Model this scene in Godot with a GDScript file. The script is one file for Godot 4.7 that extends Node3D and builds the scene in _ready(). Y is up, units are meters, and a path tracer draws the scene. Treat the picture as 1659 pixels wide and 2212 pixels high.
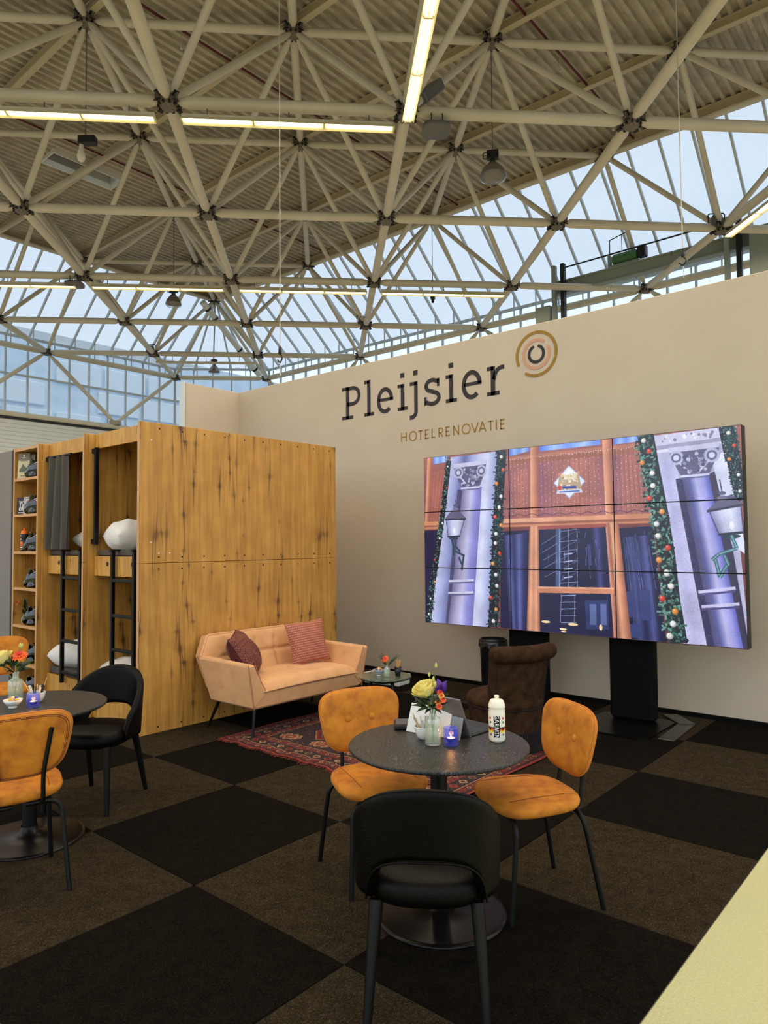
extends Node3D
# An exhibition stand in a large hall: booth axes are world X (along the stand's back wall) and Z (towards it is -Z).
# The hall (roof, glazing, outer walls) is turned by HALL_TURN against the stand.

const EYE := 1.64
const HALL_TURN := 0.008907
const BAY := 5.0            # space frame bay
const CHORD_Y := 10.888     # lower chords
const TOP_Y := 14.396       # upper chords
const DECK_Y := 14.72       # underside of the roof sheeting
const LATTICE_A := -8.2149  # lattice origin, across
const LATTICE_B := 14.7331  # lattice origin, along
const TILE_X := -0.97       # edges of the stand's carpet
const TILE_Z := -1.03

var M := {}                 # materials
var used := {}              # names taken at top level
var cam: Camera3D

func _ready():
	# ---- camera
	cam = Camera3D.new()
	cam.name = "camera"
	add_child(cam)
	cam.position = Vector3(0, EYE, 0)
	cam.basis = Basis(Vector3.UP, 0.710591) * Basis(Vector3.RIGHT, 0.043317) * Basis(Vector3.BACK, -0.008418)
	cam.fov = rad_to_deg(2.0 * atan(1106.0 / 1529.15))
	cam.near = 0.05
	cam.far = 300.0
	cam.current = true
	# ---- sky: an even, bright overcast
	var sky_mat := ProceduralSkyMaterial.new()
	sky_mat.sky_top_color = Color(0.84, 0.90, 0.96)
	sky_mat.sky_horizon_color = Color(0.90, 0.935, 0.97)
	sky_mat.ground_horizon_color = Color(0.86, 0.90, 0.95)
	sky_mat.ground_bottom_color = Color(0.55, 0.57, 0.58)
	sky_mat.sky_energy_multiplier = 1.5
	sky_mat.ground_energy_multiplier = 0.8
	var sky := Sky.new()
	sky.sky_material = sky_mat
	var env := Environment.new()
	env.background_mode = Environment.BG_SKY
	env.sky = sky
	env.tonemap_mode = Environment.TONE_MAPPER_LINEAR
	env.tonemap_exposure = 1.0
	env.sdfgi_enabled = true
	env.ssao_enabled = true
	env.ssil_enabled = true
	var we := WorldEnvironment.new()
	we.name = "environment"
	we.environment = env
	add_child(we)
	# the hall's lighting comes from its fluorescent battens, each with its own light (hall_battens)
	make_materials()
	build_floor()
	build_hall()
	build_space_frame()
	build_hall_fittings()
	build_booth_walls()
	build_bunks()
	build_video_wall()
	build_lounge()
	build_seating()
	build_table_things()

# ------------------------------------------------------------------ naming
func numbered(called: String) -> String:
	var n: int = used.get(called, -1) + 1
	used[called] = n
	return called if n == 0 else "%s_%03d" % [called, n]

func tag(o: Node, label: String, category: String, group := "") -> Node:
	o.set_meta("label", label)
	o.set_meta("category", category)
	if group != "":
		o.set_meta("group", group)
	return o

func thing(called: String, label: String, category: String, at := Vector3.ZERO, turn := 0.0, group := "") -> Node3D:
	var o := Node3D.new()
	o.name = numbered(called)
	add_child(o)
	o.position = at
	o.rotation.y = turn
	tag(o, label, category, group)
	return o

func setting(called: String, at := Vector3.ZERO, turn := 0.0, label := "") -> Node3D:
	var o := Node3D.new()
	o.name = numbered(called)
	add_child(o)
	o.position = at
	o.rotation.y = turn
	o.set_meta("kind", "structure")
	if label != "":
		o.set_meta("label", label)
	return o

func copy(o: Node3D, called: String, at: Vector3, turn: float, label: String, group: String) -> Node3D:
	var c: Node3D = o.duplicate()
	c.name = numbered(called)
	add_child(c)
	c.position = at
	c.rotation = Vector3(0, turn, 0)
	c.set_meta("label", label)
	if group != "":
		c.set_meta("group", group)
	return c

func part(called: String, mesh: Mesh, m: Material, parent: Node, at := Vector3.ZERO, b := Basis()) -> MeshInstance3D:
	var o := MeshInstance3D.new()
	o.name = called
	o.mesh = mesh
	if m:
		o.material_override = m
	o.transform = Transform3D(b, at)
	parent.add_child(o, true)
	return o

func made(st: SurfaceTool, called: String, m: Material, parent: Node, at := Vector3.ZERO, b := Basis()) -> MeshInstance3D:
	return part(called, mesh_of(st), m, parent, at, b)

# ------------------------------------------------------------------ mesh helpers
const FLAT := 0xFFFFFFFF

func S() -> SurfaceTool:
	var st := SurfaceTool.new()
	st.begin(Mesh.PRIMITIVE_TRIANGLES)
	return st

func mesh_of(st: SurfaceTool) -> ArrayMesh:
	st.generate_normals()
	return st.commit()

func tri(st: SurfaceTool, a: Vector3, b: Vector3, c: Vector3) -> void:
	st.add_vertex(a)
	st.add_vertex(b)
	st.add_vertex(c)

func quad(st: SurfaceTool, a: Vector3, b: Vector3, c: Vector3, d: Vector3) -> void:
	tri(st, a, b, c)
	tri(st, a, c, d)

func uvquad(st: SurfaceTool, p: Array, uv: Array) -> void:
	for k in [0, 1, 2, 0, 2, 3]:
		st.set_uv(uv[k])
		st.add_vertex(p[k])

# eight corners (x fastest, then y, then z) drawn as a chamfered solid
func hexa(st: SurfaceTool, c: Array, bev := 0.0) -> void:
	st.set_smooth_group(FLAT)
	var size := Vector3((c[1] - c[0]).length(), (c[2] - c[0]).length(), (c[4] - c[0]).length())
	var e := Vector3(minf(bev / maxf(size.x, 1e-5), 0.49), minf(bev / maxf(size.y, 1e-5), 0.49), minf(bev / maxf(size.z, 1e-5), 0.49))
	var P := func(u: float, v: float, w: float) -> Vector3:
		var a: Vector3 = c[0].lerp(c[1], u).lerp(c[2].lerp(c[3], u), v)
		var b: Vector3 = c[4].lerp(c[5], u).lerp(c[6].lerp(c[7], u), v)
		return a.lerp(b, w)
	var lo := [0.0, 1.0]
	# corner points: for each corner three points, one on each face
	var pts := {}
	for i in 2:
		for j in 2:
			for k in 2:
				var u: float = lo[i]
				var v: float = lo[j]
				var w: float = lo[k]
				var ui: float = e.x if i == 0 else 1.0 - e.x
				var vi: float = e.y if j == 0 else 1.0 - e.y
				var wi: float = e.z if k == 0 else 1.0 - e.z
				pts[[i, j, k, 0]] = P.call(u, vi, wi)
				pts[[i, j, k, 1]] = P.call(ui, v, wi)
				pts[[i, j, k, 2]] = P.call(ui, vi, w)
	var ctr := Vector3.ZERO
	for q in c:
		ctr += q / 8.0
	for ax in 3:
		for s in 2:
			var f := []
			for o in [[0, 0], [1, 0], [1, 1], [0, 1]]:
				var id := [0, 0, 0, ax]
				id[ax] = s
				id[(ax + 1) % 3] = o[0]
				id[(ax + 2) % 3] = o[1]
				f.append(pts[id])
			outq(st, f, ctr)
	if bev <= 0.0:
		return
	for ax in 3:   # edges along axis ax
		var b1 := (ax + 1) % 3
		var b2 := (ax + 2) % 3
		for s in 2:
			for t in 2:
				var f := []
				for o in [[0, b1], [1, b1], [1, b2], [0, b2]]:
					var id := [0, 0, 0, o[1]]
					id[ax] = o[0]
					id[b1] = s
					id[b2] = t
					f.append(pts[id])
				outq(st, f, ctr)
	for i in 2:
		for j in 2:
			for k in 2:
				var a: Vector3 = pts[[i, j, k, 0]]
				var b: Vector3 = pts[[i, j, k, 1]]
				var d: Vector3 = pts[[i, j, k, 2]]
				if (b - a).cross(d - a).dot(a - ctr) > 0.0:
					tri(st, a, d, b)
				else:
					tri(st, a, b, d)

func outq(st: SurfaceTool, f: Array, ctr: Vector3) -> void:
	var n: Vector3 = (f[1] - f[0]).cross(f[2] - f[0])
	if n.dot(f[0] + f[2] - ctr * 2.0) > 0.0:
		quad(st, f[0], f[3], f[2], f[1])
	else:
		quad(st, f[0], f[1], f[2], f[3])

func box(st: SurfaceTool, c: Vector3, s: Vector3, bev := 0.0, b := Basis()) -> void:
	var q := []
	for k in 8:
		q.append(c + b * Vector3(s.x * ((k & 1) - 0.5), s.y * (((k >> 1) & 1) - 0.5), s.z * (((k >> 2) & 1) - 0.5)))
	hexa(st, q, bev)

func boxm(s: Vector3, bev := 0.0) -> ArrayMesh:
	var st := S()
	box(st, Vector3.ZERO, s, bev)
	return mesh_of(st)

# a round bar through points; r is one radius or one for each point
func tube(st: SurfaceTool, pts: Array, r, n := 10, caps := true) -> void:
	st.set_smooth_group(1)
	var rings := []
	var up := Vector3.UP
	var d0: Vector3 = (pts[1] - pts[0]).normalized()
	if absf(d0.dot(up)) > 0.95:
		up = Vector3.RIGHT
	var side := d0.cross(up).normalized()
	for i in pts.size():
		var d: Vector3
		if i == 0:
			d = pts[1] - pts[0]
		elif i == pts.size() - 1:
			d = pts[i] - pts[i - 1]
		else:
			d = (pts[i] - pts[i - 1]).normalized() + (pts[i + 1] - pts[i]).normalized()
		d = d.normalized()
		side = (side - d * side.dot(d)).normalized()
		var other := d.cross(side)
		var rr: float = r[i] if r is Array else r
		var ring := []
		for k in n:
			var a := TAU * k / n
			ring.append(pts[i] + (side * cos(a) + other * sin(a)) * rr)
		rings.append(ring)
	for i in rings.size() - 1:
		for k in n:
			var k2 := (k + 1) % n
			quad(st, rings[i][k], rings[i][k2], rings[i + 1][k2], rings[i + 1][k])
	if caps:
		st.set_smooth_group(FLAT)
		for k in n:
			var k2 := (k + 1) % n
			tri(st, pts[0], rings[0][k2], rings[0][k])
			tri(st, pts[-1], rings[-1][k], rings[-1][k2])
	st.set_smooth_group(0)

# rounds the corners of a path
func bent(pts: Array, r: float, n := 5) -> Array:
	var out := [pts[0]]
	for i in range(1, pts.size() - 1):
		var p: Vector3 = pts[i]
		var a: Vector3 = pts[i - 1] - p
		var b: Vector3 = pts[i + 1] - p
		var k := minf(r, minf(a.length(), b.length()) * 0.48)
		var p0 := p + a.normalized() * k
		var p1 := p + b.normalized() * k
		for j in n + 1:
			var t := float(j) / n
			out.append(p0.lerp(p, t).lerp(p.lerp(p1, t), t))
	out.append(pts[-1])
	return out

# a turned shape: profile of Vector2(radius, height); a repeated point makes a sharp edge
func lathe(st: SurfaceTool, prof: Array, n := 32, at := Vector3.ZERO, b := Basis(), squash := Vector2.ONE) -> void:
	var g := 2
	for i in prof.size() - 1:
		var p: Vector2 = prof[i]
		var q: Vector2 = prof[i + 1]
		if p.is_equal_approx(q):
			g += 1
			continue
		st.set_smooth_group(g)
		for k in n:
			var a0 := TAU * k / n
			var a1 := TAU * (k + 1) / n
			var e0 := Vector2(cos(a0), sin(a0)) * squash
			var e1 := Vector2(cos(a1), sin(a1)) * squash
			var A := at + b * Vector3(e0.x * p.x, p.y, e0.y * p.x)
			var B := at + b * Vector3(e1.x * p.x, p.y, e1.y * p.x)
			var C := at + b * Vector3(e1.x * q.x, q.y, e1.y * q.x)
			var D := at + b * Vector3(e0.x * q.x, q.y, e0.y * q.x)
			if p.x > 1e-6:
				tri(st, A, B, C)
			if q.x > 1e-6:
				tri(st, A, C, D)
	st.set_smooth_group(0)

# a grid of nu x nv cells through f(u, v), u and v from 0 to 1
func sheet(st: SurfaceTool, nu: int, nv: int, f: Callable, group := 1) -> void:
	st.set_smooth_group(group)
	var p := []
	for j in nv + 1:
		for i in nu + 1:
			p.append(f.call(float(i) / nu, float(j) / nv))
	for j in nv:
		for i in nu:
			var a := j * (nu + 1) + i
			quad(st, p[a], p[a + 1], p[a + nu + 2], p[a + nu + 1])
	st.set_smooth_group(0)

# a flat outline given thickness from z0 to z1
func prism(st: SurfaceTool, poly: PackedVector2Array, z0: float, z1: float, xf := Transform3D()) -> void:
	st.set_smooth_group(FLAT)
	var t := Geometry2D.triangulate_polygon(poly)
	var cw := Geometry2D.is_polygon_clockwise(poly)
	for i in range(0, t.size(), 3):
		var a := poly[t[i]]
		var b := poly[t[i + 1]]
		var c := poly[t[i + 2]]
		if (b - a).cross(c - a) > 0.0:
			var s := b
			b = c
			c = s
		tri(st, xf * Vector3(a.x, a.y, z1), xf * Vector3(b.x, b.y, z1), xf * Vector3(c.x, c.y, z1))
		tri(st, xf * Vector3(a.x, a.y, z0), xf * Vector3(c.x, c.y, z0), xf * Vector3(b.x, b.y, z0))
	for i in poly.size():
		var a := poly[i]
		var b := poly[(i + 1) % poly.size()]
		if cw:
			quad(st, xf * Vector3(a.x, a.y, z0), xf * Vector3(a.x, a.y, z1), xf * Vector3(b.x, b.y, z1), xf * Vector3(b.x, b.y, z0))
		else:
			quad(st, xf * Vector3(a.x, a.y, z0), xf * Vector3(b.x, b.y, z0), xf * Vector3(b.x, b.y, z1), xf * Vector3(a.x, a.y, z1))
	st.set_smooth_group(0)

# a drawn line of width w, depth d, in the plane of xf
func stroke(st: SurfaceTool, pts: Array, w: float, d: float, xf: Transform3D, rounded := false) -> void:
	var left := []
	var right := []
	for i in pts.size():
		var t: Vector2
		if i == 0:
			t = pts[1] - pts[0]
		elif i == pts.size() - 1:
			t = pts[i] - pts[i - 1]
		else:
			t = (pts[i] - pts[i - 1]).normalized() + (pts[i + 1] - pts[i]).normalized()
		t = t.normalized()
		var nrm := Vector2(-t.y, t.x) * w * 0.5
		left.append(pts[i] + nrm)
		right.append(pts[i] - nrm)
	var poly := PackedVector2Array()
	for p in left:
		poly.append(p)
	if rounded:
		cap(poly, pts[-1], pts[-1] - pts[-2], w * 0.5)
	for i in range(right.size() - 1, -1, -1):
		poly.append(right[i])
	if rounded:
		cap(poly, pts[0], pts[0] - pts[1], w * 0.5)
	prism(st, poly, 0.0, d, xf)

func cap(poly: PackedVector2Array, p: Vector2, t: Vector2, r: float) -> void:
	var a := t.angle()
	for k in range(1, 6):
		var b := a + PI / 2 - PI * k / 6.0
		poly.append(p + Vector2(cos(b), sin(b)) * r)

func arc(cx: float, cy: float, rx: float, ry: float, a0: float, a1: float, n := 14) -> Array:
	var out := []
	for k in n + 1:
		var a := deg_to_rad(lerpf(a0, a1, float(k) / n))
		out.append(Vector2(cx + rx * cos(a), cy + ry * sin(a)))
	return out

# direction -Z of the result points from a to b
func aim(d: Vector3) -> Basis:
	d = d.normalized()
	var up := Vector3.UP if absf(d.y) < 0.99 else Vector3.RIGHT
	return Basis.looking_at(d, up)

# Y axis of the result points along d
func along(d: Vector3) -> Basis:
	var y := d.normalized()
	var x := y.cross(Vector3.UP if absf(y.y) < 0.99 else Vector3.RIGHT).normalized()
	return Basis(x, y, x.cross(y))

func spow(v: float, e: float) -> float:
	return signf(v) * pow(absf(v), e)

# ------------------------------------------------------------------ images and materials
func noise_image(w: int, h: int, seed_no: int, freq: float, octaves := 4) -> Image:
	var n := FastNoiseLite.new()
	n.seed = seed_no
	n.noise_type = FastNoiseLite.TYPE_SIMPLEX_SMOOTH
	n.frequency = freq
	n.fractal_octaves = octaves
	var im := n.get_seamless_image(w, h)
	im.convert(Image.FORMAT_L8)
	return im

func streaks(w: int, h: int, small_h: int, seed_no: int, freq: float, octaves := 3) -> PackedByteArray:
	var im := noise_image(w, small_h, seed_no, freq, octaves)
	im.resize(w, h, Image.INTERPOLATE_CUBIC)
	return im.get_data()

func tex(im: Image) -> ImageTexture:
	im.generate_mipmaps()
	return ImageTexture.create_from_image(im)

# a two or three colour texture from grey noise
func ramp(im: Image, cols: Array) -> Image:
	var d := im.get_data()
	var out := PackedByteArray()
	out.resize(d.size() * 3)
	var lut := []
	for i in 256:
		var t := i / 255.0 * (cols.size() - 1)
		var k := mini(int(t), cols.size() - 2)
		var c: Color = cols[k].lerp(cols[k + 1], t - k)
		lut.append([int(c.r * 255), int(c.g * 255), int(c.b * 255)])
	for i in d.size():
		var l: Array = lut[d[i]]
		out[i * 3] = l[0]
		out[i * 3 + 1] = l[1]
		out[i * 3 + 2] = l[2]
	return Image.create_from_data(im.get_width(), im.get_height(), false, Image.FORMAT_RGB8, out)

func mat(called: String, c: Color, rough := 0.6, metal := 0.0) -> StandardMaterial3D:
	var m := StandardMaterial3D.new()
	m.resource_name = called
	m.albedo_color = c
	m.roughness = rough
	m.metallic = metal
	M[called] = m
	return m

func tmat(called: String, im: Image, per_metre: float, rough := 0.7, tint := Color.WHITE) -> StandardMaterial3D:
	var m := mat(called, tint, rough)
	m.albedo_texture = tex(im)
	m.uv1_triplanar = true
	m.uv1_scale = Vector3.ONE * per_metre
	m.uv1_triplanar_sharpness = 8.0
	return m

func relief(m: StandardMaterial3D, im: Image, strength: float) -> void:
	var nm: Image = im.duplicate()
	nm.convert(Image.FORMAT_RGBA8)
	nm.bump_map_to_normal_map(strength)
	m.normal_enabled = true
	m.normal_texture = tex(nm)

func glow(called: String, c: Color, e: float) -> StandardMaterial3D:
	var m := mat(called, Color(c.r * 0.8, c.g * 0.8, c.b * 0.8), 0.5)
	m.emission_enabled = true
	m.emission = c
	m.emission_energy_multiplier = e
	return m

func glass(called: String, c: Color, alpha: float, rough := 0.03) -> StandardMaterial3D:
	var m := mat(called, Color(c.r, c.g, c.b, alpha), rough)
	m.transparency = BaseMaterial3D.TRANSPARENCY_ALPHA
	return m

func sheen(m: StandardMaterial3D, amount: float) -> void:
	m.rim_enabled = true
	m.rim = amount
	m.rim_tint = 0.6

func make_materials() -> void:
	# structure
	tmat("tube_paint", ramp(noise_image(256, 256, 11, 0.01), [Color(0.80, 0.76, 0.655), Color(0.85, 0.81, 0.71)]), 0.25, 0.45)
	mat("tube_dark", Color(0.07, 0.065, 0.06), 0.6)
	tmat("node_cast", ramp(noise_image(128, 128, 12, 0.09), [Color(0.16, 0.14, 0.12), Color(0.47, 0.43, 0.37), Color(0.62, 0.58, 0.50)]), 3.0, 0.7)
	var dk := noise_image(256, 256, 13, 0.02)
	tmat("deck", ramp(dk, [Color(0.60, 0.56, 0.47), Color(0.71, 0.67, 0.575), Color(0.76, 0.72, 0.62)]), 0.3, 0.55)
	mat("purlin", Color(0.76, 0.70, 0.56), 0.55)
	mat("sprinkler_red", Color(0.38, 0.07, 0.10), 0.5)
	mat("fitting_grey", Color(0.40, 0.39, 0.37), 0.5)
	mat("fitting_dark", Color(0.05, 0.05, 0.055), 0.45)
	mat("aluminium", Color(0.78, 0.80, 0.795), 0.5, 0.0)
	mat("cladding", Color(0.88, 0.88, 0.84), 0.6)
	mat("hall_wall", Color(0.74, 0.72, 0.67), 0.8)
	mat("concrete", Color(0.70, 0.67, 0.60), 0.85)
	mat("reflector", Color(0.90, 0.86, 0.66), 0.35)
	glow("tube_light", Color(1.0, 0.94, 0.78), 5.0)
	mat("lamp_bell", Color(0.52, 0.50, 0.46), 0.3, 0.6)
	glass("lamp_glass", Color(0.6, 0.58, 0.55), 0.12, 0.1)
	mat("bulb", Color(0.88, 0.85, 0.76), 0.25)
	mat("hoist_green", Color(0.24, 0.42, 0.23), 0.5)
	mat("gantry", Color(0.55, 0.58, 0.53), 0.55)
	mat("wire", Color(0.78, 0.76, 0.70), 0.5)
	glass("added_clear_facade", Color(0.9, 0.93, 0.93), 0.05, 0.02)  # glass of the unseen sides, added to let in fill light
	var slope := glass("slope_glass", Color(0.77, 0.82, 0.87), 0.42, 0.05)
	slope.backlight_enabled = true
	slope.backlight = Color(0.34, 0.37, 0.41)
	# old facade glass: one even blue film, blotched all over with dried grime
	var fg := mat("facade_glass", Color(1, 1, 1, 0.33), 0.06)
	fg.albedo_texture = tex(ramp(noise_image(256, 256, 22, 0.03, 5), [Color(0.62, 0.79, 0.93), Color(0.74, 0.87, 0.95)]))
	fg.transparency = BaseMaterial3D.TRANSPARENCY_ALPHA
	fg.uv1_triplanar = true
	fg.uv1_world_triplanar = true
	fg.uv1_scale = Vector3(0.3, 0.3, 0.3)
	fg.backlight_enabled = true
	fg.backlight = Color(0.75, 0.88, 1.0)
	tmat("far_concrete", ramp(noise_image(128, 128, 23, 0.03), [Color(0.76, 0.77, 0.76), Color(0.86, 0.86, 0.83)]), 0.2, 0.9)
	mat("far_panel", Color(0.88, 0.86, 0.80), 0.9)
	# floor
	var cn := carpet_image(31)
	var c1 := tmat("carpet_brown", cn, 1.0, 0.97, Color(0.36, 0.31, 0.235))
	var c2 := tmat("carpet_black", cn, 1.0, 0.97, Color(0.165, 0.145, 0.115))
	c1.metallic_specular = 0.12
	c2.metallic_specular = 0.12
	relief(c1, cn, 3.0)
	relief(c2, cn, 3.0)
	var an := noise_image(256, 256, 32, 0.12, 5)
	var ai := tmat("aisle_carpet", ramp(an, [Color(0.69, 0.675, 0.50), Color(0.74, 0.725, 0.545)]), 2.0, 0.97)
	relief(ai, an, 1.0)
	# stand
	var wv := noise_image(256, 256, 41, 0.015)
	tmat("wall_fabric", ramp(wv, [Color(0.735, 0.675, 0.59), Color(0.755, 0.695, 0.61)]), 0.3, 0.85)
	mat("print_dark", Color(0.165, 0.145, 0.15), 0.8)
	mat("print_gold", Color(0.56, 0.42, 0.11), 0.7)
	mat("print_pink", Color(0.74, 0.56, 0.455), 0.8)
	mat("black_board", Color(0.02, 0.02, 0.021), 0.8).metallic_specular = 0.25
	mat("grey_panel", Color(0.47, 0.44, 0.42), 0.7)
	mat("panel_edge", Color(0.10, 0.065, 0.05), 0.6)
	var wood := wood_image(51, 1024, 1024)
	var wm := tmat("oak", wood, 0.5, 0.55, Color(0.98, 0.98, 0.98))
	var wood2 := wood_image(52, 512, 512)
	var wd := tmat("oak_light", wood2, 0.8, 0.55, Color(1.0, 1.0, 1.0))
	wm.uv1_world_triplanar = true
	wd.uv1_world_triplanar = true
	mat("oak_edge", Color(0.76, 0.57, 0.37), 0.6)
	mat("black_metal", Color(0.016, 0.016, 0.017), 0.5).metallic_specular = 0.35
	mat("black_plastic", Color(0.03, 0.03, 0.033), 0.5)
	mat("mattress", Color(0.30, 0.26, 0.225), 0.9)
	mat("linen", Color(0.86, 0.84, 0.81), 0.9)
	var cl := noise_image(128, 128, 42, 0.2, 4)
	var cu := tmat("curtain_cloth", ramp(cl, [Color(0.235, 0.21, 0.18), Color(0.33, 0.30, 0.265)]), 5.0, 0.95)
	sheen(cu, 0.3)
	var mb := mat("porcelain_black", Color(0.008, 0.008, 0.009), 0.06)
	mb.clearcoat_enabled = true
	mb.clearcoat = 0.4
	mb.clearcoat_roughness = 0.03
	# furniture
	var vn := noise_image(256, 256, 61, 0.018, 5)
	var oc := tmat("velvet_ochre", ramp(vn, [Color(0.60, 0.335, 0.03), Color(0.715, 0.43, 0.05), Color(0.79, 0.51, 0.095)]), 2.2, 0.8)
	mat("ochre_welt", Color(0.74, 0.44, 0.17), 0.8)
	mat("ochre_seam", Color(0.40, 0.19, 0.03), 0.85)
	mat("ochre_stitch", Color(0.36, 0.12, 0.06), 0.8)
	var pk := tmat("velvet_pink", ramp(noise_image(256, 256, 62, 0.012, 5), [Color(0.80, 0.575, 0.39), Color(0.84, 0.625, 0.42), Color(0.86, 0.655, 0.45)]), 1.2, 0.8)
	sheen(pk, 0.2)
	mat("pink_seam", Color(0.72, 0.46, 0.33), 0.85)
	var br := tmat("velvet_brown", ramp(noise_image(256, 256, 63, 0.02, 5), [Color(0.14, 0.085, 0.05), Color(0.21, 0.14, 0.085), Color(0.255, 0.175, 0.11)]), 2.0, 0.85)
	br.metallic_specular = 0.2
	mat("fringe_brown", Color(0.075, 0.035, 0.03), 0.9)
	var lt := mat("leather_black", Color(0.010, 0.010, 0.008), 0.45)
	lt.metallic_specular = 0.24
	lt.uv1_triplanar = true
	lt.uv1_scale = Vector3.ONE * 4.0
	relief(lt, noise_image(256, 256, 64, 0.15, 3), 1.2)
	mat("black_wood", Color(0.018, 0.016, 0.015), 0.48).metallic_specular = 0.35
	var tt := tmat("table_oak_black", table_image(), 1.15, 0.42)
	tt.metallic_specular = 0.4
	mat("table_metal", Color(0.10, 0.095, 0.09), 0.33, 0.75)
	mat("brass", Color(0.55, 0.40, 0.16), 0.35, 0.9)
	var gm := tmat("green_marble", ramp(noise_image(256, 256, 65, 0.02, 5), [Color(0.10, 0.17, 0.11), Color(0.20, 0.27, 0.18), Color(0.34, 0.38, 0.28)]), 2.5, 0.08)
	gm.clearcoat_enabled = true
	glass("smoked_glass", Color(0.10, 0.10, 0.07), 0.75, 0.05)
	mat("leg_metal", Color(0.06, 0.057, 0.052), 0.4, 0.5)
	# small things
	glass("clear_glass", Color(0.86, 0.92, 0.86), 0.16, 0.02)
	glass("water", Color(0.62, 0.70, 0.42), 0.28, 0.02)
	glass("blue_glass", Color(0.05, 0.16, 0.80), 0.27, 0.02)
	glass("blue_glass_pale", Color(0.45, 0.60, 0.95), 0.35, 0.03)
	mat("white_china", Color(0.86, 0.86, 0.82), 0.2)
	mat("grey_china", Color(0.55, 0.60, 0.62), 0.25)
	mat("white_plastic", Color(0.90, 0.88, 0.80), 0.35)
	mat("white_paper", Color(0.85, 0.85, 0.83), 0.8)
	mat("grey_metal", Color(0.46, 0.47, 0.48), 0.35, 0.5)
	mat("laptop_grey", Color(0.30, 0.31, 0.325), 0.4, 0.3)
	mat("keyboard", Color(0.13, 0.155, 0.185), 0.85)
	mat("key", Color(0.20, 0.235, 0.28), 0.7)
	mat("screen_off", Color(0.012, 0.012, 0.014), 0.1)
	mat("wax", Color(0.88, 0.85, 0.80), 0.5)
	mat("tin", Color(0.62, 0.62, 0.62), 0.3, 0.8)
	glow("flame", Color(1.0, 0.72, 0.35), 6.0)
	mat("stick_wood", Color(0.82, 0.64, 0.38), 0.7)
	mat("sachet_white", Color(0.80, 0.78, 0.72), 0.7)
	mat("sachet_dark", Color(0.07, 0.06, 0.06), 0.5)
	var ro := mat("petal_yellow", Color(0.95, 0.90, 0.56), 0.6)
	ro.backlight_enabled = true
	ro.backlight = Color(0.35, 0.30, 0.12)
	mat("petal_orange", Color(0.90, 0.34, 0.09), 0.6)
	mat("petal_red", Color(0.75, 0.13, 0.06), 0.6)
	mat("petal_purple", Color(0.30, 0.12, 0.52), 0.6)
	mat("bud", Color(0.72, 0.74, 0.38), 0.6)
	var lf := mat("leaf", Color(0.15, 0.24, 0.075), 0.5)
	lf.backlight_enabled = true
	lf.backlight = Color(0.1, 0.16, 0.05)
	mat("leaf_dark", Color(0.09, 0.14, 0.06), 0.5)
	mat("stem", Color(0.36, 0.45, 0.14), 0.5)
	mat("orange_plastic", Color(0.92, 0.42, 0.06), 0.4)
	mat("teal_dark", Color(0.03, 0.10, 0.12), 0.35)
	mat("choc_gold", Color(0.85, 0.66, 0.25), 0.35)
	mat("choc_pink", Color(0.78, 0.52, 0.50), 0.45)
	mat("choc_cream", Color(0.88, 0.80, 0.62), 0.5)
	mat("choc_red", Color(0.55, 0.08, 0.10), 0.35)
	mat("choc_blue", Color(0.10, 0.18, 0.62), 0.3)
	mat("print_red", Color(0.75, 0.10, 0.10), 0.5)
	mat("print_yellow", Color(0.90, 0.82, 0.05), 0.5)
	mat("print_orange", Color(0.90, 0.38, 0.08), 0.5)
	mat("print_teal", Color(0.10, 0.45, 0.42), 0.5)
	mat("print_white", Color(0.88, 0.87, 0.84), 0.6)
	mat("print_plum", Color(0.16, 0.11, 0.14), 0.6)
	mat("print_grey", Color(0.36, 0.37, 0.30), 0.7)
	mat("leaflet_taupe", Color(0.46, 0.40, 0.32), 0.7)
	mat("leaflet_cream", Color(0.74, 0.70, 0.56), 0.7)
	mat("leaflet_lilac", Color(0.70, 0.64, 0.66), 0.7)
	mat("tape", Color(0.16, 0.15, 0.14), 0.28)

func carpet_image(seed_no: int) -> Image:
	var rng := RandomNumberGenerator.new()
	rng.seed = seed_no
	var n := 768
	var im := noise_image(n, n, seed_no, 0.35, 2)
	var big := noise_image(n, n, seed_no + 1, 0.012, 4).get_data()
	var d := im.get_data()
	for i in d.size():
		d[i] = clampi(int(70 + d[i] * 0.42 + (big[i] - 128) * 0.16), 0, 255)
	for k in 26000:   # single pale fibres
		var x := rng.randi() % n
		var y := rng.randi() % n
		var a := rng.randf() * TAU
		var b := rng.randi_range(150, 255)
		for s in rng.randi_range(3, 8):
			var px := posmod(int(x + cos(a) * s), n)
			var py := posmod(int(y + sin(a) * s), n)
			d[py * n + px] = maxi(d[py * n + px], b)
	return Image.create_from_data(n, n, false, Image.FORMAT_L8, d)

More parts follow.
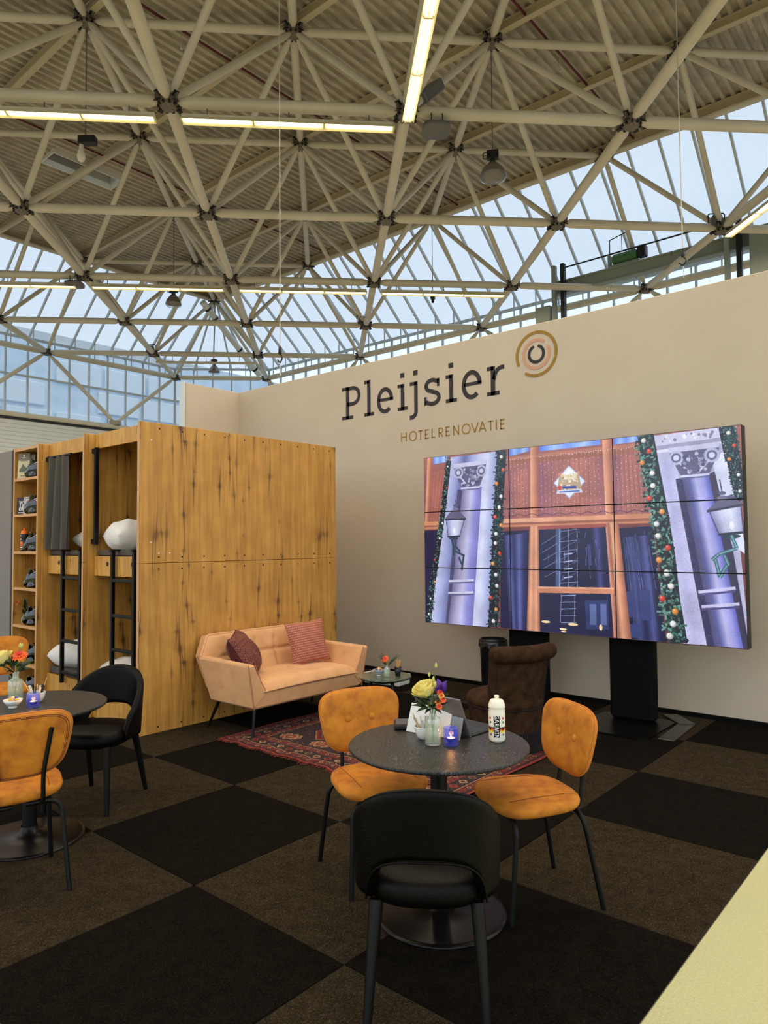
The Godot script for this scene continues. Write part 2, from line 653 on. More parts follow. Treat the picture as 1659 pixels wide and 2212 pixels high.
func wood_image(seed_no: int, w: int, h: int) -> Image:
	var rng := RandomNumberGenerator.new()
	rng.seed = seed_no
	var fine := streaks(w, h, 40, seed_no, 0.16, 4)
	var mid := streaks(w, h, 64, seed_no + 1, 0.03, 4)
	var soft := noise_image(w, h, seed_no + 2, 0.006, 3).get_data()
	var dark := PackedFloat32Array()
	dark.resize(w * h)
	# knots with the dark cracks that run up and down from them
	var knots := 46 * w * h / (1024 * 1024)
	for k in knots:
		var cx := rng.randf() * w
		var cy := rng.randf() * h
		var len_ := rng.randf_range(0.05, 0.20) * h
		var wid := rng.randf_range(1.4, 3.2) * w / 1024.0
		var str_ := rng.randf_range(0.30, 0.85)
		var ph := rng.randf() * TAU
		for yy in range(int(cy - len_ * 1.6), int(cy + len_ * 1.6)):
			var t := (yy - cy) / len_
			var fall := exp(-t * t * 1.6)
			var mx := cx + sin(t * 2.2 + ph) * wid * 1.8
			var ww := wid * (0.35 + 2.0 * exp(-t * t * 120.0) + 0.5 * fall)
			for xx in range(int(mx - ww * 5.0), int(mx + ww * 5.0) + 1):
				var q := (xx - mx) / ww
				var v := str_ * (0.75 * fall * exp(-q * q) + 0.20 * fall * exp(-q * q / 9.0))
				var id := posmod(yy, h) * w + posmod(xx, w)
				dark[id] = minf(1.0, dark[id] + v)
	var plank := []
	for k in 12:
		plank.append(rng.randf_range(-0.07, 0.07))
	var out := PackedByteArray()
	out.resize(w * h * 3)
	for y in h:
		for x in w:
			var i := y * w + x
			var pl: float = plank[(x * 12 / w) % 12]
			var t := clampf(0.5 + (mid[i] - 128) / 255.0 * 0.68 + (fine[i] - 128) / 255.0 * 0.35 + (soft[i] - 128) / 255.0 * 0.45 + pl, 0.0, 1.0)
			var k := dark[i]
			var r := lerpf(lerpf(0.65, 0.835, t), 0.20, k)
			var g := lerpf(lerpf(0.45, 0.62, t), 0.12, k)
			var b := lerpf(lerpf(0.17, 0.285, t), 0.06, k)
			out[i * 3] = int(r * 255)
			out[i * 3 + 1] = int(g * 255)
			out[i * 3 + 2] = int(b * 255)
	return Image.create_from_data(w, h, false, Image.FORMAT_RGB8, out)

func table_image() -> Image:
	# black stained oak: cathedral grain
	var n := 512
	var warp := streaks(n, n, 150, 71, 0.010, 3)
	var grain := streaks(n, n, 48, 72, 0.2, 3)
	var out := PackedByteArray()
	out.resize(n * n * 3)
	for y in n:
		for x in n:
			var i := y * n + x
			var f := 0.5 + 0.5 * sin(x * 0.42 + (warp[i] - 128) * 0.34)
			var v := 0.10 + 0.22 * pow(f, 4.0) * (0.4 + 0.6 * grain[i] / 255.0) + 0.05 * (grain[i] / 255.0)
			out[i * 3] = int(v * 255 * 1.03)
			out[i * 3 + 1] = int(v * 255)
			out[i * 3 + 2] = int(v * 255 * 0.95)
	return Image.create_from_data(n, n, false, Image.FORMAT_RGB8, out)

# ------------------------------------------------------------------ floor
func build_floor() -> void:
	var f := setting("floor")
	var st := S()
	box(st, Vector3(-10, -0.16, -4), Vector3(62, 0.30, 66))
	made(st, "slab", M.concrete, f)
	st = S()
	box(st, Vector3(TILE_X + 7.0, -0.006, -1.0), Vector3(14.0, 0.012, 22.0), 0.004)
	made(st, "aisle_carpet", M.aisle_carpet, f)
	st = S()
	box(st, Vector3(TILE_X - 8.0, -0.006, TILE_Z + 5.5), Vector3(16.0, 0.012, 11.0), 0.004)
	made(st, "aisle_carpet", M.aisle_carpet, f)
	var tile := boxm(Vector3(0.997, 0.010, 0.997), 0.003)
	for i in 11:
		for j in 6:
			var m: Material = M.carpet_black if (i + j) % 2 == 1 else M.carpet_brown
			# each tile is laid with its pile turned a quarter
			part("carpet_tile", tile, m, f, Vector3(TILE_X - 0.5 - i, 0.001, TILE_Z - 0.5 - j), Basis(Vector3.UP, PI / 2 * ((i * 3 + j * 5) % 4)))

# ------------------------------------------------------------------ hall shell
func hall_xz(u: float, v: float, y: float) -> Vector3:
	var a := LATTICE_A + BAY * u
	var b := LATTICE_B + BAY * v
	return Vector3((a - b) / sqrt(2.0), y, -(a + b) / sqrt(2.0))

func in_view(p: Vector3, grow := 1.3) -> bool:
	var q := cam.transform.affine_inverse() * p.rotated(Vector3.UP, HALL_TURN)
	return q.z < -2.0 and absf(q.x / q.z) < 0.5425 * grow and absf(q.y / q.z) < 0.7233 * grow

const DECK_W := -30.55
const DECK_E := 8.6
const DECK_N := -22.5
const DECK_S := 8.6
const EAVE_W := -34.45
const EAVE_E := 12.2
const EAVE_N := -26.3
const EAVE_S := 12.2
const EAVE_Y := 11.5
const SILL_Y := 7.72

func build_hall() -> void:
	# roof: trapezoidal steel sheeting on purlins, with a cut-out for the smoke hatch
	var c := setting("ceiling", Vector3.ZERO, HALL_TURN)
	var hole := Rect2(-23.92, -12.95, 0.86, 2.45)
	var st := S()
	st.set_smooth_group(FLAT)
	var pitch := 0.275
	var n := int((DECK_E - DECK_W) / pitch)
	for i in n:
		var x := DECK_W + i * pitch
		var prof := [Vector2(0, 0.09), Vector2(0.035, 0.0), Vector2(0.135, 0.0), Vector2(0.17, 0.09), Vector2(0.275, 0.09)]
		var spans := [[DECK_N, DECK_S]]
		if x + pitch > hole.position.x and x < hole.end.x:
			spans = [[DECK_N, hole.position.y], [hole.end.y, DECK_S]]
		for s in spans:
			for k in 4:
				var a: Vector2 = prof[k]
				var b: Vector2 = prof[k + 1]
				quad(st, Vector3(x + a.x, DECK_Y + a.y, s[0]), Vector3(x + b.x, DECK_Y + b.y, s[0]), Vector3(x + b.x, DECK_Y + b.y, s[1]), Vector3(x + a.x, DECK_Y + a.y, s[1]))
	made(st, "roof_sheeting", M.deck, c)
	st = S()
	var y := DECK_Y + 0.25
	for r in [Rect2(DECK_W, DECK_N, hole.position.x - DECK_W, DECK_S - DECK_N), Rect2(hole.end.x, DECK_N, DECK_E - hole.end.x, DECK_S - DECK_N),
			Rect2(hole.position.x, DECK_N, hole.size.x, hole.position.y - DECK_N), Rect2(hole.position.x, hole.end.y, hole.size.x, DECK_S - hole.end.y)]:
		box(st, Vector3(r.get_center().x, y, r.get_center().y), Vector3(r.size.x, 0.30, r.size.y))
	made(st, "roof_slab", M.concrete, c)
	for s in range(-2, 6):
		var z := -(LATTICE_A + LATTICE_B + BAY * s) / sqrt(2.0)
		st = S()
		var w := DECK_E - DECK_W
		box(st, Vector3(DECK_W + w / 2, DECK_Y - 0.02, z), Vector3(w, 0.025, 0.17))
		box(st, Vector3(DECK_W + w / 2, DECK_Y - 0.125, z), Vector3(w, 0.19, 0.02))
		box(st, Vector3(DECK_W + w / 2, DECK_Y - 0.23, z), Vector3(w, 0.025, 0.17))
		made(st, "purlin", M.purlin, c)
	st = S()
	box(st, Vector3(DECK_W - 0.04, DECK_Y - 0.02, (DECK_N + DECK_S) / 2), Vector3(0.14, 0.5, DECK_S - DECK_N), 0.01)
	box(st, Vector3((DECK_E + DECK_W) / 2, DECK_Y - 0.02, DECK_N - 0.04), Vector3(DECK_E - DECK_W, 0.5, 0.14), 0.01)
	made(st, "edge_beam", M.purlin, c)
	# smoke hatch
	var h := thing("roof_hatch", "grey sheet-lined rectangular roof hatch with a bright slit of daylight", "roof hatch", Vector3.ZERO, HALL_TURN)
	for k in 2:
		st = S()
		box(st, Vector3(hole.position.x - 0.02 + k * (hole.size.x + 0.04), DECK_Y + 0.17, hole.get_center().y), Vector3(0.04, 0.55, hole.size.y + 0.16), 0.005)
		made(st, "side_panel", M.cladding, h)
		st = S()
		box(st, Vector3(hole.get_center().x, DECK_Y + 0.17, hole.position.y - 0.02 + k * (hole.size.y + 0.04)), Vector3(hole.size.x, 0.55, 0.04), 0.005)
		made(st, "end_panel", M.cladding, h)
	st = S()
	box(st, Vector3(hole.get_center().x - 0.06, DECK_Y + 0.46, hole.get_center().y), Vector3(hole.size.x - 0.12, 0.04, hole.size.y))
	made(st, "flap", M.fitting_grey, h)
	# sprinkler pipes
	for x in [-21.95, -15.0, -8.16, -1.2]:
		var o := thing("sprinkler_pipe", "dark red sprinkler pipe running under the ribbed roof sheeting", "pipe", Vector3.ZERO, HALL_TURN, "red sprinkler pipes under the roof")
		for s in range(-2, 5):   # lengths between the purlins' webs
			var z0 := -(LATTICE_A + LATTICE_B + BAY * s) / sqrt(2.0) - 0.012
			var z1 := -(LATTICE_A + LATTICE_B + BAY * (s + 1)) / sqrt(2.0) + 0.012
			st = S()
			tube(st, [Vector3(x, DECK_Y - 0.12, z0), Vector3(x, DECK_Y - 0.12, z1)], 0.032, 8)
			made(st, "pipe", M.sprinkler_red, o)
		for k in 6:
			var z: float = -20.6 + k * 3.535
			st = S()
			tube(st, [Vector3(x, DECK_Y - 0.14, z), Vector3(x, DECK_Y - 0.55, z)], 0.012, 6)
			lathe(st, [Vector2(0, -0.04), Vector2(0.04, -0.03), Vector2(0.03, 0.03), Vector2(0, 0.04)], 10, Vector3(x, DECK_Y - 0.58, z))
			made(st, "sprinkler_head", M.wire, o)
	# glazing: window_1 west, window_2 the cut corner, window_3 north, then two unseen sides, glazed full height to add fill light
	var cw := Vector2(EAVE_W, -22.6)
	var cn := Vector2(-30.65, EAVE_N)
	glazing("window_1", Vector2(EAVE_W, DECK_S), cw, Vector2(DECK_W, DECK_S), Vector2(DECK_W, -22.6), 31, true)
	glazing("window_2", cw, cn, Vector2(DECK_W - 0.05, DECK_N), Vector2(DECK_W, DECK_N - 0.05), 5, true)
	glazing("window_3", cn, Vector2(DECK_E, EAVE_N), Vector2(-30.65, DECK_N), Vector2(DECK_E, DECK_N), 39, true)
	glazing("window_6", Vector2(DECK_E, EAVE_N), Vector2(EAVE_E, EAVE_N), Vector2(DECK_E, DECK_N), Vector2(DECK_E + 0.05, DECK_N), 2, true)
	glazing("window_7", Vector2(EAVE_W, EAVE_S), Vector2(EAVE_W, DECK_S), Vector2(DECK_W, DECK_S + 0.05), Vector2(DECK_W, DECK_S), 2, true)
	glazing("added_window_4", Vector2(EAVE_E, EAVE_N), Vector2(EAVE_E, EAVE_S), Vector2(DECK_E, DECK_N), Vector2(DECK_E, DECK_S), 8, false)
	glazing("added_window_5", Vector2(EAVE_E, EAVE_S), Vector2(EAVE_W, EAVE_S), Vector2(DECK_E, DECK_S), Vector2(DECK_W, DECK_S), 8, false)
	# outer walls
	var w := setting("wall_west", Vector3.ZERO, HALL_TURN)
	st = S()
	box(st, Vector3(EAVE_W - 0.2, SILL_Y / 2 - 0.1, -5.2), Vector3(0.3, SILL_Y, 34.6))
	made(st, "wall_body", M.hall_wall, w)
	var board := boxm(Vector3(0.05, 0.178, 34.6), 0.012)
	for k in 14:
		part("cladding_board", board, M.cladding, w, Vector3(EAVE_W - 0.03 + 0.55, 7.36 - 0.185 * k, -5.2))
	st = S()
	box(st, Vector3(EAVE_W + 0.3, 6.3, -5.2), Vector3(0.44, 2.6, 34.6))
	made(st, "wall_body", M.hall_wall, w)
	st = S()
	box(st, Vector3(EAVE_W + 0.35, 7.52, -5.2), Vector3(0.5, 0.10, 34.6))
	made(st, "dark_strip", M.fitting_dark, w)  # dark strip running along under the sill
	w = setting("wall_corner", Vector3.ZERO, HALL_TURN)
	st = S()
	var mid := (cw + cn) / 2.0
	box(st, Vector3(mid.x - 0.14, SILL_Y / 2 - 0.1, mid.y - 0.14), Vector3(5.75, SILL_Y, 0.3), 0.0, Basis(Vector3.UP, PI / 4))
	made(st, "wall_body", M.hall_wall, w)
	w = setting("wall_north", Vector3.ZERO, HALL_TURN)
	st = S()
	box(st, Vector3(-9.2, SILL_Y / 2 - 0.1, EAVE_N - 0.2), Vector3(43.0, SILL_Y, 0.3))
	made(st, "wall_body", M.hall_wall, w)
	w = setting("wall_east", Vector3.ZERO, HALL_TURN)
	st = S()
	box(st, Vector3(EAVE_E + 0.2, 0.25, -7.15), Vector3(0.3, 0.9, 39.0))
	made(st, "wall_body", M.hall_wall, w)
	w = setting("wall_south", Vector3.ZERO, HALL_TURN)
	st = S()
	box(st, Vector3(-11.2, 0.25, EAVE_S + 0.2), Vector3(47.2, 0.9, 0.3))
	made(st, "wall_body", M.hall_wall, w)
	# the building across the yard, seen through the old glass
	var b := thing("concrete_building", "pale concrete panel building seen through the blue facade glass", "building", Vector3(-50, 0, -22), HALL_TURN)
	st = S()
	box(st, Vector3(-4, 8.3, 0), Vector3(8, 16.6, 76))
	made(st, "wall", M.far_concrete, b)
	var slab := boxm(Vector3(0.25, 1.55, 3.3), 0.05)
	for r in 5:
		for k in 18:
			if (k * 7 + r * 3) % 5 == 0:
				continue
			part("facade_panel", slab, M.far_panel, b, Vector3(0.12, 6.6 + r * 1.85, -31 + k * 3.6 + (r % 2) * 0.5))

func glazing(called: String, e0: Vector2, e1: Vector2, d0: Vector2, d1: Vector2, n: int, fine: bool) -> void:
	var w := setting(called, Vector3.ZERO, HALL_TURN)
	var out := Vector2(-(e1 - e0).y, (e1 - e0).x).normalized()
	if out.dot(e0 - d0) < 0.0:
		out = -out
	var dir := (e1 - e0).normalized()
	var bay := (e1 - e0).length() / n
	var E := func(t: float, y: float, o := 0.0) -> Vector3:
		var p := e0.lerp(e1, t) + out * o
		return Vector3(p.x, y, p.y)
	var D := func(t: float, y: float) -> Vector3:
		var p := d0.lerp(d1, t)
		return Vector3(p.x, y, p.y)
	var top_y := DECK_Y
	for i in n:
		var t0 := float(i) / n
		var t1 := float(i + 1) / n
		var st := S()
		var lift := Vector3(0, 0.014, 0)
		var a: Vector3 = E.call(t0, EAVE_Y)
		var b: Vector3 = E.call(t1, EAVE_Y)
		var c: Vector3 = D.call(t1, top_y)
		var d: Vector3 = D.call(t0, top_y)
		hexa(st, [a, b, a + lift, b + lift, d, c, d + lift, c + lift])
		made(st, "roof_pane", M.slope_glass, w)
		if fine:
			for r in [[SILL_Y, 9.64], [9.72, EAVE_Y]]:
				st = S()
				var p0: Vector3 = E.call(t0, r[0])
				var p1: Vector3 = E.call(t1, r[0])
				var up := Vector3(0, r[1] - r[0], 0)
				var th := Vector3(out.x, 0, out.y) * 0.014
				hexa(st, [p0, p1, p0 + up, p1 + up, p0 + th, p1 + th, p0 + up + th, p1 + up + th])
				made(st, "facade_pane", M.facade_glass, w)
		else:   # unseen sides: clear glass to a low plinth, added for daylight from behind
			st = S()
			var p0: Vector3 = E.call(t0, 0.7)
			var p1: Vector3 = E.call(t1, 0.7)
			var up := Vector3(0, EAVE_Y - 0.7, 0)
			var th := Vector3(out.x, 0, out.y) * 0.014
			hexa(st, [p0, p1, p0 + up, p1 + up, p0 + th, p1 + th, p0 + up + th, p1 + up + th])
			made(st, "facade_pane", M.added_clear_facade, w)
	for i in n + 1:
		var t := float(i) / n
		var a: Vector3 = E.call(t, EAVE_Y - 0.02)
		var d: Vector3 = D.call(t, top_y - 0.03)
		var st := S()
		var side := Vector3(dir.x, 0, dir.y) * 0.035
		var down := Vector3(0, -0.17, 0)
		hexa(st, [a - side + down, a + side + down, a - side, a + side, d - side + down, d + side + down, d - side, d + side], 0.006)
		made(st, "rafter", M.aluminium, w)
		if not fine:
			st = S()
			box(st, E.call(t, EAVE_Y / 2, -0.05), Vector3(0.08, EAVE_Y, 0.16), 0.006, Basis(Vector3.UP, -dir.angle()))
			made(st, "mullion", M.aluminium, w)
			continue
		st = S()
		var m0: Vector3 = E.call(t, (SILL_Y + EAVE_Y) / 2, -0.05)
		box(st, m0, Vector3(0.07, EAVE_Y - SILL_Y, 0.13), 0.006, Basis(Vector3.UP, -dir.angle()))
		made(st, "mullion", M.aluminium, w)
		st = S()   # hanger under the rafter's foot
		var k := a.lerp(d, 0.16)
		tube(st, [k + Vector3(0, -0.16, 0), k + Vector3(0, -1.0, 0)], 0.028, 6)
		made(st, "hanger", M.aluminium, w)
	var L := (e1 - e0).length()
	var bs := Basis(Vector3.UP, -dir.angle())
	for r in [[EAVE_Y, 0.10, 0.16], [9.68, 0.08, 0.13], [SILL_Y, 0.10, 0.14]]:
		if not fine and r[0] != EAVE_Y:
			continue
		var st := S()
		box(st, E.call(0.5, r[0], -0.04), Vector3(L, r[1], r[2]), 0.008, bs)
		made(st, "rail", M.aluminium, w)
	if fine:
		var st := S()
		tube(st, [E.call(0.0, SILL_Y - 0.02, -0.62), E.call(1.0, SILL_Y - 0.02, -0.62)], 0.12, 12)
		made(st, "sill_tube", M.tube_paint, w)

# ------------------------------------------------------------------ space frame
func member(length: float, r: float) -> ArrayMesh:
	var st := S()
	var h := length / 2
	tube(st, [Vector3(0, -h + 0.17, 0), Vector3(0, -h + 0.40, 0), Vector3(0, h - 0.40, 0), Vector3(0, h - 0.17, 0)], [r * 0.42, r, r, r * 0.42], 12)
	return mesh_of(st)

func build_space_frame() -> void:
	var f := thing("space_frame", "beige tubular steel space frame spanning under the hall roof", "roof truss", Vector3.ZERO, HALL_TURN)
	var low := member(BAY, 0.125)
	var top := member(BAY, 0.108)
	var diag := member(5.0, 0.083)
	var edge := member(BAY * sqrt(2.0), 0.14)
	var edge_top := member(BAY * sqrt(2.0), 0.10)
	var hub := S()
	lathe(hub, [Vector2(0, -0.17), Vector2(0.13, -0.16), Vector2(0.20, -0.09), Vector2(0.225, 0.0), Vector2(0.19, 0.10), Vector2(0.10, 0.16), Vector2(0, 0.17)], 12)
	for k in 8:
		var a := TAU * k / 8
		box(hub, Vector3(cos(a) * 0.24, 0.0, sin(a) * 0.24), Vector3(0.16, 0.13, 0.03), 0.0, Basis(Vector3.UP, -a))
	var dark := S()
	for k in 4:
		var a := TAU * k / 4 + PI / 4
		for s in [-1, 1]:
			box(dark, Vector3(cos(a) * 0.26, 0.07 * s, sin(a) * 0.26), Vector3(0.13, 0.016, 0.11), 0.0, Basis(Vector3.UP, -a) * Basis(Vector3.BACK, 0.5 * s))
	for k in 10:
		var a := TAU * k / 10
		box(dark, Vector3(cos(a) * 0.20, -0.10, sin(a) * 0.20), Vector3(0.05, 0.05, 0.05), 0.0, Basis(Vector3.UP, -a))
	var node_mesh := mesh_of(hub)
	dark.generate_normals()
	dark.commit(node_mesh)
	node_mesh.surface_set_material(0, M.node_cast)
	node_mesh.surface_set_material(1, M.tube_dark)
	var ok := func(u: int, v: int) -> bool: return u + v <= 6 and v - u <= 5
	var put := func(called: String, mesh: Mesh, a: Vector3, b: Vector3) -> void:
		if in_view(a) or in_view(b) or in_view((a + b) / 2):
			part(called, mesh, M.tube_paint, f, (a + b) / 2, along(b - a))
	for v in range(-3, 6):
		for u in range(-6, 9):
			if not ok.call(u, v):
				continue
			var p := hall_xz(u, v, CHORD_Y)
			if in_view(p):
				part("truss_node", node_mesh, null, f, p, Basis(Vector3.UP, PI / 4))
			if ok.call(u + 1, v):
				put.call("lower_chord", low, p, hall_xz(u + 1, v, CHORD_Y))
			if ok.call(u, v + 1):
				put.call("lower_chord", low, p, hall_xz(u, v + 1, CHORD_Y))
			if u + v == 6 and ok.call(u + 1, v - 1):
				put.call("edge_chord", edge, p, hall_xz(u + 1, v - 1, CHORD_Y))
			if v - u == 5 and v < 5:
				put.call("edge_chord", edge, p, hall_xz(u + 1, v + 1, CHORD_Y))
			# legs of the edge, in pairs to a foot on the wall
			if u + v == 6:
				var foot := hall_xz(u + 0.5, v - 0.5, 7.9)
				strut(f, p, foot)
				strut(f, hall_xz(u + 1, v - 1, CHORD_Y), foot)
			if v - u == 5:
				var foot := hall_xz(u - 0.5, v - 0.5, 7.9)
				strut(f, p, foot)
				strut(f, hall_xz(u - 1, v - 1, CHORD_Y), foot)
			# the pyramid over this cell
			if not (ok.call(u + 1, v) and ok.call(u, v + 1) and ok.call(u + 1, v + 1)):
				continue
			var q := hall_xz(u + 0.5, v + 0.5, TOP_Y)
			if in_view(q):
				part("truss_node", node_mesh, null, f, q, Basis(Vector3.UP, PI / 4))
			for k in 4:
				put.call("diagonal", diag, hall_xz(u + (k & 1), v + (k >> 1), CHORD_Y), q)
			if ok.call(u + 2, v) and ok.call(u + 2, v + 1):
				put.call("upper_chord", top, q, hall_xz(u + 1.5, v + 0.5, TOP_Y))
			if ok.call(u, v + 2) and ok.call(u + 1, v + 2):
				put.call("upper_chord", top, q, hall_xz(u + 0.5, v + 1.5, TOP_Y))
			if u + v == 4:
				put.call("edge_chord", edge_top, q, hall_xz(u + 1.5, v - 0.5, TOP_Y))
			if v - u == 4:
				put.call("edge_chord", edge_top, q, hall_xz(u - 0.5, v - 0.5, TOP_Y))

func strut(f: Node3D, a: Vector3, b: Vector3) -> void:
	if not (in_view(a) or in_view(b)):
		return
	var st := S()
	tube(st, [a.lerp(b, 0.05), a.lerp(b, 0.12), a.lerp(b, 0.9), a.lerp(b, 0.97)], [0.05, 0.10, 0.10, 0.05], 10)
	made(st, "edge_strut", M.tube_paint, f)
	st = S()
	box(st, b, Vector3(0.5, 0.25, 0.5), 0.03, Basis(Vector3.UP, PI / 4))
	made(st, "strut_foot", M.tube_paint, f)

# ------------------------------------------------------------------ things in the roof
const BATTEN_POWER := 17.0

func build_hall_fittings() -> void:
	# battens: [u, v] of both ends
	var rows := []
	for u in [0, 1]:
		rows.append([u, 0, u + 1, 0])
	for u in [-1, 0, 1, 2]:
		rows.append([u, 2, u + 1, 2])
	rows.append_array([[2, -1, 2, 0], [4, 0, 4, 1]])
	for k in [[2, -2, 2, -1], [4, -1, 4, 0], [4, -2, 4, -1], [-1, 0, 0, 0]]:  # from here on battens out of view, added to light the hall
		rows.append(k)
	for u in range(-3, 5):
		rows.append([u, -2, u + 1, -2])
	for u in range(-1, 5):
		rows.append([u, -4, u + 1, -4])
	for u in [-4, -3, -2]:
		rows.append([u, 0, u + 1, 0])
	var said := {
		"[0, 0, 1, 0]": "glowing fluorescent batten beside the bare bulb pendant", "[1, 0, 2, 0]": "glowing fluorescent batten crossed by the rigging wire and ending at the crosswise batten",
		"[2, -1, 2, 0]": "glowing fluorescent batten set crosswise, ending beside the flat antenna box", "[4, 0, 4, 1]": "glowing fluorescent batten beside the loudspeaker near the hoist beam",
		"[-1, 2, 0, 2]": "glowing fluorescent batten ending under the far flat antenna box", "[0, 2, 1, 2]": "glowing fluorescent batten just above a bell lamp",
		"[1, 2, 2, 2]": "glowing fluorescent batten crossed by the rigging wire in the far row", "[2, 2, 3, 2]": "glowing fluorescent batten just above the hanging gear box"}
	var first: Node3D
	for r in rows:
		var m := hall_xz((r[0] + r[2]) / 2.0, (r[1] + r[3]) / 2.0, 0)
		if m.x > DECK_E or m.z > DECK_S or m.x < DECK_W:
			continue
		var a := hall_xz(r[0], r[1], CHORD_Y - 0.34).rotated(Vector3.UP, HALL_TURN)
		var b := hall_xz(r[2], r[3], CHORD_Y - 0.34).rotated(Vector3.UP, HALL_TURN)
		var d := b - a
		var turn := atan2(-d.z, d.x)
		var label: String = said.get(str(r), "unseen fluorescent batten with glowing tubes, added to light the hall")
		if first == null:
			first = batten(label)
			first.position = (a + b) / 2
			first.rotation.y = turn
		else:
			copy(first, "fluorescent_batten", (a + b) / 2, turn, label, "fluorescent battens under the space frame")
	# one batten further back is switched off
	var off := thing("dark_batten", "thin unlit lamp housing under the far roof tube by the corner glazing", "light fitting", ((hall_xz(0.02, 4, CHORD_Y - 0.42) + hall_xz(0.98, 4, CHORD_Y - 0.42)) / 2).rotated(Vector3.UP, HALL_TURN), HALL_TURN + atan2(1, 1))
	var st := S()
	box(st, Vector3.ZERO, Vector3(4.8, 0.10, 0.16), 0.02)
	made(st, "housing", M.tube_paint, off)
	for s in [-1.6, 0.0, 1.6]:
		st = S()
		tube(st, [Vector3(s, 0.04, 0), Vector3(s, 0.34, 0)], 0.012, 6)
		made(st, "hanger", M.fitting_grey, off)
	# bell lamps on cables under the upper nodes
	bell_lamp(hall_xz(2.5, 0.5, 0), 11.43, 0.34, "grey bell lamp with ribbed lens hanging on a cable before the ribbed roof")
	bell_lamp(hall_xz(0.5, 2.5, 0), 11.36, 0.30, "grey bell lamp hanging on a cable just under the row of battens")
	bell_lamp(hall_xz(0.5, 4.5, 0), 11.18, 0.30, "pale bell lamp hanging on a cable before the cut corner glazing")
	# bare bulb
	var p := hall_xz(0.5, 0.5, 0).rotated(Vector3.UP, HALL_TURN)
	var o := thing("bare_bulb_pendant", "bare white lamp bulb under a black gear box on a cable", "pendant lamp", p + Vector3(0, 11.4, 0), 0.7)
	st = S()
	tube(st, [Vector3(0, 0.08, 0), Vector3(0, TOP_Y - 11.4 - 0.1, 0)], 0.013, 6)
	made(st, "cable", M.fitting_grey, o)
	st = S()
	box(st, Vector3(0.05, 0, 0), Vector3(0.42, 0.20, 0.20), 0.02)
	made(st, "gear_box", M.fitting_dark, o)
	st = S()
	lathe(st, [Vector2(0, -0.52), Vector2(0.06, -0.50), Vector2(0.10, -0.42), Vector2(0.09, -0.32), Vector2(0.055, -0.22), Vector2(0.05, -0.08)], 18, Vector3(-0.10, 0, 0))
	made(st, "bulb", M.bulb, o)
	# gear box without a lamp
	p = hall_xz(2.5, 2.5, 0).rotated(Vector3.UP, HALL_TURN)
	o = thing("hanging_gear_box", "small black gear box hanging on a thin cable before the sloping glazing", "gear box", p + Vector3(0, 11.35, 0), 0.4)
	st = S()
	tube(st, [Vector3(0, 0.1, 0), Vector3(0, TOP_Y - 11.45, 0)], 0.013, 6)
	made(st, "cable", M.fitting_grey, o)
	st = S()
	box(st, Vector3.ZERO, Vector3(0.17, 0.30, 0.17), 0.02)
	lathe(st, [Vector2(0.05, -0.28), Vector2(0.06, -0.15), Vector2(0.06, -0.15), Vector2(0, -0.15)], 10)
	made(st, "gear_box", M.fitting_dark, o)
	# flat grey antenna boxes strapped under the tubes
	antenna(hall_xz(2.13, 0, CHORD_Y - 0.30), 0.30, "flat grey diamond-shaped box strapped under the front roof tube")
	antenna(hall_xz(-0.06, 2, CHORD_Y - 0.24), 0.30, "flat grey diamond-shaped box beside a batten and far roof tube")
	# box on a diagonal
	var a := hall_xz(2, 0, CHORD_Y)
	var b := hall_xz(2.5, 0.5, TOP_Y)
	o = thing("cable_box", "long grey sheet metal box clamped on a sloping roof tube", "junction box", a.lerp(b, 0.24).rotated(Vector3.UP, HALL_TURN), 0.0)
	var bs := Basis(Vector3.UP, HALL_TURN) * along(b - a)
	st = S()
	box(st, Vector3.ZERO, Vector3(0.34, 0.95, 0.26), 0.03, bs)
	made(st, "body", M.fitting_grey, o)
	st = S()
	box(st, bs * Vector3(0, 0.50, 0), Vector3(0.30, 0.04, 0.22), 0.01, bs)
	made(st, "lid", M.tube_paint, o)
	# loudspeakers at the nodes
	for q in [[4, 1, "grey hall loudspeaker on the truss node beside a glowing batten"], [0, 4, "grey hall loudspeaker on the far truss node by the west glazing"], [2, 3, "grey hall loudspeaker on the truss node above the stand wall"]]:
		o = thing("hall_loudspeaker", q[2], "loudspeaker", (hall_xz(q[0] - 0.03, q[1], CHORD_Y + 0.22)).rotated(Vector3.UP, HALL_TURN), 0.6)
		st = S()
		hexa(st, [Vector3(-0.2, -0.2, -0.15), Vector3(0.2, -0.2, -0.15), Vector3(-0.13, 0.15, -0.12), Vector3(0.13, 0.15, -0.12), Vector3(-0.2, -0.2, 0.15), Vector3(0.2, -0.2, 0.15), Vector3(-0.13, 0.15, 0.12), Vector3(0.13, 0.15, 0.12)], 0.03)
		made(st, "cabinet", M.fitting_grey, o)
		st = S()
		tube(st, bent([Vector3(-0.22, -0.1, 0), Vector3(-0.24, 0.22, 0), Vector3(0.24, 0.22, 0), Vector3(0.22, -0.1, 0)], 0.08), 0.018, 6)
		made(st, "bracket", M.fitting_dark, o)
	# round horn near a node
	o = thing("round_horn", "small round grey horn fixed beside a truss node", "loudspeaker", hall_xz(1.07, 1.06, CHORD_Y + 0.06).rotated(Vector3.UP, HALL_TURN), 0.0)
	st = S()
	lathe(st, [Vector2(0.05, 0.2), Vector2(0.09, 0.1), Vector2(0.20, -0.06), Vector2(0.21, -0.09), Vector2(0.21, -0.09), Vector2(0.16, -0.08), Vector2(0.07, 0.0), Vector2(0, 0.0)], 20)
	made(st, "horn", M.fitting_grey, o)
	st = S()
	lathe(st, [Vector2(0, -0.06), Vector2(0.05, -0.05), Vector2(0.06, 0.0)], 14)
	made(st, "cone", M.wire, o)
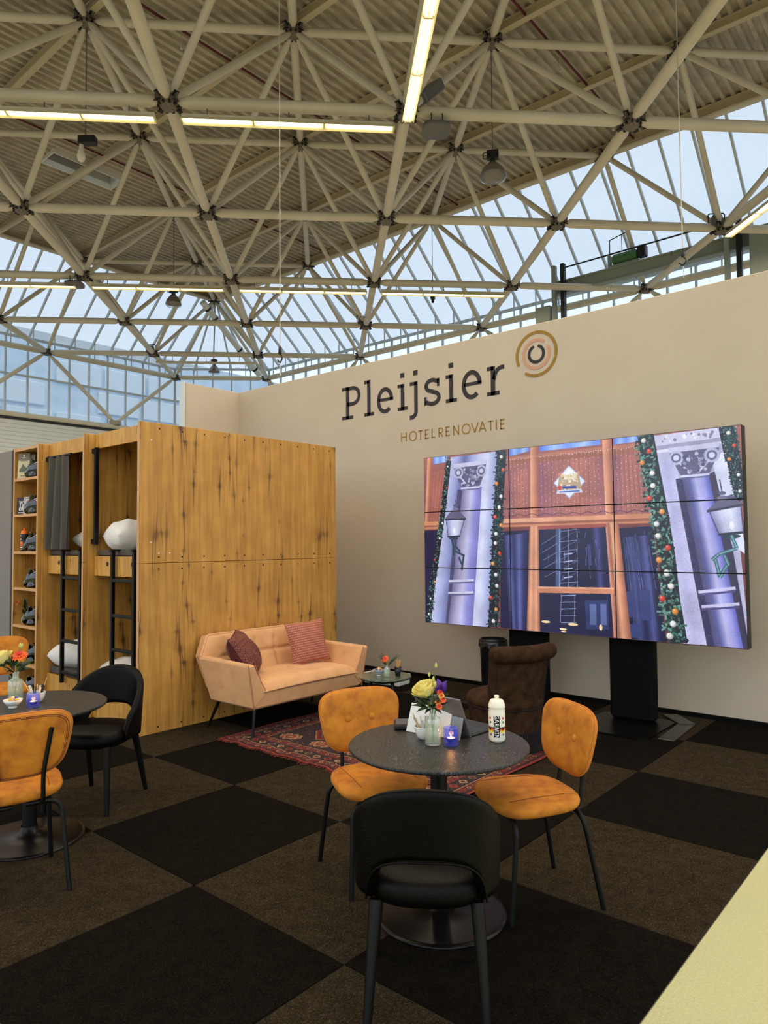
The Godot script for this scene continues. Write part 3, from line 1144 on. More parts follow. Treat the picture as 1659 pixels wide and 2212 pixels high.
	# rigging wires with hooks
	for q in [[Vector2(605, 762), 13.0, "thin white rigging wire with a dark hook hanging before the long battens"], [Vector2(1475, 552), 13.0, "thin white rigging wire with a dark shackle hanging above the video wall"]]:
		var dr := cam.basis * Vector3((q[0].x - 829.5) / 1529.15, -(q[0].y - 1106.0) / 1529.15, -1.0)
		var at: Vector3 = cam.position + dr * float(q[1])
		o = thing("rigging_wire", q[2], "wire", at)
		st = S()
		tube(st, [Vector3(0, 0.12, 0), Vector3(0, DECK_Y - at.y, 0)], 0.009, 6)
		made(st, "wire", M.wire, o)
		st = S()
		lathe(st, [Vector2(0, 0.14), Vector2(0.03, 0.10), Vector2(0.035, -0.02), Vector2(0, -0.04)], 10)
		tube(st, bent([Vector3(0, -0.02, 0), Vector3(0.07, -0.10, 0), Vector3(0, -0.20, 0), Vector3(-0.07, -0.12, 0)], 0.06), 0.014, 6)
		made(st, "hook", M.fitting_dark, o)
		st = S()
		tube(st, [Vector3(0, -0.2, 0), Vector3(0.01, -0.42, 0)], 0.006, 6)
		made(st, "tail", M.wire, o)
	# conduit along the corner hip: a thick pipe
	o = thing("rain_pipe", "thick pale pipe with dark bands running down the corner of the roof glazing", "pipe", Vector3.ZERO, HALL_TURN)
	st = S()
	var r0 := hall_xz(0.42, 4.25, 13.9)
	var r1 := hall_xz(0.93, 4.92, CHORD_Y + 0.1)
	tube(st, [r0, r1], 0.16, 14)
	made(st, "pipe", M.cladding, o)
	for t in [0.08, 0.2, 0.62, 0.9]:
		st = S()
		tube(st, [r0.lerp(r1, t), r0.lerp(r1, t + 0.02)], 0.175, 14)
		made(st, "band", M.fitting_dark, o)
	gantry()

func batten(label: String) -> Node3D:
	var o := thing("fluorescent_batten", label, "light fitting", Vector3.ZERO, 0.0, "fluorescent battens under the space frame")
	var st := S()
	box(st, Vector3(0, 0.05, 0), Vector3(4.46, 0.07, 0.09), 0.01)
	made(st, "housing", M.tube_paint, o)
	st = S()
	var pr := PackedVector2Array([Vector2(-0.125, -0.075), Vector2(-0.05, 0.008), Vector2(0.05, 0.008), Vector2(0.125, -0.075), Vector2(0.131, -0.069), Vector2(0.054, 0.018), Vector2(-0.054, 0.018), Vector2(-0.131, -0.069)])
	prism(st, pr, -2.23, 2.23, Transform3D(Basis(Vector3.UP, PI / 2), Vector3.ZERO))
	made(st, "reflector", M.reflector, o)
	var tm := S()
	tube(tm, [Vector3(-0.70, 0, 0), Vector3(0.70, 0, 0)], 0.022, 10)
	var tmesh := mesh_of(tm)
	for k in 3:
		for s in [-0.042, 0.042]:
			part("lamp_tube", tmesh, M.tube_light, o, Vector3(-1.485 + k * 1.485, -0.035, s))
	for k in 4:
		st = S()
		box(st, Vector3(-2.225 + k * 1.483, -0.03, 0), Vector3(0.045, 0.06, 0.16), 0.008)
		made(st, "lamp_holder", M.reflector, o)
	for x in [-1.7, 0.0, 1.7]:
		st = S()
		tube(st, [Vector3(x, 0.07, 0), Vector3(x, 0.24, 0)], 0.014, 6)
		made(st, "hanger", M.fitting_grey, o)
	var l := AreaLight3D.new()
	l.name = "batten_light"
	l.area_size = Vector2(4.4, 0.2)
	l.light_color = Color(1.0, 0.93, 0.82)
	l.light_energy = BATTEN_POWER
	l.shadow_enabled = true
	l.set("area_range", 60.0)
	l.set("area_attenuation", 2.0)
	l.rotation.x = -PI / 2
	l.position = Vector3(0, -0.085, 0)
	o.add_child(l)
	return o

func bell_lamp(at: Vector3, y: float, r: float, label: String) -> void:
	var o := thing("bell_lamp", label, "pendant lamp", at.rotated(Vector3.UP, HALL_TURN) + Vector3(0, y, 0), 0.5)
	var st := S()
	tube(st, [Vector3(0, 0.1, 0), Vector3(0, TOP_Y - y - 0.1, 0)], 0.013, 6)
	made(st, "cable", M.fitting_grey, o)
	st = S()
	box(st, Vector3.ZERO, Vector3(0.30, 0.22, 0.18), 0.02)
	box(st, Vector3(0.0, -0.15, 0), Vector3(0.12, 0.10, 0.12), 0.01)
	tube(st, bent([Vector3(-0.15, -0.08, 0), Vector3(-0.24, -0.08, 0), Vector3(-0.24, 0.08, 0), Vector3(-0.15, 0.08, 0)], 0.06), 0.014, 6)
	made(st, "gear_box", M.fitting_dark, o)
	st = S()
	lathe(st, [Vector2(0.09, -0.19), Vector2(0.15, -0.26), Vector2(r * 0.8, -0.38), Vector2(r, -0.54), Vector2(r, -0.54), Vector2(r - 0.012, -0.54), Vector2(r * 0.78, -0.39), Vector2(0.13, -0.27), Vector2(0, -0.24)], 28)
	made(st, "bell", M.lamp_bell, o)
	st = S()
	lathe(st, [Vector2(r, -0.54), Vector2(r * 0.98, -0.60), Vector2(r * 0.7, -0.655), Vector2(0, -0.67)], 28)
	made(st, "lens", M.lamp_glass, o)
	st = S()
	for k in 20:
		var a := TAU * k / 20
		tube(st, [Vector3(cos(a) * r * 0.97, -0.56, sin(a) * r * 0.97), Vector3(cos(a) * r * 0.69, -0.65, sin(a) * r * 0.69)], 0.006, 4, false)
	made(st, "lens_ribs", M.lamp_bell, o)

func antenna(at: Vector3, r: float, label: String) -> void:
	var o := thing("antenna_box", label, "antenna", at.rotated(Vector3.UP, HALL_TURN), PI / 4 + HALL_TURN)
	var st := S()
	var ring := []
	for lv in [[0.0, 0.86], [-0.03, 1.0], [-0.11, 1.0], [-0.13, 0.93]]:
		ring.append(lv)
	sheet(st, 40, 5, func(u: float, v: float) -> Vector3:
		var a := u * TAU
		var k := [0.0, 0.86, 1.0, 1.0, 0.93, 0.0]
		var h := [0.0, 0.0, -0.03, -0.10, -0.13, -0.13]
		var i := int(round(v * 5))
		return Vector3(spow(cos(a), 0.55) * r * k[i], h[i], spow(sin(a), 0.55) * r * k[i]))
	made(st, "cover", M.fitting_grey, o)
	for s in [-0.12, 0.12]:
		st = S()
		tube(st, bent([Vector3(s, 0, -0.1), Vector3(s, 0.16, -0.14), Vector3(s, 0.42, 0), Vector3(s, 0.16, 0.14), Vector3(s, 0, 0.1)], 0.12), 0.012, 6)
		made(st, "strap", M.fitting_dark, o)

func gantry() -> void:
	# lifting beam of the goods door, close to the north glazing
	var z := -24.4
	var o := thing("hoist_beam", "grey-green hoist beam on posts behind the stand wall", "hoist gantry", Vector3.ZERO, HALL_TURN)
	var st := S()
	box(st, Vector3(-8.3, 11.15, z), Vector3(7.4, 0.48, 0.06), 0.01)
	for s in [-0.22, 0.22]:
		box(st, Vector3(-8.3, 11.15 + s, z), Vector3(7.4, 0.05, 0.28), 0.01)
	made(st, "beam", M.gantry, o)
	for x in [-11.75, -5.75]:
		for k in [-0.18, 0.18]:
			st = S()
			box(st, Vector3(x + k, 5.98, z + 0.3), Vector3(0.15, 11.9, 0.2), 0.01)
			made(st, "post", M.fitting_dark if k > 0 else M.gantry, o)
	for x in [-12.35, -4.95]:
		st = S()
		var top := 10.45 if x < -8 else 11.35
		box(st, Vector3(x, top / 2, z + 0.3), Vector3(0.6, top, 0.35), 0.02)
		made(st, "guide_panel", M.gantry, o)
	st = S()
	tube(st, [Vector3(-11.8, 11.9, z), Vector3(-6.3, 11.95, z)], 0.03, 8)
	made(st, "cable_rail", M.fitting_dark, o)
	var h := thing("hoist_motor", "dark green electric hoist motor on the hoist beam", "hoist", Vector3(-9.6, 11.41, z), HALL_TURN)
	st = S()
	tube(st, [Vector3(-0.42, 0.28, 0), Vector3(-0.36, 0.28, 0), Vector3(0.40, 0.28, 0), Vector3(0.46, 0.28, 0)], [0.15, 0.20, 0.20, 0.14], 16)
	made(st, "drum", M.hoist_green, h)
	st = S()
	box(st, Vector3(0.62, 0.34, 0), Vector3(0.30, 0.42, 0.30), 0.04)
	made(st, "gear_case", M.fitting_dark, h)
	st = S()
	box(st, Vector3(0, 0.04, 0), Vector3(1.1, 0.08, 0.30), 0.01)
	box(st, Vector3(-0.55, 0.24, 0), Vector3(0.08, 0.5, 0.24), 0.01)
	made(st, "carriage", M.gantry, h)
	st = S()
	tube(st, bent([Vector3(-0.55, 0.4, 0), Vector3(-0.55, 1.05, 0), Vector3(0.1, 1.2, 0)], 0.05), 0.018, 6)
	tube(st, [Vector3(-0.1, 1.14, 0), Vector3(-0.1, 0.6, 0)], 0.012, 6)
	made(st, "cable_arm", M.fitting_dark, h)

# ------------------------------------------------------------------ stand walls and lettering
const BACK_Z := -6.9

func build_booth_walls() -> void:
	var w := setting("wall_back", Vector3(0, 0, BACK_Z))
	var st := S()
	box(st, Vector3(-3.97, 2.03, -0.06), Vector3(10.1, 3.98, 0.12), 0.006)
	made(st, "wall_panel", M.wall_fabric, w)
	lettering(w)
	w = setting("wall_side", Vector3(-8.93, 0, BACK_Z))
	st = S()
	box(st, Vector3(-0.05, 2.03, 0.48), Vector3(0.10, 3.98, 0.98), 0.006)
	made(st, "wall_panel", M.wall_fabric, w)
	st = S()
	box(st, Vector3(-0.05, 2.03, 0.995), Vector3(0.12, 4.0, 0.03), 0.006)
	made(st, "end_profile", M.aluminium, w)
	w = setting("wall_foot_strip", Vector3(0, 0, BACK_Z))  # black strip along the foot of the back wall
	st = S()
	box(st, Vector3(-3.97, 0.022, -0.03), Vector3(10.1, 0.045, 0.10), 0.004)
	made(st, "strip", M.black_board, w)
	# grey display wall left of the bookcase
	var o := thing("grey_partition", "plain taupe partition with dark edge left of the oak bookcase", "partition", Vector3(-8.2, 0, -3.27))
	st = S()
	box(st, Vector3(-0.84, 1.355, 0.0), Vector3(1.6, 2.69, 0.06), 0.004)
	made(st, "panel", M.grey_panel, o)
	st = S()
	box(st, Vector3(-0.018, 1.36, -0.08), Vector3(0.032, 2.70, 0.20), 0.003)
	made(st, "edge_strip", M.panel_edge, o)

func lettering(w: Node3D) -> void:
	var base := 3.31
	var sw := 0.056
	var sl := 0.044
	var d := 0.004
	var xh := 0.335
	var G := {
		"P": [[arr([[0.105, 0.0], [0.105, 0.44]]), sw], [arr([[0.0, 0.022], [0.205, 0.022]]), sl], [arr([[0.0, 0.418], [0.12, 0.418]]), sl],
			[arr([[0.10, 0.415]]) + arc(0.20, 0.308, 0.118, 0.107, 90, -90, 16) + arr([[0.10, 0.201]]), 0.05]],
		"l": [[arr([[0.08, 0.0], [0.08, 0.475]]), sw], [arr([[0.0, 0.022], [0.165, 0.022]]), sl], [arr([[0.0, 0.453], [0.09, 0.453]]), sl]],
		"e": [[arc(0.138, 0.168, 0.112, 0.145, 0, 312, 30), 0.052], [arr([[0.03, 0.178], [0.275, 0.178]]), 0.040]],
		"i": [[arr([[0.08, 0.0], [0.08, xh]]), sw], [arr([[0.0, 0.022], [0.158, 0.022]]), sl], [arr([[0.0, xh - 0.022], [0.09, xh - 0.022]]), sl], [arr([[0.077, 0.415], [0.077, 0.475]]), 0.066]],
		"j": [[arr([[0.095, xh], [0.095, -0.03]]) + arc(0.02, -0.035, 0.075, 0.075, 0, -80, 8) + arr([[-0.005, -0.11]]), 0.052], [arr([[0.0, xh - 0.022], [0.11, xh - 0.022]]), sl], [arr([[0.09, 0.415], [0.09, 0.475]]), 0.066]],
		"s": [[arr([[0.225, 0.285]]) + arc(0.125, 0.245, 0.092, 0.068, 50, 270, 16) + arc(0.128, 0.092, 0.098, 0.072, 90, -130, 16) + arr([[0.022, 0.055]]), 0.050], [arr([[0.218, 0.225], [0.218, 0.325]]), 0.034], [arr([[0.022, 0.010], [0.022, 0.115]]), 0.034]],
		"r": [[arr([[0.08, 0.0], [0.08, xh]]), sw], [arr([[0.0, 0.022], [0.165, 0.022]]), sl], [arr([[0.0, xh - 0.022], [0.09, xh - 0.022]]), sl],
			[arr([[0.09, 0.18]]) + arc(0.20, 0.19, 0.10, 0.118, 175, 85, 10) + arr([[0.23, 0.31]]), 0.048]],
	}
	var word := [["P", -6.675], ["l", -6.262], ["e", -6.041], ["i", -5.690], ["j", -5.490], ["s", -5.268], ["i", -4.938], ["e", -4.706], ["r", -4.357]]
	for it in word:
		var st := S()
		for g in G[it[0]]:
			stroke(st, g[0], g[1], d, Transform3D(Basis(), Vector3(it[1], base, 0.0005)))
		made(st, "letter", M.print_dark, w)
	# second line
	var h := 0.115
	var t := 0.0135
	var C := {
		"H": [[[0, 0], [0, h]], [[0.075, 0], [0.075, h]], [[0, h / 2], [0.075, h / 2]]],
		"T": [[[0, h - t / 2], [0.07, h - t / 2]], [[0.035, 0], [0.035, h]]],
		"E": [[[0.007, 0], [0.007, h]], [[0, t / 2], [0.058, t / 2]], [[0, h / 2], [0.052, h / 2]], [[0, h - t / 2], [0.058, h - t / 2]]],
		"L": [[[0.007, 0], [0.007, h]], [[0, t / 2], [0.055, t / 2]]],
		"N": [[[0.007, 0], [0.007, h]], [[0.007, h - 0.006], [0.078, 0.006]], [[0.078, 0], [0.078, h]]],
		"V": [[[0, h], [0.046, 0.0]], [[0.046, 0.0], [0.092, h]]],
		"A": [[[0, 0], [0.046, h]], [[0.046, h], [0.092, 0]], [[0.018, 0.035], [0.074, 0.035]]],
		"I": [[[0.007, 0], [0.007, h]]],
	}
	var line := "HOTELRENOVATIE"
	var xs := [-5.632, -5.508, -5.362, -5.258, -5.158, -5.055, -4.947, -4.838, -4.712, -4.578, -4.473, -4.350, -4.248, -4.190]
	for k in line.length():
		var st := S()
		var xf := Transform3D(Basis(), Vector3(xs[k], 2.91, 0.0005))
		if line[k] == "O":
			ring(st, arc(0.058, h / 2, 0.056, 0.056, 0, 360, 30), t, 0.003, xf)
		elif line[k] == "R":
			stroke(st, arr([[0.007, 0], [0.007, h]]), t, 0.003, xf)
			stroke(st, arr([[0.007, h - t / 2]]) + arc(0.035, h - 0.035, 0.030, 0.0285, 90, -90, 12) + arr([[0.007, h - 0.0635]]), t * 0.95, 0.003, xf)
			stroke(st, arr([[0.030, 0.05], [0.064, 0.0]]), t, 0.003, xf)
		else:
			for s in C[line[k]]:
				stroke(st, arr(s), t, 0.003, xf)
		made(st, "small_letter", M.print_gold, w)
	# emblem of three open rings
	for r in [[0.238, 202, -122, 0.034, "print_gold"], [0.155, 56, 383, 0.036, "print_pink"], [0.089, 116, 427, 0.033, "print_dark"]]:
		var st := S()
		stroke(st, arc(-3.722, 3.688, r[0], r[0], r[1], r[2], 60), r[3], d, Transform3D(Basis(), Vector3(0, 0, 0.0005)), true)
		made(st, "emblem_ring", M[r[4]], w)

func arr(a: Array) -> Array:
	var o := []
	for p in a:
		o.append(Vector2(p[0], p[1]))
	return o

func ring(st: SurfaceTool, pts: Array, w: float, d: float, xf: Transform3D) -> void:
	var half := pts.size() / 2
	stroke(st, pts.slice(0, half + 1), w, d, xf)
	stroke(st, pts.slice(half), w, d, xf)

# ------------------------------------------------------------------ bunk beds and bookcase
const FRONT_Z := -3.245
const TOPH := 2.715
const SEAM := 1.477

func build_bunks() -> void:
	bunk(-7.562, -6.60, "oak bunk bed between the bookcase and the other bunk", false)
	bunk(-6.57, -5.61, "oak bunk bed whose knotty end panel stands behind the pink sofa", true)
	bookcase()
	# ladders
	var l := thing("bunk_ladder", "black steel ladder hooked on the bunk next to the bookcase", "ladder", Vector3(-6.95, 0, -3.315), 0.0, "ladders of the bunk beds")
	for x in [-0.19, 0.19]:
		var st := S()
		box(st, Vector3(x, 0.925, 0), Vector3(0.036, 1.32, 0.036), 0.004)
		box(st, Vector3(x, 1.588, -0.07), Vector3(0.040, 0.014, 0.20), 0.002)
		made(st, "stile", M.black_metal, l)
	for y in [1.315, 0.995, 0.687, 0.373]:
		var st := S()
		box(st, Vector3(0, y, 0), Vector3(0.35, 0.030, 0.030), 0.004)
		made(st, "rung", M.black_metal, l)
	copy(l, "bunk_ladder", Vector3(-5.96, 0, -3.315), 0.0, "black steel ladder hooked on the bunk with the end panel", "ladders of the bunk beds")
	# curtains
	curtain(Vector3(-7.50, 1.60, -3.318), 0.46, 0.965, 3, 0.040, 0.0, 0.16, "grey-brown curtain hanging open in the upper bunk next to the bookcase")
	curtain(Vector3(-5.74, 1.60, -3.375), 0.10, 0.97, 3, 0.022, 0.0, 0.0, "narrow bunched curtain in the upper bunk by the end panel")
	curtain(Vector3(-5.86, 0.40, -3.44), 0.16, 0.92, 3, 0.022, 0.0, 0.08, "narrow bunched curtain in the lower bunk by the end panel")
	# bedding
	pillow("bed_pillow", Vector3(-6.98, 1.70, -3.66), Vector3(0.60, 0.22, 0.42), 0.05, "linen", "white pillow in the upper bunk behind the open curtain")
	pillow("bed_pillow", Vector3(-6.24, 1.725, -3.56), Vector3(0.52, 0.30, 0.44), -0.2, "linen", "plump white pillow in the upper bunk by the end panel")
	pillow("bed_pillow", Vector3(-7.32, 0.505, -3.58), Vector3(0.50, 0.28, 0.44), 0.3, "linen", "white pillow in the lower bunk next to the bookcase")
	pillow("bed_pillow", Vector3(-6.36, 0.455, -3.62), Vector3(0.50, 0.20, 0.42), 0.1, "linen", "flat white pillow in the lower bunk by the end panel")

func bunk(x0: float, x1: float, label: String, last: bool) -> void:
	var b := thing("bunk_bed", label, "bunk bed", Vector3((x0 + x1) / 2, 0, FRONT_Z))
	var h := (x1 - x0) / 2
	var depth := 2.405
	var rz := -0.115          # recess of the bed behind the side panels' edges
	var th := 0.036 if last else 0.028
	var put := func(called: String, c: Vector3, s: Vector3, m: String, bev := 0.002) -> MeshInstance3D:
		var st := S()
		box(st, c, s, bev)
		return made(st, called, M[m], b)
	# right side panel in two halves, light front edges
	for k in [[0.003, SEAM - 0.002], [SEAM + 0.002, TOPH]]:
		var p = put.call("side_panel", Vector3(h + th / 2, (k[0] + k[1]) / 2, -depth / 2 - 0.002), Vector3(th, k[1] - k[0], depth - 0.004), "oak")
		if last:
			var head := S()
			lathe(head, [Vector2(0, 0.0015), Vector2(0.006, 0.001), Vector2(0.0085, 0.0)], 8, Vector3.ZERO, Basis(Vector3.BACK, -PI / 2))
			var hm := mesh_of(head)
			for i in 10:
				var z := -0.19 - i * 0.235
				for y in [k[0] + 0.05, k[1] - 0.05]:
					part("screw", hm, M.black_metal, p, Vector3(h + th, y, z))
			if k[0] > 1.0:
				for q in [[-0.11, 2.56], [-0.11, 1.66], [-0.19, 1.565], [-0.30, 1.565]]:
					part("screw_cap", hm, M.print_white, p, Vector3(h + th, q[1], q[0]), Basis().scaled(Vector3.ONE * 0.8))
		put.call("front_edge", Vector3(h + th / 2, (k[0] + k[1]) / 2, 0.001), Vector3(th, k[1] - k[0], 0.004), "oak_edge", 0.0005)
	put.call("inner_panel", Vector3(-h + 0.008, TOPH / 2, -depth / 2 - 0.02), Vector3(0.014, TOPH - 0.01, depth - 0.04), "oak")
	put.call("back_panel", Vector3(0, TOPH / 2, -depth + 0.01), Vector3(2 * h - 0.01, TOPH - 0.01, 0.016), "oak")
	put.call("top_panel", Vector3(0, TOPH - 0.012, -depth / 2 - 0.06), Vector3(2 * h - 0.03, 0.018, depth - 0.14), "oak")
	put.call("header", Vector3(0, 2.642, rz), Vector3(2 * h - 0.002, 0.145, 0.02), "oak_light")
	for k in [[1.345, 1.535, 1.592], [0.0, 0.312, 0.382]]:
		put.call("bed_base", Vector3(0, k[1] - 0.01, -depth / 2 - 0.07), Vector3(2 * h - 0.03, 0.02, depth - 0.16), "oak")
		put.call("mattress", Vector3(0, (k[1] + k[2]) / 2, -depth / 2 - 0.06), Vector3(2 * h - 0.034, k[2] - k[1], depth - 0.14), "mattress", 0.012)
		if k[0] > 1.0:
			put.call("under_panel", Vector3(0, k[0] + 0.008, -depth / 2 - 0.07), Vector3(2 * h - 0.03, 0.014, depth - 0.16), "oak")
			for s in [-1, 1]:
				var d = put.call("drawer_front", Vector3(s * h * 0.5, (k[0] + k[1]) / 2, rz), Vector3(h - 0.006, k[1] - k[0] - 0.004, 0.02), "oak_light")
				var st := S()
				lathe(st, [Vector2(0, 0.0112), Vector2(0.016, 0.0112), Vector2(0.016, 0.0112), Vector2(0.018, 0.0135), Vector2(0.022, 0.0125), Vector2(0.0225, 0.0095)], 16, Vector3(s * h * 0.46, 1.462, rz), Basis(Vector3.RIGHT, PI / 2))
				made(st, "finger_hole", M.black_plastic, d)
		else:
			for s in [-1, 1]:
				put.call("plinth_board", Vector3(s * h * 0.5, 0.157, rz), Vector3(h - 0.004, 0.308, 0.02), "oak_light")
	# grab rail on the inner panel's front
	var st := S()
	box(st, Vector3(-h + 0.075, 2.11, -0.085), Vector3(0.028, 0.93, 0.04), 0.003)
	for y in [2.545, 1.675]:
		box(st, Vector3(-h + 0.035, y, -0.085), Vector3(0.08, 0.045, 0.04), 0.003)
	made(st, "grab_rail", M.black_metal, b)

func bookcase() -> void:
	var b := thing("oak_bookcase", "tall narrow open oak bookcase at the end of the bunks", "bookcase", Vector3(-7.875, 0, FRONT_Z))
	var st := S()
	for x in [-0.298, 0.293]:
		st = S()
		box(st, Vector3(x, TOPH / 2, -0.16), Vector3(0.030, TOPH - 0.006, 0.32), 0.002)
		made(st, "side", M.oak, b)
		st = S()
		box(st, Vector3(x, TOPH / 2, 0.001), Vector3(0.031, TOPH - 0.006, 0.004), 0.0005)
		made(st, "front_edge", M.oak_edge, b)
	st = S()
	box(st, Vector3(0, TOPH / 2, -0.312), Vector3(0.56, TOPH - 0.02, 0.012), 0.001)
	made(st, "back", M.oak, b)
	for y in [2.70, 2.372, 1.980, 1.580, 1.188, 0.788, 0.388, 0.05]:
		st = S()
		box(st, Vector3(-0.0025, y - 0.014, -0.153), Vector3(0.557, 0.028, 0.30), 0.0015)
		var s := made(st, "shelf", M.oak, b)
		st = S()
		box(st, Vector3(-0.0025, y - 0.014, -0.001), Vector3(0.557, 0.028, 0.004), 0.0005)
		made(st, "shelf_edge", M.oak_edge, s)
	# what stands on it
	var names := ["top", "second", "third", "fourth", "fifth", "sixth", "lowest"]
	var ys := [2.372, 1.980, 1.580, 1.188, 0.788, 0.388, 0.05]
	var mesh := figurine_mesh()
	var es := S()
	lathe(es, [Vector2(0.034, -0.02), Vector2(0.032, 0.005), Vector2(0.018, 0.035), Vector2(0, 0.06)], 14, Vector3.ZERO, Basis(), Vector2(0.9, 0.5))
	var ear := mesh_of(es)
	for k in 7:
		var f := thing("black_figurine", "glossy black porcelain animal figurine on the %s bookcase shelf" % names[k], "figurine", Vector3(-7.83, ys[k], FRONT_Z - 0.115), 0.62 + 0.05 * (k % 3), "black figurines on the bookcase")
		part("body", mesh, M.porcelain_black, f)
		for s in [-1.0, 1.0]:
			part("ear", ear, M.porcelain_black, f, Vector3(-0.045, 0.165, 0.045 * s), Basis(Vector3.RIGHT, 0.5 * s))
	# leaflets, bottle and flowers
	leaflet(Vector3(-8.055, 2.372, FRONT_Z - 0.045), 0.155, 0.285, 0.42, "leaflet_cream", "cream leaflet with a drawn building on the top bookcase shelf", 1)
	leaflet(Vector3(-7.99, 2.372, FRONT_Z - 0.085), 0.125, 0.27, 0.42, "leaflet_taupe", "taupe leaflet standing behind the cream leaflet on the top shelf", 0)
	leaflet(Vector3(-8.075, 1.980, FRONT_Z - 0.045), 0.15, 0.19, 0.42, "print_plum", "dark plum welcome card with white capitals on the second shelf", 2)
	leaflet(Vector3(-7.985, 1.980, FRONT_Z - 0.08), 0.15, 0.195, 0.42, "leaflet_lilac", "pale lilac card standing behind the welcome card", 0)
	leaflet(Vector3(-7.865, 1.188, FRONT_Z - 0.205), 0.20, 0.215, 0.42, "white_paper", "white card standing behind the figurine on the fourth shelf", 3)
	shelf_bottle()
	var at := Vector3(-8.045, 0.788, FRONT_Z - 0.075)
	vase(thing("bud_vase", "small clear glass vase on the fifth bookcase shelf", "vase", at), 0.032, 0.11, 0.6)
	var v := thing("orange_flower", "orange flower in the small vase on the fifth bookcase shelf", "flower", at)
	gerbera(v, Vector3(-0.05, 0.235, 0.05), Vector3(-0.35, 0.4, 0.8), 0.042, "petal_orange")
	stem_to(v, Vector3(0, 0.01, 0), Vector3(-0.05, 0.23, 0.045))
	v = thing("foliage_sprig", "green sprig beside the orange flower on the fifth bookcase shelf", "foliage", at)
	stem_to(v, Vector3(0.005, 0.01, 0), Vector3(0.05, 0.25, 0))
	for k in 9:
		leaf(v, Vector3(0.01 + 0.004 * k, 0.10 + 0.015 * k, 0), Vector3(0.05 + 0.03 * sin(k * 2.1), 0.17 + 0.015 * k, 0.04 * cos(k * 1.7)), 0.014, "leaf")
	at = Vector3(-7.68, 1.980, FRONT_Z - 0.08)
	vase(thing("bud_vase", "tiny glass vase behind the figurine on the second bookcase shelf", "vase", at), 0.026, 0.08, 0.6)
	for k in 3:
		v = thing("shelf_blossom", "small %s blossom behind the figurine on the second shelf" % ["cream", "pale orange", "bright orange"][k], "flower", at)
		var q := Vector3(-0.03 + 0.03 * k, 0.155 + 0.018 * k, 0.03)
		gerbera(v, q, Vector3(0, 0.5, 0.8), 0.024, ["choc_cream", "print_orange", "petal_orange"][k])
		stem_to(v, Vector3(0, 0.01, 0), q)

# a seated animal, head low to the left: one closed skin round overlapping swellings
func figurine_mesh() -> ArrayMesh:
	var st := S()
	var e := [[Vector3(0.03, 0.10, 0), Vector3(0.115, 0.125, 0.09)], [Vector3(0.075, 0.14, 0), Vector3(0.07, 0.09, 0.07)], [Vector3(-0.055, 0.085, 0), Vector3(0.085, 0.095, 0.07)], [Vector3(-0.115, 0.05, 0), Vector3(0.05, 0.055, 0.045)],
		[Vector3(-0.03, 0.02, 0.06), Vector3(0.05, 0.04, 0.035)], [Vector3(-0.03, 0.02, -0.06), Vector3(0.05, 0.04, 0.035)], [Vector3(0.09, 0.03, 0.055), Vector3(0.055, 0.05, 0.04)], [Vector3(0.09, 0.03, -0.055), Vector3(0.055, 0.05, 0.04)]]
	var c := Vector3(-0.01, 0.10, 0)
	sheet(st, 64, 40, func(u: float, v: float) -> Vector3:
		var th := v * PI
		var ph := u * TAU
		var d := Vector3(sin(th) * cos(ph), cos(th), sin(th) * sin(ph))
		var best := 0.02
		var acc := 0.0
		for q in e:
			var o: Vector3 = (c - q[0]) / q[1]
			var w: Vector3 = d / q[1]
			var a := w.length_squared()
			var b := o.dot(w)
			var k := o.length_squared() - 1.0
			var disc := b * b - a * k
			if disc > 0.0:
				var t: float = (-b + sqrt(disc)) / a
				if t > 0.0:
					best = maxf(best, t)
					acc += pow(t, 9.0)
		var r := lerpf(best, pow(maxf(acc, pow(best, 9.0)), 1.0 / 9.0) * 0.93, 0.85)
		var p := c + d * r
		return Vector3(p.x, maxf(p.y, 0.0), p.z))
	return mesh_of(st)

func words(parent: Node3D, text: String, size: float, at: Vector3, b: Basis, m: String, font := "Droid Sans", bold := false, called := "lettering") -> MeshInstance3D:
	var tm := TextMesh.new()
	var f := SystemFont.new()
	f.font_names = PackedStringArray([font])
	if bold:
		f.font_weight = 700
	tm.font = f
	tm.text = text
	tm.font_size = 64
	tm.pixel_size = size / 64.0
	tm.depth = 0.0006
	return part(called, tm, M[m], parent, at, b)

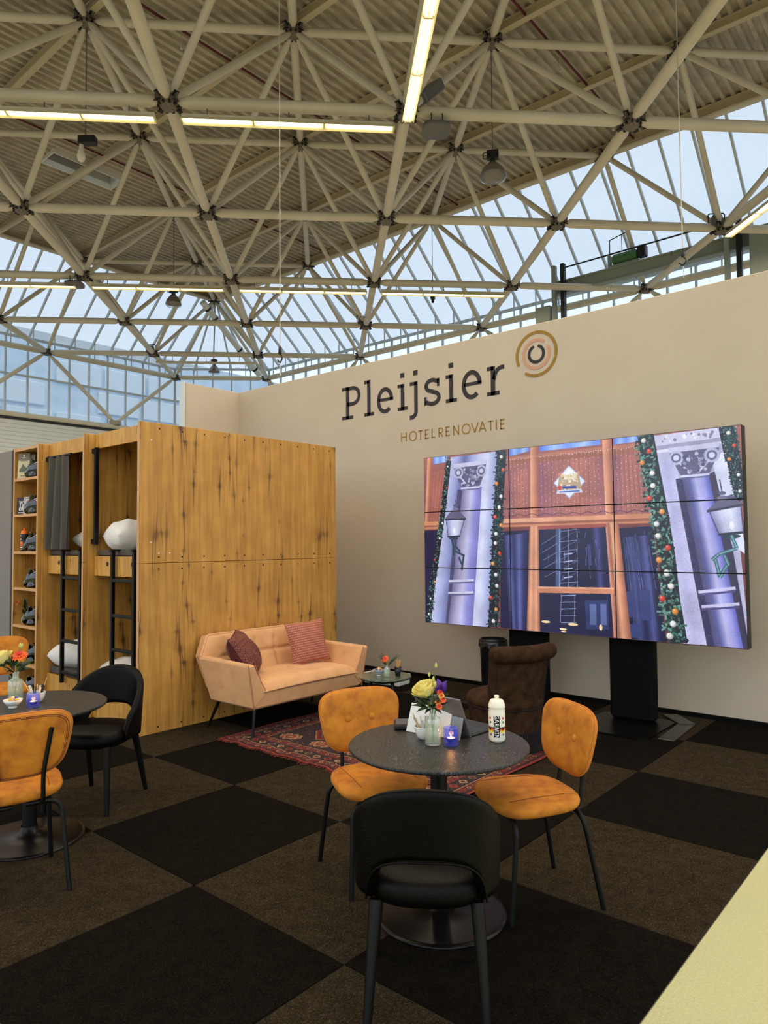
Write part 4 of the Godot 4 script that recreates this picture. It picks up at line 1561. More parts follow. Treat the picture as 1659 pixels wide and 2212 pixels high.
func leaflet(at: Vector3, w: float, h: float, turn: float, m: String, label: String, kind: int) -> void:
	var o := thing("leaflet" if kind != 2 else "welcome_card", label, "card", at, turn)
	var lean := Basis(Vector3.RIGHT, -0.06)
	var st := S()
	box(st, Vector3(0, h / 2, 0), Vector3(w, h, 0.004), 0.0005)
	made(st, "card", M[m], o, Vector3.ZERO, lean)
	var z := 0.003
	if kind == 1:
		st = S()
		box(st, Vector3(0, h * 0.86, z), Vector3(w, h * 0.27, 0.001))
		made(st, "header_print", M.leaflet_taupe, o, Vector3.ZERO, lean)
		st = S()
		prism(st, PackedVector2Array([Vector2(-0.055, 0.075), Vector2(0.06, 0.075), Vector2(0.06, 0.115), Vector2(0.02, 0.135), Vector2(-0.012, 0.17), Vector2(-0.03, 0.13), Vector2(-0.055, 0.11)]), z, z + 0.0008)
		made(st, "drawn_building", M.print_grey, o, Vector3.ZERO, lean)
		st = S()
		lathe(st, [Vector2(0, 0), Vector2(0.012, 0)], 12, Vector3(0, h * 0.90, z + 0.001), Basis(Vector3.RIGHT, PI / 2))
		box(st, Vector3(0, h * 0.82, z + 0.001), Vector3(0.05, 0.006, 0.0006))
		made(st, "mark", M.white_paper, o, Vector3.ZERO, lean)
		st = S()
		box(st, Vector3(0, h * 0.12, z), Vector3(0.07, 0.007, 0.0006))
		box(st, Vector3(0, h * 0.70, z), Vector3(0.10, 0.006, 0.0006))
		made(st, "text_line", M.print_grey, o, Vector3.ZERO, lean)
	elif kind == 2:
		var k := 0
		for s in ["WE", "LK", "OM"]:
			words(o, s, 0.052, lean * Vector3(0, 0.132 - k * 0.036, z), lean, "print_white", "Droid Serif", true)
			k += 1
		st = S()
		box(st, Vector3(0, 0.022, z), Vector3(0.10, 0.008, 0.0006))
		made(st, "text_line", M.print_white, o, Vector3.ZERO, lean)
	elif kind == 3:
		st = S()
		box(st, Vector3(-0.075, 0.188, z), Vector3(0.016, 0.016, 0.0006))
		box(st, Vector3(-0.04, 0.188, z), Vector3(0.03, 0.006, 0.0006))
		box(st, Vector3(-0.05, 0.115, z), Vector3(0.07, 0.008, 0.0006))
		made(st, "text_line", M.print_grey, o, Vector3.ZERO, lean)
	else:
		st = S()
		box(st, Vector3(0, h * 0.93, z), Vector3(w * 0.6, 0.008, 0.0006))
		made(st, "text_line", M.print_grey, o, Vector3.ZERO, lean)

func shelf_bottle() -> void:
	var o := thing("black_drinking_bottle", "black drinking bottle with an orange cap on the third bookcase shelf", "bottle", Vector3(-8.035, 1.580, FRONT_Z - 0.06), 0.42)
	var st := S()
	lathe(st, [Vector2(0, 0), Vector2(0.036, 0), Vector2(0.041, 0.006), Vector2(0.041, 0.10), Vector2(0.036, 0.115), Vector2(0.036, 0.125), Vector2(0.041, 0.14), Vector2(0.041, 0.185), Vector2(0.036, 0.192)], 28)
	made(st, "body", M.black_plastic, o)
	st = S()
	lathe(st, [Vector2(0.038, 0.19), Vector2(0.038, 0.20), Vector2(0.032, 0.222), Vector2(0.016, 0.230), Vector2(0.011, 0.232), Vector2(0.010, 0.245), Vector2(0.013, 0.247), Vector2(0.012, 0.256), Vector2(0, 0.258)], 28)
	made(st, "cap", M.orange_plastic, o)
	st = S()
	curved(st, 0.0415, 0.055, 0.105, -0.55, 0.35)
	made(st, "orange_print", M.print_orange, o)
	for q in [[0.036, 0.048], [0.020, 0.026], [0.125, 0.138], [0.165, 0.173]]:
		st = S()
		curved(st, 0.0417 if q[0] != 0.125 else 0.0405, q[0], q[1], -0.6, 0.3 if q[0] < 0.1 else -0.1)
		made(st, "white_print", M.print_white, o)

# a patch on a cylinder of radius r from angle a0 to a1 round +Z
func curved(st: SurfaceTool, r: float, y0: float, y1: float, a0: float, a1: float) -> void:
	sheet(st, 12, 1, func(u: float, v: float) -> Vector3:
		var a := lerpf(a0, a1, u)
		return Vector3(sin(a) * r, lerpf(y1, y0, v), cos(a) * r))

func curtain(at: Vector3, w: float, h: float, folds: int, amp: float, tilt: float, spread: float, label: String) -> void:
	var o := thing("bunk_curtain", label, "curtain", at, tilt)
	var st := S()
	for side in [0.0, 0.006]:
		sheet(st, folds * 10, 14, func(u: float, v: float) -> Vector3:
			var x := u * w * (1.0 - spread * (1.0 - v) * 1.4) + spread * w * 0.7 * (1.0 - v)
			var a := amp * (0.55 + 0.45 * v)
			var z := a * sin(u * TAU * folds * (0.9 + 0.1 * v) + 0.6 * sin(u * 9.0)) + 0.4 * a * sin(u * 13.0 + v * 2.0)
			return Vector3(x, h * (1.0 - v), z - side), 1 if side == 0.0 else 3)
	made(st, "cloth", M.curtain_cloth, o)
	st = S()
	tube(st, [Vector3(-0.02, h - 0.004, -0.004), Vector3(w + 0.04, h - 0.004, -0.004)], 0.010, 8)
	made(st, "rail", M.black_metal, o)

# a stuffed cushion lying flat: size x wide, y thick, z deep
func pillow(called: String, at: Vector3, s: Vector3, turn: float, m: String, label: String) -> Node3D:
	var o := thing(called, label, "pillow", at - Vector3(0, s.y / 2, 0), turn, "pillows in the bunk beds")
	var st := S()
	for k in [1.0, -1.0]:
		sheet(st, 26, 22, func(u: float, v: float) -> Vector3:
			var x := u * 2.0 - 1.0
			var z := v * 2.0 - 1.0
			var t := pow(maxf(0.0, (1.0 - pow(absf(x), 2.6)) * (1.0 - pow(absf(z), 2.6))), 0.45)
			var y: float = k * t + 0.07 * sin(x * 5.0 + z * 3.0) * t + 0.05 * sin(z * 9.0 - x * 4.0) * t
			return Vector3(x * s.x / 2 * (1.0 - 0.06 * z * z), s.y / 2 + y * s.y / 2 * (1.0 if k > 0 else 0.98), z * s.z / 2 * (1.0 - 0.06 * x * x)) * (Vector3(k, 1, 1) if k < 0 else Vector3.ONE))
	made(st, "cover", M[m], o)
	return o

# ------------------------------------------------------------------ video wall
var pic: Image
const PK := 1.536

func poly(a: Array, c: Color) -> void:
	var ys := []
	for i in range(1, a.size(), 2):
		ys.append(a[i] * PK)
	var y0 := maxi(0, int(floor(ys.min())))
	var y1 := mini(pic.get_height() - 1, int(ceil(ys.max())))
	var n := a.size() / 2
	for y in range(y0, y1 + 1):
		var yc := y + 0.5
		var xs := []
		for i in n:
			var ax: float = a[i * 2] * PK
			var ay: float = a[i * 2 + 1] * PK
			var j := (i + 1) % n
			var bx: float = a[j * 2] * PK
			var by: float = a[j * 2 + 1] * PK
			if (ay <= yc and by > yc) or (by <= yc and ay > yc):
				xs.append(ax + (yc - ay) / (by - ay) * (bx - ax))
		xs.sort()
		for k in range(0, xs.size() - 1, 2):
			var x0 := maxi(0, int(round(xs[k])))
			var x1 := mini(pic.get_width(), int(round(xs[k + 1])))
			if x1 > x0:
				pic.fill_rect(Rect2i(x0, y, x1 - x0, 1), c)

func dot(x: float, y: float, r: float, c: Color, ry := -1.0) -> void:
	var p := []
	for k in 12:
		p.append(x + cos(TAU * k / 12) * r)
		p.append(y + sin(TAU * k / 12) * (r if ry < 0 else ry))
	poly(p, c)

func stripe(x0: float, y0: float, x1: float, y1: float, w: float, c: Color) -> void:
	var d := Vector2(x1 - x0, y1 - y0).normalized()
	var n := Vector2(-d.y, d.x) * w / 2
	poly([x0 + n.x, y0 + n.y, x1 + n.x, y1 + n.y, x1 - n.x, y1 - n.y, x0 - n.x, y0 - n.y], c)

# a four-sided patch (top left, top right, bottom right, bottom left) in bands of colour from left to right
func bands(q: Array, cols: Array, n := 24) -> void:
	for k in n:
		var t0 := float(k) / n
		var t1 := float(k + 1) / n + 0.01
		var t := (t0 + t1) / 2 * (cols.size() - 1)
		var i := mini(int(t), cols.size() - 2)
		poly([lerpf(q[0], q[2], t0), lerpf(q[1], q[3], t0), lerpf(q[0], q[2], t1), lerpf(q[1], q[3], t1), lerpf(q[6], q[4], t1), lerpf(q[7], q[5], t1), lerpf(q[6], q[4], t0), lerpf(q[7], q[5], t0)], cols[i].lerp(cols[i + 1], t - i))

func garland(path: Array, w0: float, w1: float, rng: RandomNumberGenerator, greens: Array, balls: int) -> void:
	var n := path.size() / 2 - 1
	for k in 520:
		var t := rng.randf() * n
		var i := mini(int(t), n - 1)
		var f := t - i
		var x := lerpf(path[i * 2], path[i * 2 + 2], f)
		var y := lerpf(path[i * 2 + 1], path[i * 2 + 3], f)
		var w := lerpf(w0, w1, t / n)
		var ox := rng.randf_range(-1, 1) * w * 0.5
		var a := rng.randf() * TAU
		stripe(x + ox, y, x + ox + cos(a) * w * 0.22, y + sin(a) * w * 0.22, w * 0.10, greens[rng.randi() % greens.size()])
	for k in 70:
		var t := rng.randf() * n
		var i := mini(int(t), n - 1)
		dot(lerpf(path[i * 2], path[i * 2 + 2], t - i) + rng.randf_range(-0.6, 0.6) * w0, lerpf(path[i * 2 + 1], path[i * 2 + 3], t - i), 1.0, Color(0.92, 0.95, 1.0))
	var cb := [Color(0.90, 0.90, 0.88), Color(0.86, 0.26, 0.20), Color(0.90, 0.58, 0.26), Color(0.92, 0.92, 0.93)]
	for k in balls:
		var t := (k + 0.5) / balls * n
		var i := mini(int(t), n - 1)
		var w := lerpf(w0, w1, t / n)
		var x := lerpf(path[i * 2], path[i * 2 + 2], t - i) + w * 0.32 * sin(k * 2.3)
		var y := lerpf(path[i * 2 + 1], path[i * 2 + 3], t - i)
		var c: Color = cb[k % 4]
		dot(x, y, w * 0.17, c.darkened(0.25))
		dot(x - w * 0.03, y - w * 0.03, w * 0.13, c)
		dot(x - w * 0.05, y - w * 0.06, w * 0.04, c.lightened(0.6))

func screen_picture() -> Image:
	pic = Image.create(1536, 864, false, Image.FORMAT_RGB8)
	var rng := RandomNumberGenerator.new()
	rng.seed = 5
	pic.fill(Color(0.45, 0.23, 0.25))
	var orange := Color(0.80, 0.52, 0.40)
	var orange_d := Color(0.60, 0.36, 0.29)
	var orange_l := Color(0.90, 0.66, 0.53)
	var navy := Color(0.09, 0.10, 0.25)
	# upper panels, brick red to rose
	poly([0, 0, 1000, 0, 1000, 240, 0, 240], Color(0.60, 0.36, 0.35))
	for q in [[3, 53, 104, 45, 68, 219, -1, 221], [332, 68, 408, 67, 404, 219, 328, 224], [435, 49, 639, 46, 644, 222, 430, 223], [668, 54, 747, 52, 766, 216, 666, 218]]:
		bands(q, [Color(0.55, 0.33, 0.39), Color(0.66, 0.40, 0.38), Color(0.70, 0.42, 0.36), Color(0.60, 0.36, 0.38)])
		for k in 7:
			var t := (k + 0.5) / 7.0
			stripe(lerpf(q[0], q[2], t), lerpf(q[1], q[3], t), lerpf(q[6], q[4], t), lerpf(q[7], q[5], t), 1.2, Color(0.50, 0.29, 0.32))
	# rails and upper windows with blue curtains
	poly([333, 27, 745, 22, 744, 46, 333, 50], orange_d)
	poly([333, 24, 745, 20, 745, 30, 333, 35], Color(0.70, 0.44, 0.36))
	for q in [[334, 0, 404, 0, 404, 12, 334, 22], [440, 0, 630, 0, 630, 14, 440, 16], [669, 0, 742, 0, 742, 16, 669, 18], [40, 0, 100, 0, 100, 20, 40, 24]]:
		bands(q, [Color(0.33, 0.45, 0.88), Color(0.60, 0.74, 0.98), Color(0.42, 0.56, 0.94), Color(0.66, 0.80, 1.0), Color(0.40, 0.52, 0.92)], 18)
	for q in [[408, 0, 434, 0, 430, 230, 404, 230], [638, 0, 664, 0, 666, 226, 644, 226], [16, 0, 34, 0, 20, 228, 2, 228]]:
		bands(q, [orange_l, orange, orange_d], 8)
	# lintel
	bands([-6, 219, 780, 215, 779, 230, -1, 233], [Color(0.86, 0.56, 0.40), orange_l, orange], 12)
	poly([-6, 232, 780, 228, 779, 243, -1, 247], orange_d)
	poly([-6, 238, 780, 236, 779, 241, -1, 244], orange)
	# lights strung on the panels
	for x in range(338, 760, 13):
		if (x > 402 and x < 436) or (x > 636 and x < 668):
			continue
		var yy := 34.0
		stripe(x, 30, x + 3, 205, 0.5, Color(0.74, 0.56, 0.56))
		while yy < 205:
			dot(x + 3 * (yy - 30) / 175.0 + rng.randf_range(-2, 2), yy, 1.0, Color(1.0, 0.96, 0.96))
			yy += rng.randf_range(12, 24)
	for k in 60:
		dot(330 + k * 7.2, 31 + 2 * sin(k * 0.9), 1.1, Color(0.98, 0.95, 1.0))
		stripe(330 + k * 7.2, 207 + 3 * sin(k), 337 + k * 7.2, 207 + 3 * sin(k + 1), 1.4, Color(0.20, 0.14, 0.30))
	# windows
	for q in [[-2, 250, 67, 248, 37, 562, 0, 562], [300, 258, 399, 254, 385, 562, 296, 560], [433, 249, 646, 246, 654, 422, 430, 428], [431, 444, 657, 438, 656, 562, 431, 562], [676, 254, 773, 250, 801, 562, 704, 562]]:
		poly(q, navy)
	bands([310, 270, 398, 262, 384, 562, 330, 560], [Color(0.08, 0.09, 0.24), Color(0.30, 0.33, 0.58), Color(0.14, 0.16, 0.36), Color(0.36, 0.40, 0.66), Color(0.15, 0.17, 0.38), Color(0.08, 0.09, 0.25)], 22)
	bands([690, 280, 765, 275, 790, 562, 712, 562], [Color(0.08, 0.08, 0.20), Color(0.26, 0.29, 0.52), Color(0.10, 0.11, 0.26), Color(0.30, 0.32, 0.56), Color(0.08, 0.09, 0.22)], 18)
	# scaffolding mirrored in the middle panes
	bands([488, 252, 505, 252, 500, 424, 484, 424], [Color(0.24, 0.28, 0.46), Color(0.34, 0.40, 0.58)], 4)
	for k in 6:
		var y := 262.0 + k * 30
		stripe(500, y, 556, y - 8 + 3 * (k % 2), 1.6, Color(0.55, 0.62, 0.80))
		stripe(500, y + 24, 556, y - 4, 1.1, Color(0.42, 0.48, 0.68))
	for x in [500, 528, 556]:
		stripe(x, 252, x - 3, 424, 1.6, Color(0.62, 0.68, 0.84))
	for k in 5:
		stripe(440 + k * 2, 300 + k * 24, 492, 270 + k * 26, 1.5, Color(0.48, 0.54, 0.74))
	for k in 4:
		stripe(512, 330 + k * 22, 540, 326 + k * 22, 4, Color(0.66, 0.72, 0.86))
	for k in 5:
		stripe(500, 450 + k * 20, 548, 446 + k * 20, 2.4 if k % 2 == 0 else 1.2, Color(0.58, 0.64, 0.82))
	for x in [502, 545]:
		stripe(x, 446, x - 4, 528, 1.4, Color(0.55, 0.62, 0.82))
	bands([600, 250, 640, 250, 648, 420, 612, 420], [navy, Color(0.26, 0.28, 0.52), Color(0.12, 0.13, 0.32), navy], 10)
	poly([575, 460, 645, 456, 646, 540, 578, 544], Color(0.16, 0.20, 0.40))
	for q in [[590, 470, 610, 530], [622, 468, 640, 528]]:
		poly([q[0], q[1], q[2], q[1], q[2], q[3], q[0], q[3]], Color(0.34, 0.40, 0.62))
	for q in [[450, 531, 15], [537, 533, 16], [506, 549, 12], [508, 556, 9]]:
		dot(q[0], q[1], q[2], Color(0.98, 0.86, 0.66), q[2] * 0.27)
	dot(622, 536, 5, Color(0.98, 0.86, 0.66), 9)
	for k in 14:
		var x := 440.0 + rng.randf() * 190
		var y := 262.0 + rng.randf() * 150
		stripe(x, y, x + rng.randf_range(-4, 4), y + rng.randf_range(8, 40), rng.randf_range(0.8, 2.2), Color(0.40, 0.46, 0.70))
	for k in 16:
		var x := 684.0 + rng.randf() * 80
		stripe(x, 262 + rng.randf() * 60, x + 18, 380 + rng.randf() * 170, rng.randf_range(0.8, 2.4), Color(0.28, 0.32, 0.56))
	for q in [[690, 430, 28, 70], [730, 426, 30, 80], [700, 520, 30, 36], [586, 300, 10, 60]]:
		poly([q[0], q[1], q[0] + q[2], q[1] - 2, q[0] + q[2] + 4, q[1] + q[3], q[0] + 4, q[1] + q[3] + 2], Color(0.20, 0.24, 0.46))
	# orange window frames
	bands([401, 242, 431, 242, 430, 562, 385, 562], [orange_d, orange_l, orange, orange_l, orange_d], 14)
	bands([642, 238, 677, 238, 706, 562, 660, 562], [Color(0.88, 0.62, 0.56), orange_d, orange_l, orange, orange_d], 14)
	poly([424, 425, 663, 420, 663, 438, 427, 444], orange)
	poly([424, 425, 663, 420, 663, 425, 425, 430], orange_l)
	poly([431, 244, 645, 240, 646, 250, 431, 254], Color(0.62, 0.30, 0.28))
	# left pilaster and column
	var st1 := Color(0.60, 0.64, 0.84)
	var st2 := Color(0.76, 0.78, 0.92)
	var st3 := Color(0.36, 0.38, 0.60)
	bands([112, 6, 291, 2, 248, 562, 20, 562], [st2, st1, st3, st1, st2, Color(0.82, 0.84, 0.96), st1], 30)
	bands([139, 118, 165, 116, 108, 562, 84, 562], [Color(0.30, 0.30, 0.46), Color(0.24, 0.24, 0.40)], 4)
	bands([159, 113, 233, 112, 190, 562, 95, 562], [Color(0.42, 0.42, 0.60), Color(0.62, 0.60, 0.74), Color(0.74, 0.74, 0.90), Color(0.56, 0.56, 0.86), Color(0.46, 0.46, 0.74)], 26)
	capital(188, 30, 66, 84, rng)
	for q in [[100, 418, 198, 412], [96, 458, 196, 452]]:
		stripe(q[0], q[1], q[2], q[3], 7, Color(0.80, 0.80, 0.92))
		stripe(q[0], q[1] + 7, q[2], q[3] + 7, 4, Color(0.34, 0.34, 0.52))
	# right pilaster and column
	bands([781, 4, 968, 0, 1004, 562, 838, 562], [Color(0.74, 0.75, 0.88), Color(0.66, 0.66, 0.80), Color(0.60, 0.60, 0.74), Color(0.72, 0.72, 0.86)], 24)
	bands([782, 72, 836, 70, 908, 562, 843, 562], [Color(0.82, 0.82, 0.95), Color(0.70, 0.70, 0.88), Color(0.76, 0.76, 0.92)], 16)
	bands([836, 128, 862, 124, 930, 562, 904, 562], [Color(0.22, 0.20, 0.34), Color(0.16, 0.18, 0.40)], 6)
	bands([852, 120, 920, 114, 994, 562, 922, 562], [Color(0.30, 0.28, 0.42), Color(0.34, 0.36, 0.62), Color(0.72, 0.72, 0.92), Color(0.60, 0.60, 0.90), Color(0.32, 0.34, 0.72)], 26)
	bands([920, 120, 946, 110, 1004, 562, 990, 562], [Color(0.24, 0.22, 0.34), Color(0.20, 0.18, 0.30)], 6)
	bands([928, 80, 968, 60, 1004, 330, 970, 300], [Color(0.80, 0.82, 0.94), Color(0.88, 0.90, 1.0)], 8)
	poly([781, 4, 968, 0, 970, 26, 784, 34], Color(0.80, 0.80, 0.92))
	poly([776, 34, 972, 26, 974, 36, 778, 46], Color(0.62, 0.61, 0.74))
	poly([780, 46, 972, 36, 970, 42, 786, 54], Color(0.86, 0.86, 0.96))
	for k in 26:
		dot(800 + rng.randf() * 150, 8 + rng.randf() * 16, rng.randf_range(2, 5), Color(0.52, 0.50, 0.60) if k % 2 else Color(0.90, 0.90, 0.98))
	capital(884, 42, 66, 80, rng)
	for q in [[886, 424, 976, 410], [893, 462, 984, 450]]:
		stripe(q[0], q[1], q[2], q[3], 8, Color(0.78, 0.77, 0.92))
		stripe(q[0], q[1] + 8, q[2], q[3] + 8, 5, Color(0.30, 0.28, 0.48))
	for k in 240:   # chipped stone
		var x := rng.randf_range(790, 900)
		dot(x + rng.randf() * 30, 80 + rng.randf() * 470, 0.8, Color(0.50, 0.50, 0.66))
	# garlands
	var g1 := [Color(0.08, 0.15, 0.19), Color(0.12, 0.24, 0.26), Color(0.20, 0.36, 0.36), Color(0.05, 0.09, 0.14)]
	var g2 := [Color(0.12, 0.22, 0.24), Color(0.24, 0.42, 0.38), Color(0.40, 0.60, 0.54), Color(0.07, 0.13, 0.16)]
	for q in [[105, 16, 83, 161, 62, 277, 31, 440, 14, 560], [310, 0, 296, 169, 288, 278, 278, 409, 268, 560]]:
		for i in range(0, q.size() - 2, 2):
			stripe(q[i], q[i + 1], q[i + 2], q[i + 3], 34 if q[0] > 200 else 20, Color(0.07, 0.10, 0.17))
	garland([105, 0, 83, 161, 62, 277, 31, 440, 14, 560], 22, 26, rng, g2, 9)
	garland([310, 0, 296, 169, 288, 278, 278, 409, 268, 560], 38, 40, rng, g1, 16)
	var g3 := [751, 0, 766, 104, 786, 222, 800, 333, 810, 448, 826, 562]
	for i in range(0, g3.size() - 2, 2):
		stripe(g3[i] + 8, g3[i + 1], g3[i + 2] + 8, g3[i + 3], 44, Color(0.10, 0.13, 0.18))
	garland(g3, 42, 54, rng, g2, 17)
	stripe(965, 0, 978, 85, 36, Color(0.09, 0.10, 0.18))
	stripe(978, 80, 996, 190, 30, Color(0.09, 0.10, 0.18))
	garland([968, 0, 980, 85, 994, 190], 34, 26, rng, g1, 5)
	# emblem on a white diamond
	poly([534, 66, 586, 117, 534, 167, 483, 117], Color(0.62, 0.66, 0.82))
	poly([534, 69, 583, 117, 534, 163, 486, 117], Color(0.90, 0.92, 0.98))
	poly([502, 96, 566, 96, 572, 140, 552, 150, 516, 150, 496, 140], Color(0.72, 0.62, 0.52))
	poly([506, 88, 534, 98, 562, 88, 556, 108, 512, 108], Color(0.86, 0.80, 0.66))
	for k in 46:
		dot(503 + rng.randf() * 62, 92 + rng.randf() * 46, rng.randf_range(1.2, 3.4), [Color(0.94, 0.90, 0.80), Color(0.50, 0.42, 0.40), Color(0.80, 0.70, 0.46), Color(0.98, 0.97, 0.95)][k % 4])
	dot(504, 92, 5, Color(0.82, 0.50, 0.44))
	dot(564, 90, 5, Color(0.82, 0.50, 0.44))
	poly([498, 126, 510, 126, 508, 142, 500, 142], Color(0.86, 0.22, 0.26))
	poly([512, 128, 556, 128, 556, 136, 512, 136], Color(0.22, 0.28, 0.62))
	poly([496, 139, 572, 139, 576, 150, 492, 150], Color(0.84, 0.88, 0.96))
	stripe(502, 145, 566, 145, 3, Color(0.26, 0.34, 0.68))
	# street lanterns
	lantern(91, 212, 166, 212, 144, 270, 98, 272, 131, 150)
	for q in [[112, 276, 118, 300], [118, 300, 120, 336], [120, 318, 150, 330], [150, 330, 164, 336], [160, 336, 152, 380], [124, 300, 146, 322], [140, 340, 156, 372]]:
		stripe(q[0], q[1], q[2], q[3], 7, Color(0.15, 0.26, 0.36))
	lantern(918, 214, 994, 200, 998, 271, 941, 276, 946, 136)
	for q in [[970, 278, 982, 312], [982, 312, 940, 326], [940, 326, 922, 342], [930, 340, 940, 384], [940, 384, 960, 352], [952, 330, 962, 356]]:
		stripe(q[0], q[1], q[2], q[3], 9, Color(0.24, 0.42, 0.48))
		stripe(q[0], q[1], q[2], q[3], 3, Color(0.50, 0.68, 0.72))
	# camera softness and the uneven tones of stone, paint and glass
	var big := noise_image(1536, 864, 91, 0.006, 5).get_data()
	var fine := noise_image(1536, 864, 92, 0.12, 3).get_data()
	var soft: Image = pic.duplicate()
	soft.resize(768, 432, Image.INTERPOLATE_BILINEAR)
	soft.resize(1536, 864, Image.INTERPOLATE_CUBIC)
	var a := pic.get_data()
	var b := soft.get_data()
	for i in big.size():
		var k := 0.86 + (big[i] * 0.7 + fine[i] * 0.4) / 255.0 * 0.26
		for c in 3:
			var v := (a[i * 3 + c] * 0.35 + b[i * 3 + c] * 0.65) * k
			a[i * 3 + c] = clampi(int(v * 0.94 + 9.0), 0, 255)
	return Image.create_from_data(1536, 864, false, Image.FORMAT_RGB8, a)

func capital(x: float, y: float, w: float, h: float, rng: RandomNumberGenerator) -> void:
	poly([x - w, y, x + w, y - 3, x + w * 0.9, y + h * 0.35, x + w * 0.55, y + h, x - w * 0.5, y + h, x - w * 0.85, y + h * 0.4], Color(0.36, 0.36, 0.50))
	poly([x - w, y, x + w, y - 4, x + w * 0.95, y + 10, x - w * 0.95, y + 14], Color(0.78, 0.78, 0.90))
	for s in [-1, 1]:
		for r in [[0.30, Color(0.70, 0.71, 0.84)], [0.20, Color(0.38, 0.38, 0.52)], [0.12, Color(0.80, 0.80, 0.92)]]:
			dot(x + s * w * 0.68, y + h * 0.36, w * r[0], r[1])
		stripe(x + s * w * 0.6, y + h * 0.5, x + s * w * 0.15, y + h * 0.9, 5, Color(0.76, 0.76, 0.88))
	for k in 34:
		dot(x + rng.randf_range(-0.45, 0.45) * w, y + h * rng.randf_range(0.25, 0.9), rng.randf_range(2, 6), [Color(0.74, 0.74, 0.86), Color(0.30, 0.30, 0.44), Color(0.56, 0.56, 0.70)][k % 3])
	stripe(x - w * 0.55, y + h, x + w * 0.58, y + h - 2, 6, Color(0.80, 0.80, 0.92))
	stripe(x - w * 0.55, y + h + 6, x + w * 0.58, y + h + 4, 3, Color(0.36, 0.36, 0.50))

func lantern(x0: float, y0: float, x1: float, y1: float, x2: float, y2: float, x3: float, y3: float, tx: float, ty: float) -> void:
	bands([x0, y0, x1, y1, x2, y2, x3, y3], [Color(0.50, 0.52, 0.70), Color(0.78, 0.80, 0.93), Color(0.84, 0.86, 0.96), Color(0.60, 0.62, 0.80)], 14)
	var mx := (x0 + x1) / 2
	poly([x0 - 4, y0 - 2, mx - (x1 - x0) * 0.24, y0 - 26, mx + (x1 - x0) * 0.24, y1 - 24, x1 + 4, y1 - 2], Color(0.36, 0.35, 0.48))
	stripe(x0 - 5, y0 + 1, x1 + 5, y1 + 1, 6, Color(0.20, 0.20, 0.30))
	stripe(x3 - 2, y3, x2 + 2, y2, 6, Color(0.18, 0.20, 0.28))
	dot((mx + tx) / 2, y0 - 30, (x1 - x0) * 0.16, Color(0.42, 0.42, 0.56), 6)
	dot((mx + tx) / 2, y0 - 42, (x1 - x0) * 0.13, Color(0.34, 0.34, 0.48), 5)
	stripe((mx + tx) / 2, y0 - 44, tx, ty, 3, Color(0.28, 0.28, 0.40))
	for q in [[x0, y0, x3, y3], [x1, y1, x2, y2]]:
		stripe(q[0], q[1], q[2], q[3], 2.4, Color(0.26, 0.26, 0.38))
	dot((x2 + x3) / 2 + 2, (y0 + y3) / 2 + 8, 5, Color(0.96, 0.96, 1.0), 11)
	dot((x2 + x3) / 2, y3 + 5, (x2 - x3) * 0.4, Color(0.16, 0.24, 0.32), 6)

